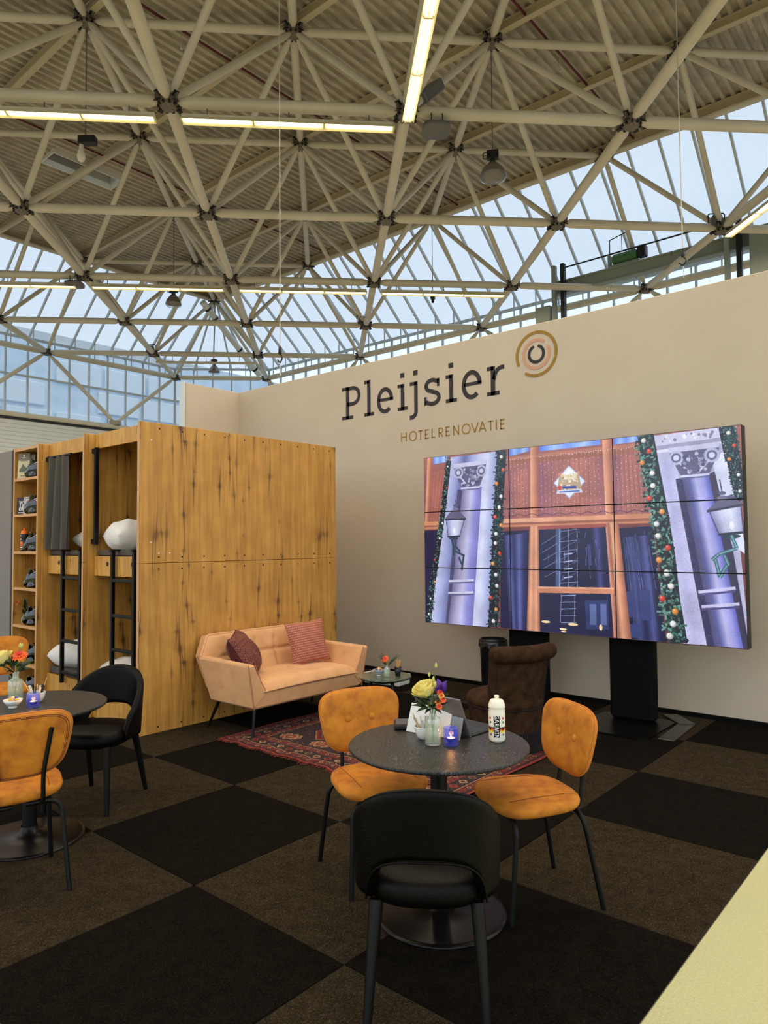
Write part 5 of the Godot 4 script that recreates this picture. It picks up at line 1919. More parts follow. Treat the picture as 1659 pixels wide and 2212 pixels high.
func build_video_wall() -> void:
	var o := thing("video_wall", "large video wall of nine screens showing a decorated house front", "video wall", Vector3(-3.135, 0, -6.2))
	var im := screen_picture()
	var sm := mat("screen_image", Color(0.01, 0.01, 0.01), 0.25)
	sm.emission_enabled = true
	sm.emission_texture = tex(im)
	sm.emission_operator = BaseMaterial3D.EMISSION_OP_MULTIPLY
	sm.emission = Color.WHITE
	sm.emission_energy_multiplier = 1.05
	var w := 1.08
	var h := 0.6033
	var y0 := 0.762
	for r in 3:
		for c in 3:
			var ctr := Vector3(-1.62 + w * (c + 0.5), y0 + h * (2.5 - r), 0)
			var st := S()
			box(st, Vector3(0, 0, -0.055), Vector3(w - 0.001, h - 0.001, 0.10), 0.002)
			var p := made(st, "display_panel", M.black_plastic, o, ctr)
			st = S()
			var a := w / 2 - 0.005
			var b := h / 2 - 0.005
			var u0 := c / 3.0
			var u1 := (c + 1) / 3.0
			var v0 := r / 3.0
			var v1 := (r + 1) / 3.0
			uvquad(st, [Vector3(-a, b, -0.003), Vector3(a, b, -0.003), Vector3(a, -b, -0.003), Vector3(-a, -b, -0.003)], [Vector2(u0, v0), Vector2(u1, v0), Vector2(u1, v1), Vector2(u0, v1)])
			made(st, "screen", sm, p)
	var st2 := S()
	box(st2, Vector3(0, y0 + h * 1.5, -0.13), Vector3(2.9, 1.5, 0.05), 0.005)
	made(st2, "rear_frame", M.black_metal, o)
	for x in [-0.455, 0.605]:
		var xx: float = x
		st2 = S()
		box(st2, Vector3(xx, 0.72, -0.20), Vector3(0.40, 1.40, 0.16), 0.03)
		made(st2, "stand_post", M.black_board, o)
		st2 = S()
		var z := 0.05
		prism(st2, PackedVector2Array([Vector2(xx - 0.33, -0.36), Vector2(xx + 0.26, -0.36), Vector2(xx + 0.33, -0.29), Vector2(xx + 0.33, 0.34), Vector2(xx + 0.27, 0.40), Vector2(xx - 0.27, 0.40), Vector2(xx - 0.33, 0.34)]), 0.006, 0.022, Transform3D(Basis(Vector3.RIGHT, -PI / 2), Vector3(0, 0, z)))
		made(st2, "base_plate", M.table_metal, o)
	var l := AreaLight3D.new()
	l.name = "screen_light"
	l.area_size = Vector2(3.2, 1.78)
	l.light_color = Color(0.72, 0.72, 1.0)
	l.light_energy = 0.12
	l.shadow_enabled = true
	l.set("area_range", 30.0)
	l.set("area_attenuation", 2.0)
	l.rotation.y = PI
	l.position = Vector3(0, y0 + h * 1.5, 0.01)
	o.add_child(l)
	# tape over the cables beside the stand
	var t := thing("floor_tape", "shiny dark floor tape over cables beside the video wall stand", "tape", Vector3(-2.12, 0, -6.25))
	st2 = S()
	box(st2, Vector3(0.02, 0.012, 0.02), Vector3(0.13, 0.012, 0.62), 0.004, Basis(Vector3.UP, 0.05))
	made(st2, "strip", M.tape, t)
	st2 = S()
	box(st2, Vector3(-0.10, 0.016, -0.40), Vector3(0.14, 0.014, 0.36), 0.004, Basis(Vector3.UP, 0.75))
	made(st2, "strip", M.tape, t)

# ------------------------------------------------------------------ lounge
func rug_image() -> Image:
	var w := 1024
	var h := 576
	var im := Image.create(w, h, false, Image.FORMAT_RGB8)
	var red := Color(0.30, 0.035, 0.05)
	var deep := Color(0.095, 0.022, 0.03)
	var cream := Color(0.56, 0.43, 0.28)
	var rust := Color(0.48, 0.12, 0.07)
	im.fill(deep)
	var rng := RandomNumberGenerator.new()
	rng.seed = 9
	# borders: [inset, width, colour]
	for b in [[0, 10, rust], [10, 8, deep], [18, 26, red], [44, 4, cream], [48, 46, deep], [94, 4, rust], [98, 24, red], [122, 4, cream], [126, 400, deep]]:
		var i: int = b[0]
		if w - 2 * i > 0 and h - 2 * i > 0:
			im.fill_rect(Rect2i(i, i, w - 2 * i, h - 2 * i), b[2])
	# small figures along the borders
	var figure := func(x: int, y: int, s: int, c: Color, k: Color) -> void:
		for dy in range(-s, s + 1):
			var half := s - absi(dy)
			im.fill_rect(Rect2i(x - half, y + dy, half * 2 + 1, 1), c)
		for dy in range(-s / 2, s / 2 + 1):
			var half := s / 2 - absi(dy)
			im.fill_rect(Rect2i(x - half, y + dy, half * 2 + 1, 1), k)
	for row in [[31, 9, 26], [71, 17, 46], [110, 8, 24]]:
		var ins: int = row[0]
		var n := int((w - 2 * ins) / row[2])
		for k in n + 1:
			var x := ins + int((w - 2 * ins) * float(k) / n)
			var c: Color = [cream, rust, cream, Color(0.40, 0.30, 0.22)][k % 4]
			for y in [ins, h - ins]:
				figure.call(x, y, row[1], c, red if k % 2 == 0 else deep)
		var m := int((h - 2 * ins) / row[2])
		for k in range(1, m):
			var y := ins + int((h - 2 * ins) * float(k) / m)
			var c: Color = [rust, cream, Color(0.40, 0.30, 0.22), cream][k % 4]
			for x in [ins, w - ins]:
				figure.call(x, y, row[1], c, red if k % 2 == 0 else deep)
	# field: three stepped medallions, cream lobed flowers, scattered sprigs
	for c in [[512, 288, 120], [290, 288, 84], [734, 288, 84]]:
		for ring in [[1.0, cream], [0.95, rust], [0.86, red], [0.60, cream], [0.56, deep], [0.40, rust], [0.22, cream], [0.15, red]]:
			figure.call(c[0], c[1], int(c[2] * ring[0]), ring[1], ring[1])
	for k in 10:
		var x := 190 + (k % 5) * 160
		var y := 178 + (k / 5) * 220
		for a in 8:
			var p := Vector2(x, y) + Vector2(cos(a * TAU / 8), sin(a * TAU / 8)) * Vector2(36, 24)
			figure.call(int(p.x), int(p.y), 15, cream, rust)
		figure.call(x, y, 20, rust, cream)
	for k in 420:
		var x := rng.randi_range(132, w - 132)
		var y := rng.randi_range(132, h - 132)
		figure.call(x, y, rng.randi_range(1, 4), [cream, rust, red, Color(0.42, 0.32, 0.24)][k % 4], deep)
	for k in 2600:   # knotted rows over the whole rug
		var x := rng.randi_range(10, w - 16)
		var y := rng.randi_range(10, h - 12)
		im.fill_rect(Rect2i(x, y, rng.randi_range(3, 10), 2), [red, deep, rust][k % 3])
	return im

func build_lounge() -> void:
	# rug
	var rug := thing("persian_rug", "dark red patterned oriental rug with fringe in front of the pink sofa", "rug", Vector3(-3.80, 0.006, -4.31))
	var rm := mat("rug_pile", Color.WHITE, 0.95)
	rm.albedo_texture = tex(rug_image())
	var st := S()
	var W := 2.36
	var D := 1.34
	var edge := func(t: float) -> float: return 0.012 * sin(t * 23.0) + 0.008 * sin(t * 51.0 + 1.0)
	var nx := 60
	for i in nx:
		for j in 8:
			var q := []
			var uv := []
			for o in [[0, 0], [1, 0], [1, 1], [0, 1]]:
				var u := float(i + o[0]) / nx
				var v := float(j + o[1]) / 8.0
				var e: float = edge.call(u * 2.0)
				q.append(Vector3((u - 0.5) * W + 0.01 * sin(v * 9.0) * (1.0 if absf(u - 0.5) > 0.49 else 0.0), 0.012 + 0.004 * maxf(0.0, sin(u * 9.0 + v * 4.0)), (v - 0.5) * D + e * (1.0 if v > 0.5 else -1.0) * absf(v - 0.5) * 2.0))
				uv.append(Vector2(u, v))
			st.set_smooth_group(1)
			uvquad(st, q, uv)
	made(st, "pile", rm, rug)
	st = S()
	box(st, Vector3(0, 0.004, 0), Vector3(W - 0.03, 0.010, D - 0.05), 0.002)
	made(st, "backing", M.fringe_brown, rug)
	st = S()
	var rng := RandomNumberGenerator.new()
	rng.seed = 3
	for s in [-1.0, 1.0]:
		for k in 150:
			var t := (k + 0.5) / 150.0
			var a := Vector3((t - 0.5) * W, 0.010, s * (D / 2 - 0.004 + edge.call(t * 2.0)))
			tube(st, [a, a + Vector3(rng.randf_range(-0.012, 0.012), -0.006, s * rng.randf_range(0.018, 0.034))], [0.004, 0.0025], 4)
	var fr := made(st, "fringe", mat("fringe_red", Color(0.40, 0.17, 0.12), 0.95), rug)
	fr.set_meta("kind", "stuff")
	sofa()
	armchair()
	side_tables()
	# bin with a bag
	var b := thing("waste_bin", "tall black waste bin with a bin bag by the stand wall", "waste bin", Vector3(-4.06, 0.006, -6.47))
	st = S()
	lathe(st, [Vector2(0, 0), Vector2(0.115, 0), Vector2(0.12, 0.01), Vector2(0.14, 0.585), Vector2(0.146, 0.59), Vector2(0.146, 0.60), Vector2(0.134, 0.60), Vector2(0.115, 0.02), Vector2(0, 0.02)], 32)
	made(st, "drum", M.black_plastic, b)
	st = S()
	sheet(st, 60, 6, func(u: float, v: float) -> Vector3:
		var a := u * TAU
		var r := 0.150 + 0.006 * sin(u * TAU * 11.0) * v - (0.02 if v < 0.2 else 0.0)
		return Vector3(cos(a) * r, 0.612 - v * (0.085 + 0.014 * sin(u * TAU * 7.0)), sin(a) * r))
	made(st, "bin_bag", M.tape, b)

func sofa() -> void:
	# local: x across, z to the front; seat faces world +X
	var o := thing("pink_sofa", "salmon pink velvet two-seat sofa with tufted back against the oak panel", "sofa", Vector3(-5.07, 0.006, -4.465), PI / 2)
	var P: Material = M.velvet_pink
	var st := S()
	# base rail
	hexa(st, [Vector3(-0.655, 0.245, -0.24), Vector3(0.655, 0.245, -0.24), Vector3(-0.69, 0.385, -0.30), Vector3(0.69, 0.385, -0.30), Vector3(-0.655, 0.245, 0.345), Vector3(0.655, 0.245, 0.345), Vector3(-0.675, 0.385, 0.365), Vector3(0.675, 0.385, 0.365)], 0.018)
	made(st, "base", P, o)
	# seat cushion, gently tufted
	var ns := S()
	var bumps := []
	for i in 5:
		bumps.append(Vector2(-0.44 + i * 0.22, 0.02))
	sheet(ns, 44, 22, func(u: float, v: float) -> Vector3:
		var x := (u - 0.5) * 2.0
		var z := (v - 0.5) * 2.0
		var ed := pow(maxf(0.0, (1.0 - pow(absf(x), 9.0)) * (1.0 - pow(absf(z), 7.0))), 0.4)
		var wx := x * 0.585
		var wz := 0.065 + z * 0.315
		var y := 0.385 + 0.085 * ed + 0.012 * (1.0 - x * x)
		for b in bumps:
			y -= 0.022 * exp(-(pow((wx - b.x) / 0.035, 2.0) + pow((wz - b.y) / 0.035, 2.0)))
		y -= 0.008 * exp(-pow((wz - 0.02) / 0.02, 2.0)) * ed
		return Vector3(wx, y, wz))
	var seat := made(ns, "seat_cushion", P, o)
	st = S()
	tube(st, bent([Vector3(-0.575, 0.39, -0.2), Vector3(-0.575, 0.39, 0.368), Vector3(0.575, 0.39, 0.368), Vector3(0.575, 0.39, -0.2)], 0.05), 0.007, 6)
	made(st, "piping", M.pink_seam, seat)
	# back: six-sided outline, tufted front
	var back := S()
	var hw := func(y: float) -> float:
		if y > 0.635:
			return lerpf(0.725, 0.625, (y - 0.635) / 0.175)
		return lerpf(0.66, 0.725, (y - 0.36) / 0.275)
	var tufts := []
	for i in 4:
		tufts.append(Vector2(-0.36 + i * 0.24, 0.60))
	for i in 5:
		tufts.append(Vector2(-0.48 + i * 0.24, 0.50))
	sheet(back, 120, 44, func(u: float, v: float) -> Vector3:
		var y := lerpf(0.36, 0.81, v)
		var x: float = (u - 0.5) * 2.0 * hw.call(y)
		var ex := 1.0 - pow(absf(u - 0.5) * 2.0, 10.0)
		var ey := 1.0 - pow(absf(v - 0.5) * 2.0, 12.0)
		var z := -0.205 - 0.13 * (y - 0.36) / 0.45 + 0.03 * pow(maxf(0.0, ex * ey), 0.5) - 0.03
		if absf(x) < 0.56:
			var gx := absf(sin((x + 0.0) / 0.24 * PI + PI / 2))
			z -= 0.020 * exp(-pow(cos(x / 0.24 * PI) / 0.26, 2.0)) * clampf((0.56 - absf(x)) / 0.06, 0, 1) * clampf((0.76 - y) / 0.05, 0.0, 1.0)
			z -= 0.018 * exp(-pow((y - 0.615) / 0.018, 2.0)) * clampf((0.56 - absf(x)) / 0.06, 0, 1)
			z -= 0.022 * exp(-pow(cos(x / 0.24 * PI) / 0.26, 2.0) - pow((y - 0.615) / 0.03, 2.0)) * gx
		return Vector3(x, y, z))
	var bk := made(back, "backrest", P, o)
	st = S()
	var outline := [Vector2(-0.66, 0.36), Vector2(-0.725, 0.635), Vector2(-0.625, 0.81), Vector2(0.625, 0.81), Vector2(0.725, 0.635), Vector2(0.66, 0.36)]
	for i in 6:   # rim and rear of the back
		var a: Vector2 = outline[i]
		var b: Vector2 = outline[(i + 1) % 6]
		var f := func(p: Vector2, deep: float) -> Vector3: return Vector3(p.x, p.y, -0.235 - 0.13 * (p.y - 0.36) / 0.45 - deep)
		st.set_smooth_group(FLAT)
		quad(st, f.call(a, 0.0), f.call(b, 0.0), f.call(b * Vector2(0.985, 0.985), 0.10), f.call(a * Vector2(0.985, 0.985), 0.10))
		tri(st, f.call(a * Vector2(0.985, 0.985), 0.10), f.call(b * Vector2(0.985, 0.985), 0.10), Vector3(0, 0.58, -0.42))
	made(st, "rear_cover", P, bk)
	st = S()
	var rim := []
	for p in outline.slice(1, 5):
		rim.append(Vector3(p.x * 0.997, p.y, -0.235 - 0.13 * (p.y - 0.36) / 0.45))
	tube(st, bent(rim, 0.04), 0.012, 8)
	made(st, "rim_piping", P, bk)
	# arms: flaring outwards, sloped at the front
	for s in [-1.0, 1.0]:
		st = S()
		# corners: inner/outer, low/high, back/front
		var c := [Vector3(0.54, 0.30, -0.28), Vector3(0.675, 0.25, -0.24), Vector3(0.645, 0.635, -0.335), Vector3(0.745, 0.635, -0.335),
			Vector3(0.54, 0.36, 0.372), Vector3(0.660, 0.247, 0.352), Vector3(0.672, 0.625, 0.372), Vector3(0.738, 0.625, 0.372)]
		for k in 8:
			c[k].x *= s
		hexa(st, c, 0.016)
		var arm := made(st, "arm", P, o)
		st = S()
		tube(st, [Vector3(s * 0.668, 0.625, 0.374), Vector3(s * 0.60, 0.47, 0.374), Vector3(s * 0.555, 0.395, 0.374)], 0.004, 6)
		tube(st, [Vector3(s * 0.733, 0.627, 0.368), Vector3(s * 0.662, 0.25, 0.352)], 0.004, 6)
		made(st, "piping", M.pink_seam, arm)
		for f in [[-0.22, -0.33], [0.27, 0.30]]:
			st = S()
			tube(st, [Vector3(s * 0.59, 0.25, f[0]), Vector3(s * 0.635, 0.0, f[1])], [0.017, 0.010], 10)
			made(st, "leg", M.leg_metal, o)
	st = S()
	box(st, Vector3(-0.665, 0.30, -0.20), Vector3(0.004, 0.035, 0.03), 0.001)
	made(st, "label_tag", M.white_paper, o)
	# scatter cushions
	var spk := noise_image(256, 256, 81, 0.13, 2)
	tmat("cushion_speckle", ramp(spk, [Color(0.14, 0.03, 0.03), Color(0.20, 0.045, 0.04), Color(0.36, 0.10, 0.08), Color(0.66, 0.46, 0.35), Color(0.78, 0.62, 0.48)]), 3.5, 0.85)
	mat("cushion_wine", Color(0.27, 0.03, 0.05), 0.7)
	sheen(M.cushion_wine, 0.5)
	var wv := Image.create(128, 128, false, Image.FORMAT_RGB8)
	wv.fill(Color(0.62, 0.34, 0.26))
	for r in 8:
		for k in 8:
			wv.fill_rect(Rect2i(k * 16 + (r % 2) * 8, r * 16 + 3, 11, 4), Color(0.80, 0.58, 0.46))
			wv.fill_rect(Rect2i(k * 16 + (r % 2) * 8 + 4, r * 16 + 9, 4, 6), Color(0.50, 0.24, 0.19))
	tmat("cushion_weave", wv, 5.5, 0.75)
	scatter("wine red cushion with a speckled front standing in the sofa's left corner", Vector3(-5.10, 0.655, -4.0), Vector3(0.42, 0.42, 0.24), Vector3(0, 2.30, 0), ["cushion_wine", "cushion_speckle"], 0.55)
	scatter("salmon pink woven cushion leaning on the sofa back", Vector3(-5.13, 0.675, -4.80), Vector3(0.44, 0.42, 0.14), Vector3(-0.30, 1.40, 0.06), ["cushion_weave"])

func scatter(label: String, at: Vector3, s: Vector3, turn: Vector3, mats: Array, tip := 0.0) -> void:
	var o := thing("scatter_cushion", label, "cushion", at)
	o.basis = Basis(Vector3(0.79, 0, 0.62).normalized(), tip) * Basis.from_euler(turn)   # tipped over sideways
	var f := func(u: float, v: float, k: float) -> Vector3:
		var x := u * 2.0 - 1.0
		var y := v * 2.0 - 1.0
		var t := pow(maxf(0.0, (1.0 - x * x) * (1.0 - y * y)), 0.42)
		return Vector3(x * s.x / 2 * (1.0 - 0.09 * (1.0 - y * y)), y * s.y / 2 * (1.0 - 0.09 * (1.0 - x * x)), k * t * s.z / 2 * (1.0 + 0.08 * sin(x * 6.0 + y * 4.0)))
	for h in 2:
		var st := S()
		var k := 1.0 if h == 1 else -1.0
		sheet(st, 26, 26, func(u: float, v: float) -> Vector3: return f.call(u, v, k))
		made(st, "front_cover" if h == 1 else "rear_cover", M[mats[-1]] if h == 1 else M[mats[0]], o)
	var st2 := S()
	var loop := []
	for k in 33:
		var t := k / 32.0 * 4.0
		var q: Vector2 = [Vector2(t, 0), Vector2(1, t - 1), Vector2(3 - t, 1), Vector2(0, 4 - t)][mini(int(t), 3)]
		loop.append(f.call(q.x, q.y, 0.0))
	tube(st2, loop, 0.004, 5)
	made(st2, "piping", M[mats[0]], o)

func armchair() -> void:
	# faces the sofa; its back is turned to the aisle
	var turn := atan2(0.92, 0.39)
	var o := thing("brown_armchair", "dark brown velvet slipper chair with rolled back and fringed skirt", "armchair", Vector3(-3.03, 0.006, -4.985), turn)
	var st := S()
	lathe(st, [Vector2(0.27, 0.17), Vector2(0.275, 0.18), Vector2(0.285, 0.34), Vector2(0.285, 0.345)], 40, Vector3.ZERO, Basis(), Vector2(1.0, 1.06))
	made(st, "seat_drum", M.velvet_brown, o)
	st = S()
	lathe(st, [Vector2(0.275, 0.335), Vector2(0.298, 0.35), Vector2(0.302, 0.38), Vector2(0.285, 0.415), Vector2(0.22, 0.44), Vector2(0.10, 0.452), Vector2(0, 0.455)], 40, Vector3.ZERO, Basis(), Vector2(1.0, 1.06))
	var c := made(st, "seat_cushion", M.velvet_brown, o)
	st = S()
	var loop := []
	for k in 41:
		loop.append(Vector3(cos(TAU * k / 40) * 0.292, 0.345, sin(TAU * k / 40) * 0.31))
	tube(st, loop, 0.008, 6, false)
	made(st, "piping", M.fringe_brown, c)
	# back: a bowed slab, leaning, narrowing to the foot
	st = S()
	var prof := func(x: float, y: float, front: bool) -> Vector3:
		var t := (y - 0.17) / 0.60
		var w := lerpf(0.205, 0.255, clampf(t, 0, 1))
		var z := 0.285 + 0.075 * t * t + 0.02 * (1.0 - t) - 0.10 * x * x
		var thick := lerpf(0.12, 0.095, t)
		return Vector3(x * w, y, z - (thick if front else 0.0))
	for front in [false, true]:
		sheet(st, 20, 14, func(u: float, v: float) -> Vector3:
			var x := u * 2.0 - 1.0
			var p: Vector3 = prof.call(x, lerpf(0.17, 0.79, v), front)
			return p, 1 if front else 2)
	for s in [-1.0, 1.0]:
		sheet(st, 4, 14, func(u: float, v: float) -> Vector3:
			var y := lerpf(0.17, 0.79, v)
			var a: Vector3 = prof.call(s, y, false)
			var b: Vector3 = prof.call(s, y, true)
			return a.lerp(b, u) + Vector3(s * 0.012 * sin(u * PI), 0, 0), 3)
	var back := made(st, "backrest", M.velvet_brown, o)
	st = S()   # roll along the top
	var rp := []
	for k in 13:
		var x := k / 6.0 - 1.0
		rp.append(Vector3(x * 0.272, 0.775, 0.345 - 0.10 * x * x))
	var rr := []
	for k in 13:
		rr.append(0.066 if k > 0 and k < 12 else 0.058)
	tube(st, rp, rr, 18)
	for s in [0, 12]:
		lathe(st, [Vector2(0.058, 0), Vector2(0.045, 0.012), Vector2(0, 0.017)], 18, rp[s], Basis(Vector3.BACK, -PI / 2 if s == 12 else PI / 2))
	made(st, "top_roll", M.velvet_brown, back)
	for s in [-1.0, 1.0]:
		st = S()
		var q := []
		for k in 9:
			q.append(prof.call(s, lerpf(0.17, 0.74, k / 8.0), false) + Vector3(0, 0, 0.003))
		tube(st, q, 0.006, 6)
		made(st, "piping", M.fringe_brown, back)
	# fringe
	st = S()
	var rng := RandomNumberGenerator.new()
	rng.seed = 12
	for k in 150:
		var a := TAU * k / 150
		var p := Vector3(cos(a) * 0.278, 0.17, sin(a) * 0.292)
		if p.z > 0.19:
			p.z = 0.19 + (p.z - 0.19) * 1.15
		tube(st, [p, p + Vector3(cos(a) * 0.006, -0.08, sin(a) * 0.006), p + Vector3(cos(a) * 0.012 + rng.randf_range(-0.004, 0.004), -0.163, sin(a) * 0.012)], [0.006, 0.0055, 0.004], 5)
	var fr := made(st, "fringe", M.fringe_brown, o)
	fr.set_meta("kind", "stuff")
	st = S()
	for k in 26:
		var x := k / 12.5 - 1.0
		var p := Vector3(x * 0.21, 0.17, 0.318 - 0.10 * x * x)
		tube(st, [p, p + Vector3(0, -0.163, 0.006)], [0.008, 0.006], 5)
	lathe(st, [Vector2(0.272, 0.155), Vector2(0.282, 0.175)], 40, Vector3.ZERO, Basis(), Vector2(1.0, 1.06))
	fr = made(st, "fringe", M.fringe_brown, o)
	fr.set_meta("kind", "stuff")
	st = S()
	lathe(st, [Vector2(0, 0.03), Vector2(0.24, 0.03), Vector2(0.26, 0.17), Vector2(0, 0.17)], 24)
	made(st, "under_frame", M.black_wood, o)

func side_tables() -> void:
	var g := thing("green_side_table", "round green marble side table with three splayed black legs", "side table", Vector3(-4.11, 0.018, -4.77))
	var h := 0.452
	var st := S()
	lathe(st, [Vector2(0, h - 0.02), Vector2(0.225, h - 0.02), Vector2(0.233, h - 0.012), Vector2(0.233, h - 0.006), Vector2(0.228, h), Vector2(0.228, h), Vector2(0, h)], 48)
	made(st, "top", M.green_marble, g)
	st = S()
	lathe(st, [Vector2(0.12, h - 0.045), Vector2(0.14, h - 0.045), Vector2(0.14, h - 0.02), Vector2(0.12, h - 0.02)], 32)
	made(st, "ring", M.leg_metal, g)
	for k in 3:
		var a := 0.35 + TAU * k / 3
		st = S()
		tube(st, [Vector3(cos(a) * 0.12, h - 0.03, sin(a) * 0.12), Vector3(cos(a) * 0.215, 0.0, sin(a) * 0.215)], [0.015, 0.009], 10)
		made(st, "leg", M.leg_metal, g)
	var l := thing("low_side_table", "low round smoked glass side table with brass legs behind the ochre chair", "side table", Vector3(-4.05, 0.018, -4.45))
	h = 0.362
	st = S()
	lathe(st, [Vector2(0, h - 0.008), Vector2(0.196, h - 0.008), Vector2(0.196, h), Vector2(0, h)], 48)
	made(st, "top", M.smoked_glass, l)
	st = S()
	lathe(st, [Vector2(0.192, h - 0.035), Vector2(0.200, h - 0.035), Vector2(0.203, h + 0.006), Vector2(0.196, h + 0.006)], 48)
	made(st, "rim", M.leg_metal, l)
	for k in 4:
		var a := 0.15 + TAU * k / 4
		st = S()
		box(st, Vector3(cos(a) * 0.186, h / 2 - 0.015, sin(a) * 0.186), Vector3(0.012, h - 0.03, 0.012), 0.002, Basis(Vector3.UP, -a))
		made(st, "leg", M.brass, l)
	st = S()
	for k in 2:
		var a := 0.15 + PI / 2 * k
		tube(st, [Vector3(cos(a) * 0.186, 0.07, sin(a) * 0.186), Vector3(-cos(a) * 0.186, 0.07, -sin(a) * 0.186)], 0.005, 6)
	made(st, "cross_bar", M.brass, l)
	# black display board under the low table
	var b := thing("black_sign_board", "black board with white handwritten script under the side tables", "sign", Vector3(-4.06, 0.018, -4.60), 0.75)
	st = S()
	box(st, Vector3(0, 0.155, 0), Vector3(0.20, 0.30, 0.05), 0.004)
	made(st, "board", M.black_board, b)
	words(b, "cti", 0.085, Vector3(0.055, 0.245, 0.0265), Basis(), "print_white", "Droid Serif")
	st = S()
	box(st, Vector3(0.04, 0.175, 0.0262), Vector3(0.09, 0.005, 0.0008))
	box(st, Vector3(0.05, 0.15, 0.0262), Vector3(0.07, 0.005, 0.0008))
	made(st, "text_line", M.print_white, b)
	# low white box by the wall
	b = thing("white_storage_box", "low white box on the floor behind the green side table", "box", Vector3(-5.42, 0.006, -6.32), 0.1)
	st = S()
	box(st, Vector3(0, 0.05, 0), Vector3(0.50, 0.10, 0.24), 0.012)
	made(st, "body", M.white_paper, b)
	st = S()
	box(st, Vector3(0, 0.108, 0), Vector3(0.51, 0.018, 0.25), 0.006)
	made(st, "lid", M.white_paper, b)
	# things on the green table
	var y := 0.471
	var at := Vector3(-4.065, y, -4.745)
	vase(thing("bud_vase", "small glass bottle vase on the green side table", "vase", at), 0.028, 0.10, 0.7)
	var v := thing("orange_flower", "orange ranunculus in the bottle vase on the green side table", "flower", at)
	gerbera(v, Vector3(-0.01, 0.155, 0.015), Vector3(0.3, 0.6, 0.7), 0.036, "petal_orange")
	stem_to(v, Vector3(0, 0.01, 0), Vector3(-0.01, 0.15, 0.01))
	v = thing("foliage_sprig", "thin feathery green leaves in the vase on the green side table", "foliage", at)
	for k in 9:
		var s := -1.0 if k % 2 == 0 else 1.0
		leaf(v, Vector3(s * 0.01, 0.09, 0), Vector3(s * (0.05 + 0.012 * (k % 4)), 0.16 + 0.012 * (k % 5), -0.03 + 0.01 * k * -s), 0.008, "leaf")
	var c := thing("stick_cup", "dark teal cup on the green side table", "cup", Vector3(-4.02, y, -4.84))
	st = S()
	lathe(st, [Vector2(0, 0), Vector2(0.022, 0), Vector2(0.032, 0.075), Vector2(0.030, 0.075), Vector2(0.02, 0.01), Vector2(0, 0.01)], 24)
	made(st, "cup", M.teal_dark, c)
	var stick := boxm(Vector3(0.006, 0.12, 0.002))
	for k in 7:
		var a := k * 0.9
		loose("stirring_stick", "wooden stirring stick in the dark teal cup", "stick", "stirring sticks in the teal cup", stick, "stick_wood", c.position + Vector3(0.012 * cos(a), 0.078, 0.012 * sin(a)), Basis(Vector3.BACK, -0.2 * cos(a) - 0.1) * Basis(Vector3.RIGHT, 0.2 * sin(a)))
	sweets(thing("sweet_bowl", "small grey bowl of wrapped chocolates on the green side table", "bowl", Vector3(-4.145, y, -4.73)), 0.052, 0.055, "grey_china", 21, "grey bowl on the green table")

# one small thing of a single mesh
func loose(called: String, label: String, category: String, group: String, mesh: Mesh, m: String, at: Vector3, b := Basis()) -> void:
	tag(part(numbered(called), mesh, M[m], self, at, b), label, category, group)

# a footed bowl with sweets heaped in it
func sweets(o: Node3D, r: float, h: float, m: String, seed_no: int, where: String) -> void:
	var st := S()
	lathe(st, [Vector2(0, 0), Vector2(r * 0.45, 0), Vector2(r * 0.42, h * 0.22), Vector2(r * 0.62, h * 0.36), Vector2(r * 0.9, h * 0.72), Vector2(r, h), Vector2(r * 0.96, h), Vector2(r * 0.85, h * 0.72), Vector2(r * 0.5, h * 0.4), Vector2(0, h * 0.32)], 32)
	var b := made(st, "bowl", M[m], o)
	st = S()
	lathe(st, [Vector2(r * 0.40, 0), Vector2(r * 0.47, 0), Vector2(r * 0.43, h * 0.2)], 24)
	made(st, "foot", M.white_china, b)
	st = S()   # raised dots round the bowl
	for k in 22:
		for j in 4:
			var a := TAU * (k + 0.5 * (j % 2)) / 22
			var t := 0.42 + j * 0.15
			var rr := r * lerpf(0.66, 0.99, (t - 0.36) / 0.6)
			lathe(st, [Vector2(0, 0.0012), Vector2(r * 0.05, 0)], 5, Vector3(cos(a) * rr, h * t, sin(a) * rr), along(Vector3(cos(a), -0.3, sin(a))))
	made(st, "glaze_pattern", M.white_china if m != "white_china" else M.grey_china, b)
	var rng := RandomNumberGenerator.new()
	rng.seed = seed_no
	var cols := ["choc_gold", "choc_pink", "choc_cream", "choc_red", "choc_blue", "choc_cream", "choc_gold"]
	var said := ["gold", "pink", "cream", "red", "blue", "cream", "gold"]
	st = S()
	lathe(st, [Vector2(0, -0.85), Vector2(0.75, -0.5), Vector2(1, 0), Vector2(0.75, 0.5), Vector2(0, 0.85)], 10)
	var mesh := mesh_of(st)
	for k in 10:
		var a := k * 2.4
		var d := r * 0.62 * sqrt(k / 10.0)
		var y := h * (1.26 - 0.42 * pow(d / (r * 0.62), 2.0)) - 0.004
		var i := (k * 3 + seed_no) % 7
		loose("wrapped_sweet", "%s wrapped sweet heaped in the %s" % [said[i], where], "sweet", "sweets in the %s" % where, mesh, cols[i], o.position + Vector3(cos(a) * d, y, sin(a) * d), Basis.from_euler(Vector3(rng.randf() * 3, rng.randf() * 3, 0)).scaled(Vector3.ONE * r * 0.27))

# ------------------------------------------------------------------ tables and chairs
func facing(f: Vector2) -> float:
	return atan2(-f.x, -f.y)

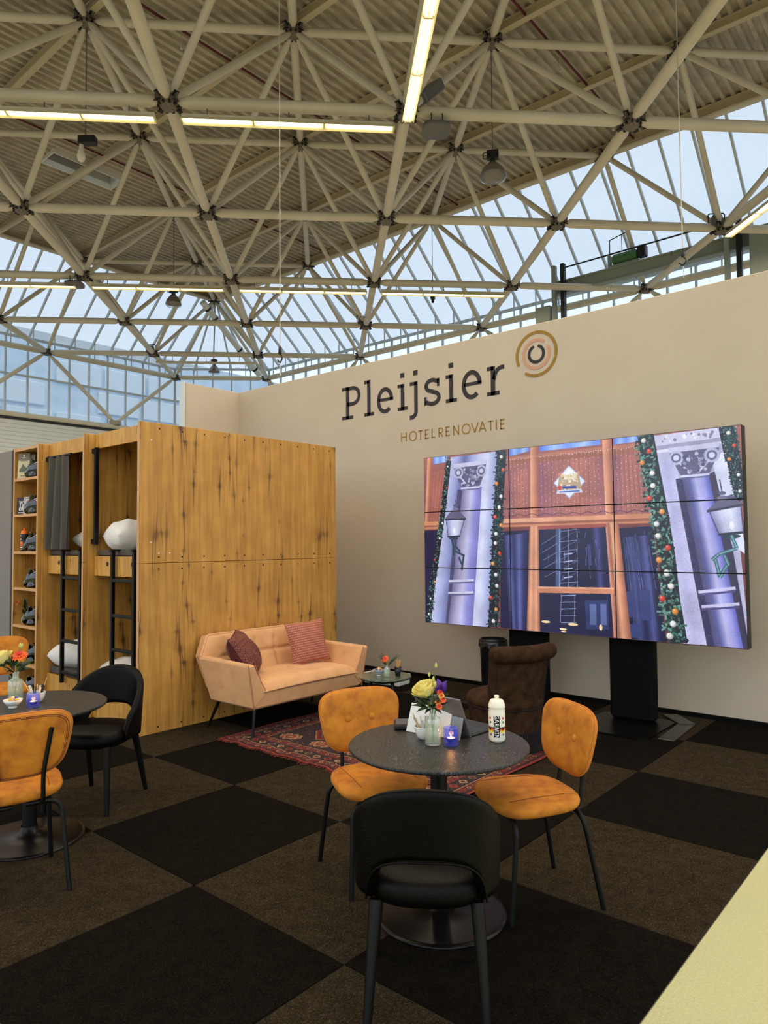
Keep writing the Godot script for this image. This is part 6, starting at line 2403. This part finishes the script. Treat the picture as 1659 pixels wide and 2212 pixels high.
func build_seating() -> void:
	bistro_table(Vector3(-1.91, 0.006, -2.578), "round black oak table with a drinking bottle and laptop on it")
	bistro_table(Vector3(-4.14, 0.006, -1.75), "round black oak table with a blue tealight and sweet bowl on it")
	var c := ochre_chair("ochre velvet chair between the table with the bottle and the video wall")
	c.position = Vector3(-1.674, 0.006, -2.978)
	c.rotation.y = facing(Vector2(-0.53, 0.84))
	var g := "ochre velvet chairs at the round tables"
	copy(c, "ochre_chair", Vector3(-2.385, 0.006, -2.685), facing(Vector2(0.80, 0.38)), "ochre velvet chair with its legs by the rug and sofa", g)
	copy(c, "ochre_chair", Vector3(-3.66, 0.006, -1.47), facing(Vector2(-0.97, -0.24)), "ochre velvet chair turned away, black back bars on its stitched rear", g)
	copy(c, "ochre_chair", Vector3(-6.22, 0.006, -2.36), facing(Vector2(0.92, 0.38)), "ochre velvet chair standing in front of the oak bookcase", g)
	var b := leather_chair("black leather chair at the table with the bottle, its back turned")
	b.position = Vector3(-1.625, 0.006, -2.115)
	b.rotation.y = facing(Vector2(-0.59, -0.81))
	copy(b, "leather_chair", Vector3(-4.405, 0.006, -2.27), facing(Vector2(0.50, 0.866)), "black leather chair in front of the bunk bed ladder", "black leather chairs at the round tables")

func bistro_table(at: Vector3, label: String) -> void:
	var o := thing("bistro_table", label, "table", at, 0.4, "round black tables")
	var st := S()
	lathe(st, [Vector2(0, 0.712), Vector2(0.36, 0.712), Vector2(0.396, 0.722), Vector2(0.400, 0.727), Vector2(0.400, 0.735), Vector2(0.397, 0.738), Vector2(0.397, 0.738), Vector2(0, 0.738)], 96)
	made(st, "top", M.table_oak_black, o)
	st = S()
	lathe(st, [Vector2(0.037, 0.03), Vector2(0.037, 0.69)], 28)
	lathe(st, [Vector2(0.037, 0.685), Vector2(0.09, 0.70), Vector2(0.09, 0.712)], 28)
	made(st, "column", M.black_metal, o)
	st = S()
	lathe(st, [Vector2(0, 0), Vector2(0.288, 0), Vector2(0.290, 0.004), Vector2(0.290, 0.004), Vector2(0.288, 0.011), Vector2(0.27, 0.014), Vector2(0.15, 0.020), Vector2(0.08, 0.030), Vector2(0.050, 0.050), Vector2(0.042, 0.075)], 96)
	made(st, "base", M.table_metal, o)
	st = S()
	for k in 3:
		var a := TAU * k / 3 + 0.4
		box(st, Vector3(cos(a) * 0.34, 0.710, sin(a) * 0.34), Vector3(0.03, 0.006, 0.03), 0.001)
	made(st, "edge_clip", M.tin, o)

func ochre_chair(label: String) -> Node3D:
	# faces -Z; origin on the floor in the middle of its feet
	var o := thing("ochre_chair", label, "chair", Vector3.ZERO, 0.0, "ochre velvet chairs at the round tables")
	var V: Material = M.velvet_ochre
	var st := S()
	var k := [0.0, 0.55, 0.86, 0.955, 0.99, 1.0, 0.985, 0.94, 0.85, 0.70, 0.50, 0.28, 0.0]
	var yy := [0.425, 0.425, 0.428, 0.438, 0.45, 0.462, 0.474, 0.484, 0.491, 0.496, 0.499, 0.501, 0.502]
	var rad := func(a: float, w: float, d: float, e: float) -> Vector2:
		return Vector2(spow(cos(a), e) * w, spow(sin(a), e) * d)
	sheet(st, 56, 12, func(u: float, v: float) -> Vector3:
		var i := int(round(v * 12))
		var p: Vector2 = rad.call(u * TAU, 0.222, 0.215, 0.62)
		var x: float = p.x * k[i] * (1.0 - 0.10 * (p.y * k[i]) / 0.21 * 1.0)
		var z: float = p.y * k[i]
		return Vector3(x, yy[i] - 0.010 * maxf(0.0, -z / 0.21 - 0.5) - 0.006 * exp(-pow((absf(x) - 0.145) / 0.010, 2.0)) * (1.0 if i > 7 else 0.0), z - 0.02))
	var seat := made(st, "seat", V, o)
	for s in [-1.0, 1.0]:
		st = S()
		tube(st, [Vector3(s * 0.148, 0.4935, -0.19), Vector3(s * 0.143, 0.4985, -0.05), Vector3(s * 0.138, 0.4975, 0.10), Vector3(s * 0.132, 0.489, 0.165)], 0.0012, 5)
		made(st, "seam", M.ochre_seam, seat)
	# backrest: wide at the top, bowed, with two buttons
	st = S()
	var W := 0.215
	var H := 0.158
	var ctr := Vector3(0, 0.705, 0.215)
	var lean := Basis(Vector3.RIGHT, 0.20)
	var at := func(x: float, y: float, z: float) -> Vector3:
		var xx := x * (1.0 + 0.12 * y / H)
		return ctr + lean * Vector3(xx, y, z - 0.55 * xx * xx)
	var btn := [Vector2(-0.068, 0.008), Vector2(0.068, 0.008)]
	var kk := [0.0, 0.2, 0.4, 0.6, 0.75, 0.87, 0.95, 0.99, 1.0, 0.99, 0.96, 0.88, 0.7, 0.4, 0.0]
	var zz := [-0.030, -0.030, -0.0295, -0.0285, -0.027, -0.023, -0.017, -0.009, 0.0, 0.010, 0.017, 0.021, 0.022, 0.022, 0.022]
	sheet(st, 64, 14, func(u: float, v: float) -> Vector3:
		var i := int(round(v * 14))
		var p: Vector2 = rad.call(u * TAU, W, H, 0.58)
		var x: float = p.x * kk[i]
		var y: float = p.y * kk[i]
		var z: float = zz[i]
		if i < 6:
			for b in btn:
				z += 0.014 * exp(-(pow((x - b.x) / 0.030, 2.0) + pow((y - b.y) / 0.030, 2.0)))
			z += 0.003 * exp(-pow((y - 0.008) / 0.015, 2.0)) * (1.0 if absf(x) < 0.068 else 0.0)
		return at.call(x, y, z))
	var back := made(st, "backrest", V, o)
	for e in [[0.0, 1.003, 0.0042, "ochre_welt", "welt"], [0.0195, 0.925, 0.0016, "ochre_stitch", "seam"], [0.0205, 0.885, 0.0016, "ochre_stitch", "seam"]]:
		st = S()
		var loop := []
		for j in 65:
			var p: Vector2 = rad.call(j / 64.0 * TAU, W * e[1], H * e[1], 0.58)
			loop.append(at.call(p.x, p.y, e[0]))
		tube(st, loop, e[2], 6, false)
		made(st, e[4], M[e[3]], back)
	for b in btn:
		st = S()
		var n: Vector3 = lean * Vector3(0, 0, -1)
		lathe(st, [Vector2(0.0185, -0.006), Vector2(0.0185, 0.0), Vector2(0.0165, 0.005), Vector2(0.010, 0.0085), Vector2(0, 0.0095)], 20, at.call(b.x, b.y, -0.0205), along(n))
		made(st, "button", V, back)
	# frame of black tube
	for z in [-0.17, 0.155]:
		var out: float = -0.215 if z < 0 else 0.235
		for s in [-1.0, 1.0]:
			st = S()
			tube(st, bent([Vector3(s * 0.03, 0.415, z), Vector3(s * 0.185, 0.415, z), Vector3(s * 0.212, 0.0, out)], 0.07, 7), 0.0115, 10)
			made(st, "leg", M.black_metal, o)
	st = S()
	for s in [-1.0, 1.0]:
		tube(st, [Vector3(s * 0.11, 0.415, -0.17), Vector3(s * 0.11, 0.415, 0.155)], 0.010, 8)
	made(st, "seat_rail", M.black_metal, o)
	for s in [-1.0, 1.0]:
		st = S()
		var top: Vector3 = at.call(s * 0.115, 0.08, 0.032)
		var low: Vector3 = at.call(s * 0.105, -0.14, 0.034)
		tube(st, bent([Vector3(s * 0.10, 0.412, 0.06), Vector3(s * 0.10, 0.412, 0.195), low, top], 0.05, 6), 0.0105, 10)
		made(st, "back_bar", M.black_metal, o)
	return o

func leather_chair(label: String) -> Node3D:
	var o := thing("leather_chair", label, "chair", Vector3.ZERO, 0.0, "black leather chairs at the round tables")
	var L: Material = M.leather_black
	# seat, faces -Z
	var st := S()
	var k := [0.0, 0.7, 0.93, 0.985, 1.0, 0.99, 0.95, 0.86, 0.70, 0.45, 0.2, 0.0]
	var yy := [0.385, 0.385, 0.392, 0.408, 0.430, 0.452, 0.470, 0.481, 0.487, 0.490, 0.491, 0.491]
	sheet(st, 56, 11, func(u: float, v: float) -> Vector3:
		var i := int(round(v * 11))
		var a := u * TAU
		var x := spow(cos(a), 0.72) * 0.235
		var z := spow(sin(a), 0.72) * 0.235
		return Vector3(x * k[i] * (1.0 - 0.08 * z / 0.235), yy[i], z * k[i] - 0.01))
	made(st, "seat", L, o)
	# wrap-round back with an arched opening over the seat
	st = S()
	var span := deg_to_rad(104.0)
	var top := func(t: float) -> float:
		return 0.435 + 0.385 * pow(maxf(0.0, cos(t * span * 0.86)), 0.62)
	var open := 0.47
	var low := func(t: float) -> float:
		var a := absf(t) / open
		if a < 1.0:
			return 0.405 + 0.165 * pow(1.0 - pow(a, 2.6), 0.5)
		return 0.405
	var shell := func(t: float, y: float, deep: float) -> Vector3:
		var a := t * span
		var h := clampf((y - 0.40) / 0.42, 0.0, 1.0)
		var rx := 0.262 + 0.012 * h - deep
		var rz := 0.245 - deep + 0.055 * h
		return Vector3(spow(sin(a), 0.92) * rx, y, spow(cos(a), 0.80) * rz + 0.005)
	var n := 72
	var m := 14
	# closed section: outside up, over the top, inside down
	sheet(st, n, m * 2 + 6, func(u: float, v: float) -> Vector3:
		var t := u * 2.0 - 1.0
		var y0: float = low.call(t)
		var y1: float = maxf(top.call(t), y0 + 0.03)
		var r := 0.021
		var total := m * 2 + 6
		var i := int(round(v * total))
		if i <= m:
			return shell.call(t, lerpf(y0 + r * 0.6, y1 - r, float(i) / m), 0.0)
		if i < m + 4:
			var a := PI * (i - m) / 4.0
			return shell.call(t, y1 - r + sin(a) * r, r - cos(a) * r)
		if i <= m * 2 + 4:
			return shell.call(t, lerpf(y1 - r, y0 + r * 0.6, float(i - m - 4) / m), 2.0 * r)
		if i == m * 2 + 5:
			return shell.call(t, y0, r)
		return shell.call(t, y0 + r * 0.6, 0.0))
	var back := made(st, "backrest", L, o)
	st = S()
	var pts := []
	for i in 33:
		var t := lerpf(-open * 1.02, open * 1.02, i / 32.0)
		pts.append(shell.call(t, low.call(t) + 0.004, -0.003))
	tube(st, pts, 0.0045, 6)
	made(st, "piping", L, back)
	st = S()
	pts = []
	for i in 41:
		var t := lerpf(-0.8, 0.8, i / 40.0)
		pts.append(shell.call(t, top.call(t) - 0.004, 0.009))
	tube(st, pts, 0.003, 6)
	made(st, "top_seam", L, back)
	# tapered wooden legs
	for q in [[-0.185, -0.175, -0.215, -0.215], [0.185, -0.175, 0.215, -0.215], [-0.175, 0.165, -0.20, 0.265], [0.175, 0.165, 0.20, 0.265]]:
		st = S()
		tube(st, [Vector3(q[0], 0.40, q[1]), Vector3(q[0] * 0.92 + q[2] * 0.08, 0.37, q[1] * 0.92 + q[3] * 0.08), Vector3(q[2], 0.0, q[3])], [0.024, 0.023, 0.0145], 8)
		made(st, "leg", M.black_wood, o)
	return o

# ------------------------------------------------------------------ small things
func vase(o: Node3D, r: float, h: float, fill: float) -> void:
	# bottle-shaped: straight body, shoulder, narrow neck with a lip
	var st := S()
	var t := r * 0.10
	lathe(st, [Vector2(0, 0.001), Vector2(r * 0.92, 0.001), Vector2(r, h * 0.03), Vector2(r, h * 0.66), Vector2(r * 0.9, h * 0.72), Vector2(r * 0.48, h * 0.77), Vector2(r * 0.42, h * 0.82), Vector2(r * 0.42, h * 0.95), Vector2(r * 0.56, h), Vector2(r * 0.48, h),
		Vector2(r * 0.36, h * 0.95), Vector2(r * 0.36, h * 0.82), Vector2(r * 0.44, h * 0.765), Vector2(r * 0.86, h * 0.70), Vector2(r - t, h * 0.65), Vector2(r - t, h * 0.07), Vector2(0, h * 0.05)], 32)
	made(st, "glass", M.clear_glass, o)
	st = S()
	lathe(st, [Vector2(0, h * 0.055), Vector2(r - t * 1.3, h * 0.075), Vector2(r - t * 1.3, h * 0.66 * fill), Vector2(0, h * 0.66 * fill)], 32)
	made(st, "water", M.water, o)
	st = S()   # cut pattern on the wall of the glass
	for k in 16:
		var a := TAU * k / 16
		tube(st, [Vector3(cos(a) * r, h * 0.30, sin(a) * r), Vector3(cos(a + 0.2) * r, h * 0.62, sin(a + 0.2) * r)], r * 0.02, 4, false)
	made(st, "cut_pattern", M.clear_glass, o)

func stem_to(o: Node3D, a: Vector3, b: Vector3, r := 0.0022) -> void:
	var st := S()
	var m := a.lerp(b, 0.6) + Vector3(-b.x * 0.25, 0.01, -b.z * 0.25)
	tube(st, [a, a.lerp(m, 0.5), m, b], r, 6)
	made(st, "stem", M.stem, o)

func leaf(o: Node3D, a: Vector3, b: Vector3, w: float, m: String) -> void:
	var st := S()
	var d := b - a
	var side := d.cross(Vector3(0.3, 1.0, 0.5)).normalized() * w
	var up := side.cross(d).normalized() * d.length() * 0.12
	for k in [0.0, 1.0]:
		sheet(st, 4, 7, func(u: float, v: float) -> Vector3:
			var ww := sin(pow(v, 0.8) * PI) * (u - 0.5) * 2.0
			return a + d * v + side * ww + up * (sin(v * PI) - 0.25 * absf(ww)) - up.normalized() * 0.0008 * k, 1 + int(k))
	made(st, "leaf", M[m], o)

func gerbera(o: Node3D, at: Vector3, dir: Vector3, r: float, m: String) -> void:
	var b := along(dir)
	for ring in 3:
		var n: int = [16, 13, 10][ring]
		var st := S()
		for k in n:
			var a := TAU * (k + 0.5 * ring) / n
			var rr: float = r * [1.0, 0.78, 0.5][ring]
			var lift: float = [0.10, 0.28, 0.5][ring]
			sheet(st, 2, 4, func(u: float, v: float) -> Vector3:
				var w := rr * 0.20 * sin(clampf(v * 0.85 + 0.15, 0, 1) * PI) * (u - 0.5) * 2.0
				var d := rr * (0.12 + 0.88 * v)
				return at + b * Vector3(cos(a) * d - sin(a) * w, r * (lift * v - 0.28 * v * v + 0.06 * ring), sin(a) * d + cos(a) * w))
		made(st, "petal_ring", M[m] if ring < 2 else M.petal_red, o)
	var st2 := S()
	lathe(st2, [Vector2(0.0, 0.16), Vector2(0.12, 0.14), Vector2(0.2, 0.0)], 12, at, b.scaled_local(Vector3.ONE * r))
	made(st2, "flower_heart", M.petal_red, o)

func rose(o: Node3D, at: Vector3, r: float, dir: Vector3) -> void:
	var b := along(dir)
	# cupped petals in a spiral, outer ones lower and opening
	for k in 17:
		var t := k / 16.0
		var a := k * 2.4
		var st := S()
		var rr := r * lerpf(0.10, 0.92, pow(t, 0.75))
		var hh := r * lerpf(1.35, 1.02, t)
		for side in [0.0, 1.0]:
			sheet(st, 7, 6, func(u: float, v: float) -> Vector3:
				var ph := a + (u - 0.5) * lerpf(2.6, 1.55, t)
				var flare := pow(v, 2.0) * lerpf(-0.02, 0.26, t) * r
				var rad: float = rr * sin(0.35 + v * 1.15) + flare - side * r * 0.012
				var y := hh * v * (1.0 - 0.10 * pow(absf(u - 0.5) * 2.0, 3.0)) - r * 0.55 - r * 0.10 * t
				if t > 0.6:
					y -= r * 0.16 * pow(v, 4.0) * (t - 0.6) / 0.4
				return at + b * Vector3(cos(ph) * rad, y, sin(ph) * rad), 1 + int(side))
		made(st, "petal", M.petal_yellow, o)
	var st2 := S()
	lathe(st2, [Vector2(0, -0.75), Vector2(0.35, -0.6), Vector2(0.55, -0.35), Vector2(0.3, -0.2)], 14, at, b.scaled_local(Vector3.ONE * r))
	made(st2, "sepals", M.leaf, o)

func bud(o: Node3D, at: Vector3, r: float) -> void:
	var st := S()
	lathe(st, [Vector2(0, -1.3), Vector2(0.6, -0.9), Vector2(0.8, -0.1), Vector2(0.5, 1.0), Vector2(0, 1.9)], 10, at, Basis().scaled(Vector3.ONE * r))
	made(st, "bud", M.bud, o)

func tealight(at: Vector3, r: float, h: float, label: String) -> void:
	var o := thing("tealight_holder", label, "candle holder", at, 0.0, "blue glass tealight holders")
	var st := S()
	lathe(st, [Vector2(0, 0), Vector2(r * 0.96, 0), Vector2(r, 0.004), Vector2(r, h), Vector2(r, h), Vector2(r * 0.86, h), Vector2(r * 0.86, h), Vector2(r * 0.84, h * 0.24), Vector2(0, h * 0.22)], 36)
	made(st, "glass", M.blue_glass, o)
	st = S()
	lathe(st, [Vector2(r * 0.87, h), Vector2(r * 0.93, h + 0.0015), Vector2(r * 0.99, h)], 36)
	made(st, "rim", M.blue_glass_pale, o)
	var c := thing("tealight", "burning white tealight in the blue glass %s" % ("beside the drinking bottle table's vase" if at.x > -3 else "beside the sweet bowl"), "candle", at + Vector3(0, h * 0.235, 0), 0.0, "burning tealights")
	st = S()
	lathe(st, [Vector2(0, 0), Vector2(0.0185, 0), Vector2(0.0190, 0.015), Vector2(0.0190, 0.015), Vector2(0.0180, 0.015), Vector2(0.0178, 0.012)], 28)
	made(st, "cup", M.tin, c)
	st = S()
	lathe(st, [Vector2(0, 0.0125), Vector2(0.0178, 0.0125)], 28)
	made(st, "wax", M.wax, c)
	st = S()
	lathe(st, [Vector2(0, 0.0135), Vector2(0.003, 0.016), Vector2(0.0035, 0.020), Vector2(0.0018, 0.027), Vector2(0, 0.032)], 12)
	made(st, "flame", M.flame, c)
	var l := OmniLight3D.new()
	l.name = "flame_light"
	l.light_color = Color(1.0, 0.68, 0.34)
	l.light_energy = 0.012
	l.light_size = 0.008
	l.omni_range = 6.0
	l.omni_attenuation = 2.0
	l.shadow_enabled = true
	l.position = Vector3(0, 0.021, 0)
	c.add_child(l)

func sachet_bowl(at: Vector3, label: String, where: String) -> void:
	var o := thing("sachet_bowl", label, "bowl", at)
	var r := 0.047
	var h := 0.058
	var st := S()
	sheet(st, 64, 12, func(u: float, v: float) -> Vector3:
		var prof := [Vector2(0, 0), Vector2(0.45, 0), Vector2(0.52, 0.03), Vector2(0.74, 0.25), Vector2(0.92, 0.6), Vector2(1.0, 0.95), Vector2(1.0, 1.0), Vector2(0.95, 1.0), Vector2(0.90, 0.7), Vector2(0.78, 0.4), Vector2(0.55, 0.16), Vector2(0.3, 0.1), Vector2(0, 0.1)]
		var p: Vector2 = prof[int(round(v * 12))]
		var w := 1.0 + 0.035 * absf(sin(u * TAU * 8.0)) * minf(1.0, p.x)
		return Vector3(cos(u * TAU) * p.x * r * w, p.y * h, sin(u * TAU) * p.x * r * w))
	made(st, "bowl", M.white_china, o)
	var sm := boxm(Vector3(0.014, 0.085, 0.0025), 0.001)
	var wm := boxm(Vector3(0.0055, 0.125, 0.0016), 0.0004)
	var rng := RandomNumberGenerator.new()
	rng.seed = 17
	for k in 13:
		var a := k * 1.9
		var lean := Basis(Vector3.UP, a) * Basis(Vector3.BACK, rng.randf_range(-0.55, -0.2)) * Basis(Vector3.UP, rng.randf() * 2.0)
		var p := at + Vector3(0, 0.012, 0) + Basis(Vector3.UP, a) * Vector3(0.012, 0, 0) + lean * Vector3(0, 0.046, 0)
		if k % 5 == 4:
			loose("stirring_stick", "flat wooden stirring stick in the sachet bowl %s" % where, "stick", "stirring sticks in sachet bowls", wm, "stick_wood", p + lean * Vector3(0, 0.02, 0), lean)
		else:
			var dark := k % 2 == 1
			loose("sugar_sachet", "%s sugar sachet stick in the bowl %s" % ["black" if dark else "white", where], "sachet", "sugar sachets in bowls", sm, "sachet_dark" if dark else "sachet_white", p, lean)

func build_table_things() -> void:
	var y := 0.745
	# ---- centre table
	var at := Vector3(-1.915, y, -2.545)
	vase(thing("flower_vase", "clear bottle vase with water on the table with the drinking bottle", "vase", at), 0.036, 0.165, 0.75)
	var f := thing("yellow_rose", "open pale yellow rose in the vase beside the drinking bottle", "flower", at)
	rose(f, Vector3(-0.018, 0.240, 0.03), 0.056, Vector3(-0.12, 1.0, 0.45))
	stem_to(f, Vector3(0.004, 0.012, 0), Vector3(-0.010, 0.205, 0.025), 0.003)
	f = thing("purple_flower", "purple blossom behind the yellow rose", "flower", at)
	for k in 5:
		leaf(f, Vector3(0.03, 0.225, -0.02), Vector3(0.03 + 0.035 * cos(k * 1.25), 0.285 - 0.012 * (k % 3), -0.02 + 0.03 * sin(k * 1.25)), 0.020, "petal_purple")
	stem_to(f, Vector3(0, 0.012, 0.004), Vector3(0.03, 0.225, -0.02))
	f = thing("orange_flower", "small orange and red blossoms beside the yellow rose", "flower", at)
	for k in 5:
		gerbera(f, Vector3(0.042 + 0.012 * (k % 3), 0.235 - 0.014 * k, 0.0 + 0.006 * k), Vector3(0.4, 0.5, 0.5), 0.016, "petal_orange" if k % 2 == 0 else "choc_gold")
	stem_to(f, Vector3(-0.004, 0.012, 0), Vector3(0.045, 0.21, 0.01))
	f = thing("budding_twig", "thin stems with pale green buds above the yellow rose", "flower", at)
	for q in [[Vector3(-0.024, 0.302, -0.01), 0.007], [Vector3(0.006, 0.285, 0.0), 0.009], [Vector3(0.010, 0.345, -0.015), 0.008], [Vector3(0.020, 0.265, 0.008), 0.009]]:
		bud(f, q[0], q[1])
		stem_to(f, Vector3(0, 0.10, 0), q[0], 0.0012)
	f = thing("foliage_sprig", "dark green leaves round the yellow rose in the vase", "foliage", at)
	var rng := RandomNumberGenerator.new()
	rng.seed = 44
	for k in 34:
		var a := k * 2.4
		var r := rng.randf_range(0.05, 0.085)
		var s := Vector3(cos(a) * 0.018, 0.155 + rng.randf() * 0.04, sin(a) * 0.018)
		leaf(f, s, s + Vector3(cos(a) * r, rng.randf_range(-0.015, 0.05), sin(a) * r), 0.009, "leaf_dark" if k % 3 else "leaf")
	tealight(Vector3(-1.848, y, -2.588), 0.033, 0.076, "blue glass tealight holder beside the vase and folded white card")
	sachet_bowl(Vector3(-2.0, y, -2.595), "fluted white bowl of sachets beside the vase and black case", "by the yellow rose")
	drinking_bottle(Vector3(-1.727, y, -2.775))
	# black case
	f = thing("black_case", "small flat black case lying on the table with the drinking bottle", "case", Vector3(-2.205, y, -2.69), 0.72)
	var st := S()
	box(st, Vector3(0, 0.014, 0), Vector3(0.085, 0.026, 0.125), 0.008)
	made(st, "body", M.black_plastic, f)
	st = S()
	box(st, Vector3(0, 0.0275, 0), Vector3(0.070, 0.001, 0.108), 0.0004)
	made(st, "lid", M.laptop_grey, f)
	laptop()
	# ---- left table
	at = Vector3(-4.325, y, -1.74)
	vase(thing("flower_vase", "clear bottle vase with water beside the sweet bowl and blue tealight", "vase", at), 0.040, 0.165, 0.75)
	f = thing("yellow_rose", "open pale yellow rose in the vase beside the sweet bowl", "flower", at)
	rose(f, Vector3(-0.050, 0.240, 0.065), 0.064, Vector3(-0.3, 1.0, 0.5))
	stem_to(f, Vector3(0.004, 0.012, 0), Vector3(-0.04, 0.20, 0.055), 0.003)
	f = thing("orange_gerbera", "orange gerbera with red heart in the vase beside the sweet bowl", "flower", at)
	gerbera(f, Vector3(0.045, 0.265, 0.0), Vector3(0.25, 1.0, 0.35), 0.050, "petal_orange")
	stem_to(f, Vector3(-0.004, 0.012, 0), Vector3(0.04, 0.26, 0.0), 0.003)
	f = thing("foliage_sprig", "green leaves and buds round the orange gerbera", "foliage", at)
	for k in 26:
		var a := k * 2.4
		var r := rng.randf_range(0.04, 0.075)
		var s := Vector3(cos(a) * 0.018, 0.16 + rng.randf() * 0.06, sin(a) * 0.018)
		leaf(f, s, s + Vector3(cos(a) * r, rng.randf_range(0.0, 0.07), sin(a) * r), 0.011, "leaf" if k % 3 else "leaf_dark")
	leaf(f, Vector3(0.02, 0.17, 0), Vector3(0.09, 0.235, -0.07), 0.020, "leaf")
	for k in 4:
		bud(f, Vector3(0.0 + 0.012 * k, 0.31 + 0.008 * (k % 2), -0.02), 0.008)
		stem_to(f, Vector3(0, 0.15, 0), Vector3(0.012 * k, 0.30, -0.02), 0.0012)
	tealight(Vector3(-4.074, y, -1.735), 0.035, 0.074, "blue glass tealight holder in front of the sachet bowl")
	sachet_bowl(Vector3(-4.185, y, -1.80), "fluted white bowl of sachets behind the blue tealight holder", "behind the blue tealight")
	sweets(thing("sweet_bowl", "small dotted white bowl of sweets in front of the vase", "bowl", Vector3(-4.145, y, -1.655)), 0.050, 0.045, "white_china", 5, "dotted white bowl")

func drinking_bottle(at: Vector3) -> void:
	# the lettering is turned to the aisle
	var o := thing("white_drinking_bottle", "white sports drinking bottle with a black name label and colour stripes", "bottle", at, atan2(1.73, 2.78) - 0.04)
	var st := S()
	lathe(st, [Vector2(0, 0), Vector2(0.030, 0), Vector2(0.035, 0.006), Vector2(0.037, 0.014), Vector2(0.037, 0.128), Vector2(0.0355, 0.138), Vector2(0.0355, 0.145), Vector2(0.0365, 0.150)], 40)
	made(st, "body", M.white_plastic, o)
	st = S()
	lathe(st, [Vector2(0.0365, 0.148), Vector2(0.0385, 0.150), Vector2(0.0385, 0.156), Vector2(0.035, 0.168), Vector2(0.030, 0.180), Vector2(0.026, 0.184), Vector2(0.010, 0.186)], 40)
	lathe(st, [Vector2(0.010, 0.184), Vector2(0.010, 0.196), Vector2(0.0115, 0.198), Vector2(0.0115, 0.201), Vector2(0.009, 0.203), Vector2(0, 0.203)], 24)
	made(st, "cap", M.white_plastic, o)
	var r := 0.0372
	var k := 0
	for c in ["print_yellow", "choc_gold", "print_orange", "print_red", "print_dark"]:
		st = S()
		var y0: float = 0.044 + k * 0.0048
		for a in [-1.0, 0.36]:
			curved(st, r, y0, y0 + 0.0048, -1.35 if a < 0 else 0.36, -0.36 if a < 0 else 1.35)
		made(st, "stripe", M[c], o)
		k += 1
	st = S()
	curved(st, 0.0374, 0.022, 0.118, -0.36, 0.36)
	made(st, "name_label", M.black_board, o)
	words(o, "GARMIN", 0.0255, Vector3(0, 0.070, 0.0376), Basis(Vector3.BACK, -PI / 2), "print_white", "Droid Sans", true)
	for q in [[-1.0, 0.106, "print_red"], [0.72, 0.106, "print_red"], [0.75, 0.088, "print_teal"], [-0.95, 0.088, "print_teal"], [0.72, 0.058, "black_board"], [-1.0, 0.058, "black_board"], [0.75, 0.034, "print_grey"], [-0.9, 0.034, "print_grey"]]:
		st = S()
		curved(st, 0.0375, q[1] - 0.004, q[1] + 0.005, q[0], q[0] + 0.26)
		made(st, "sponsor_mark", M[q[2]], o)

func laptop() -> void:
	# a tablet on its stand with a keyboard cover; we see its back
	var o := thing("tablet_laptop", "grey tablet on its kickstand with fabric keyboard seen from behind", "laptop", Vector3(-1.995, 0.745, -2.765), -0.08)
	var lean := Basis(Vector3.RIGHT, 0.42)
	var st := S()
	box(st, Vector3(0, 0.100, 0), Vector3(0.292, 0.200, 0.009), 0.003)
	made(st, "tablet", M.grey_metal, o, Vector3(0, 0.0, 0), lean)
	st = S()
	box(st, Vector3(0, 0.100, -0.0052), Vector3(0.278, 0.186, 0.0014), 0.0004)
	made(st, "display", M.screen_off, o, Vector3.ZERO, lean)
	st = S()
	box(st, Vector3(0, -0.055, 0), Vector3(0.28, 0.11, 0.004), 0.001)
	made(st, "kickstand", M.grey_metal, o, lean * Vector3(0, 0.105, 0.006), Basis(Vector3.RIGHT, -0.30))
	st = S()
	box(st, Vector3(0, 0.004, -0.115), Vector3(0.292, 0.006, 0.215), 0.002)
	var kb := made(st, "keyboard_cover", M.keyboard, o)
	var key := boxm(Vector3(0.0165, 0.002, 0.0155), 0.0006)
	for r in 5:
		for c in 14:
			part("key", key, M.key, kb, Vector3(-0.127 + c * 0.0195, 0.008, -0.035 - r * 0.019))
	# white card leaning on the tablet
	var p := thing("white_card", "folded white paper card leaning on the tablet's back", "card", Vector3(-2.035, 0.745, -2.655), 0.12)
	st = S()
	box(st, Vector3(0, 0.068, 0), Vector3(0.225, 0.135, 0.0014), 0.0003)
	made(st, "card", M.white_paper, p, Vector3.ZERO, Basis(Vector3.RIGHT, -0.42))
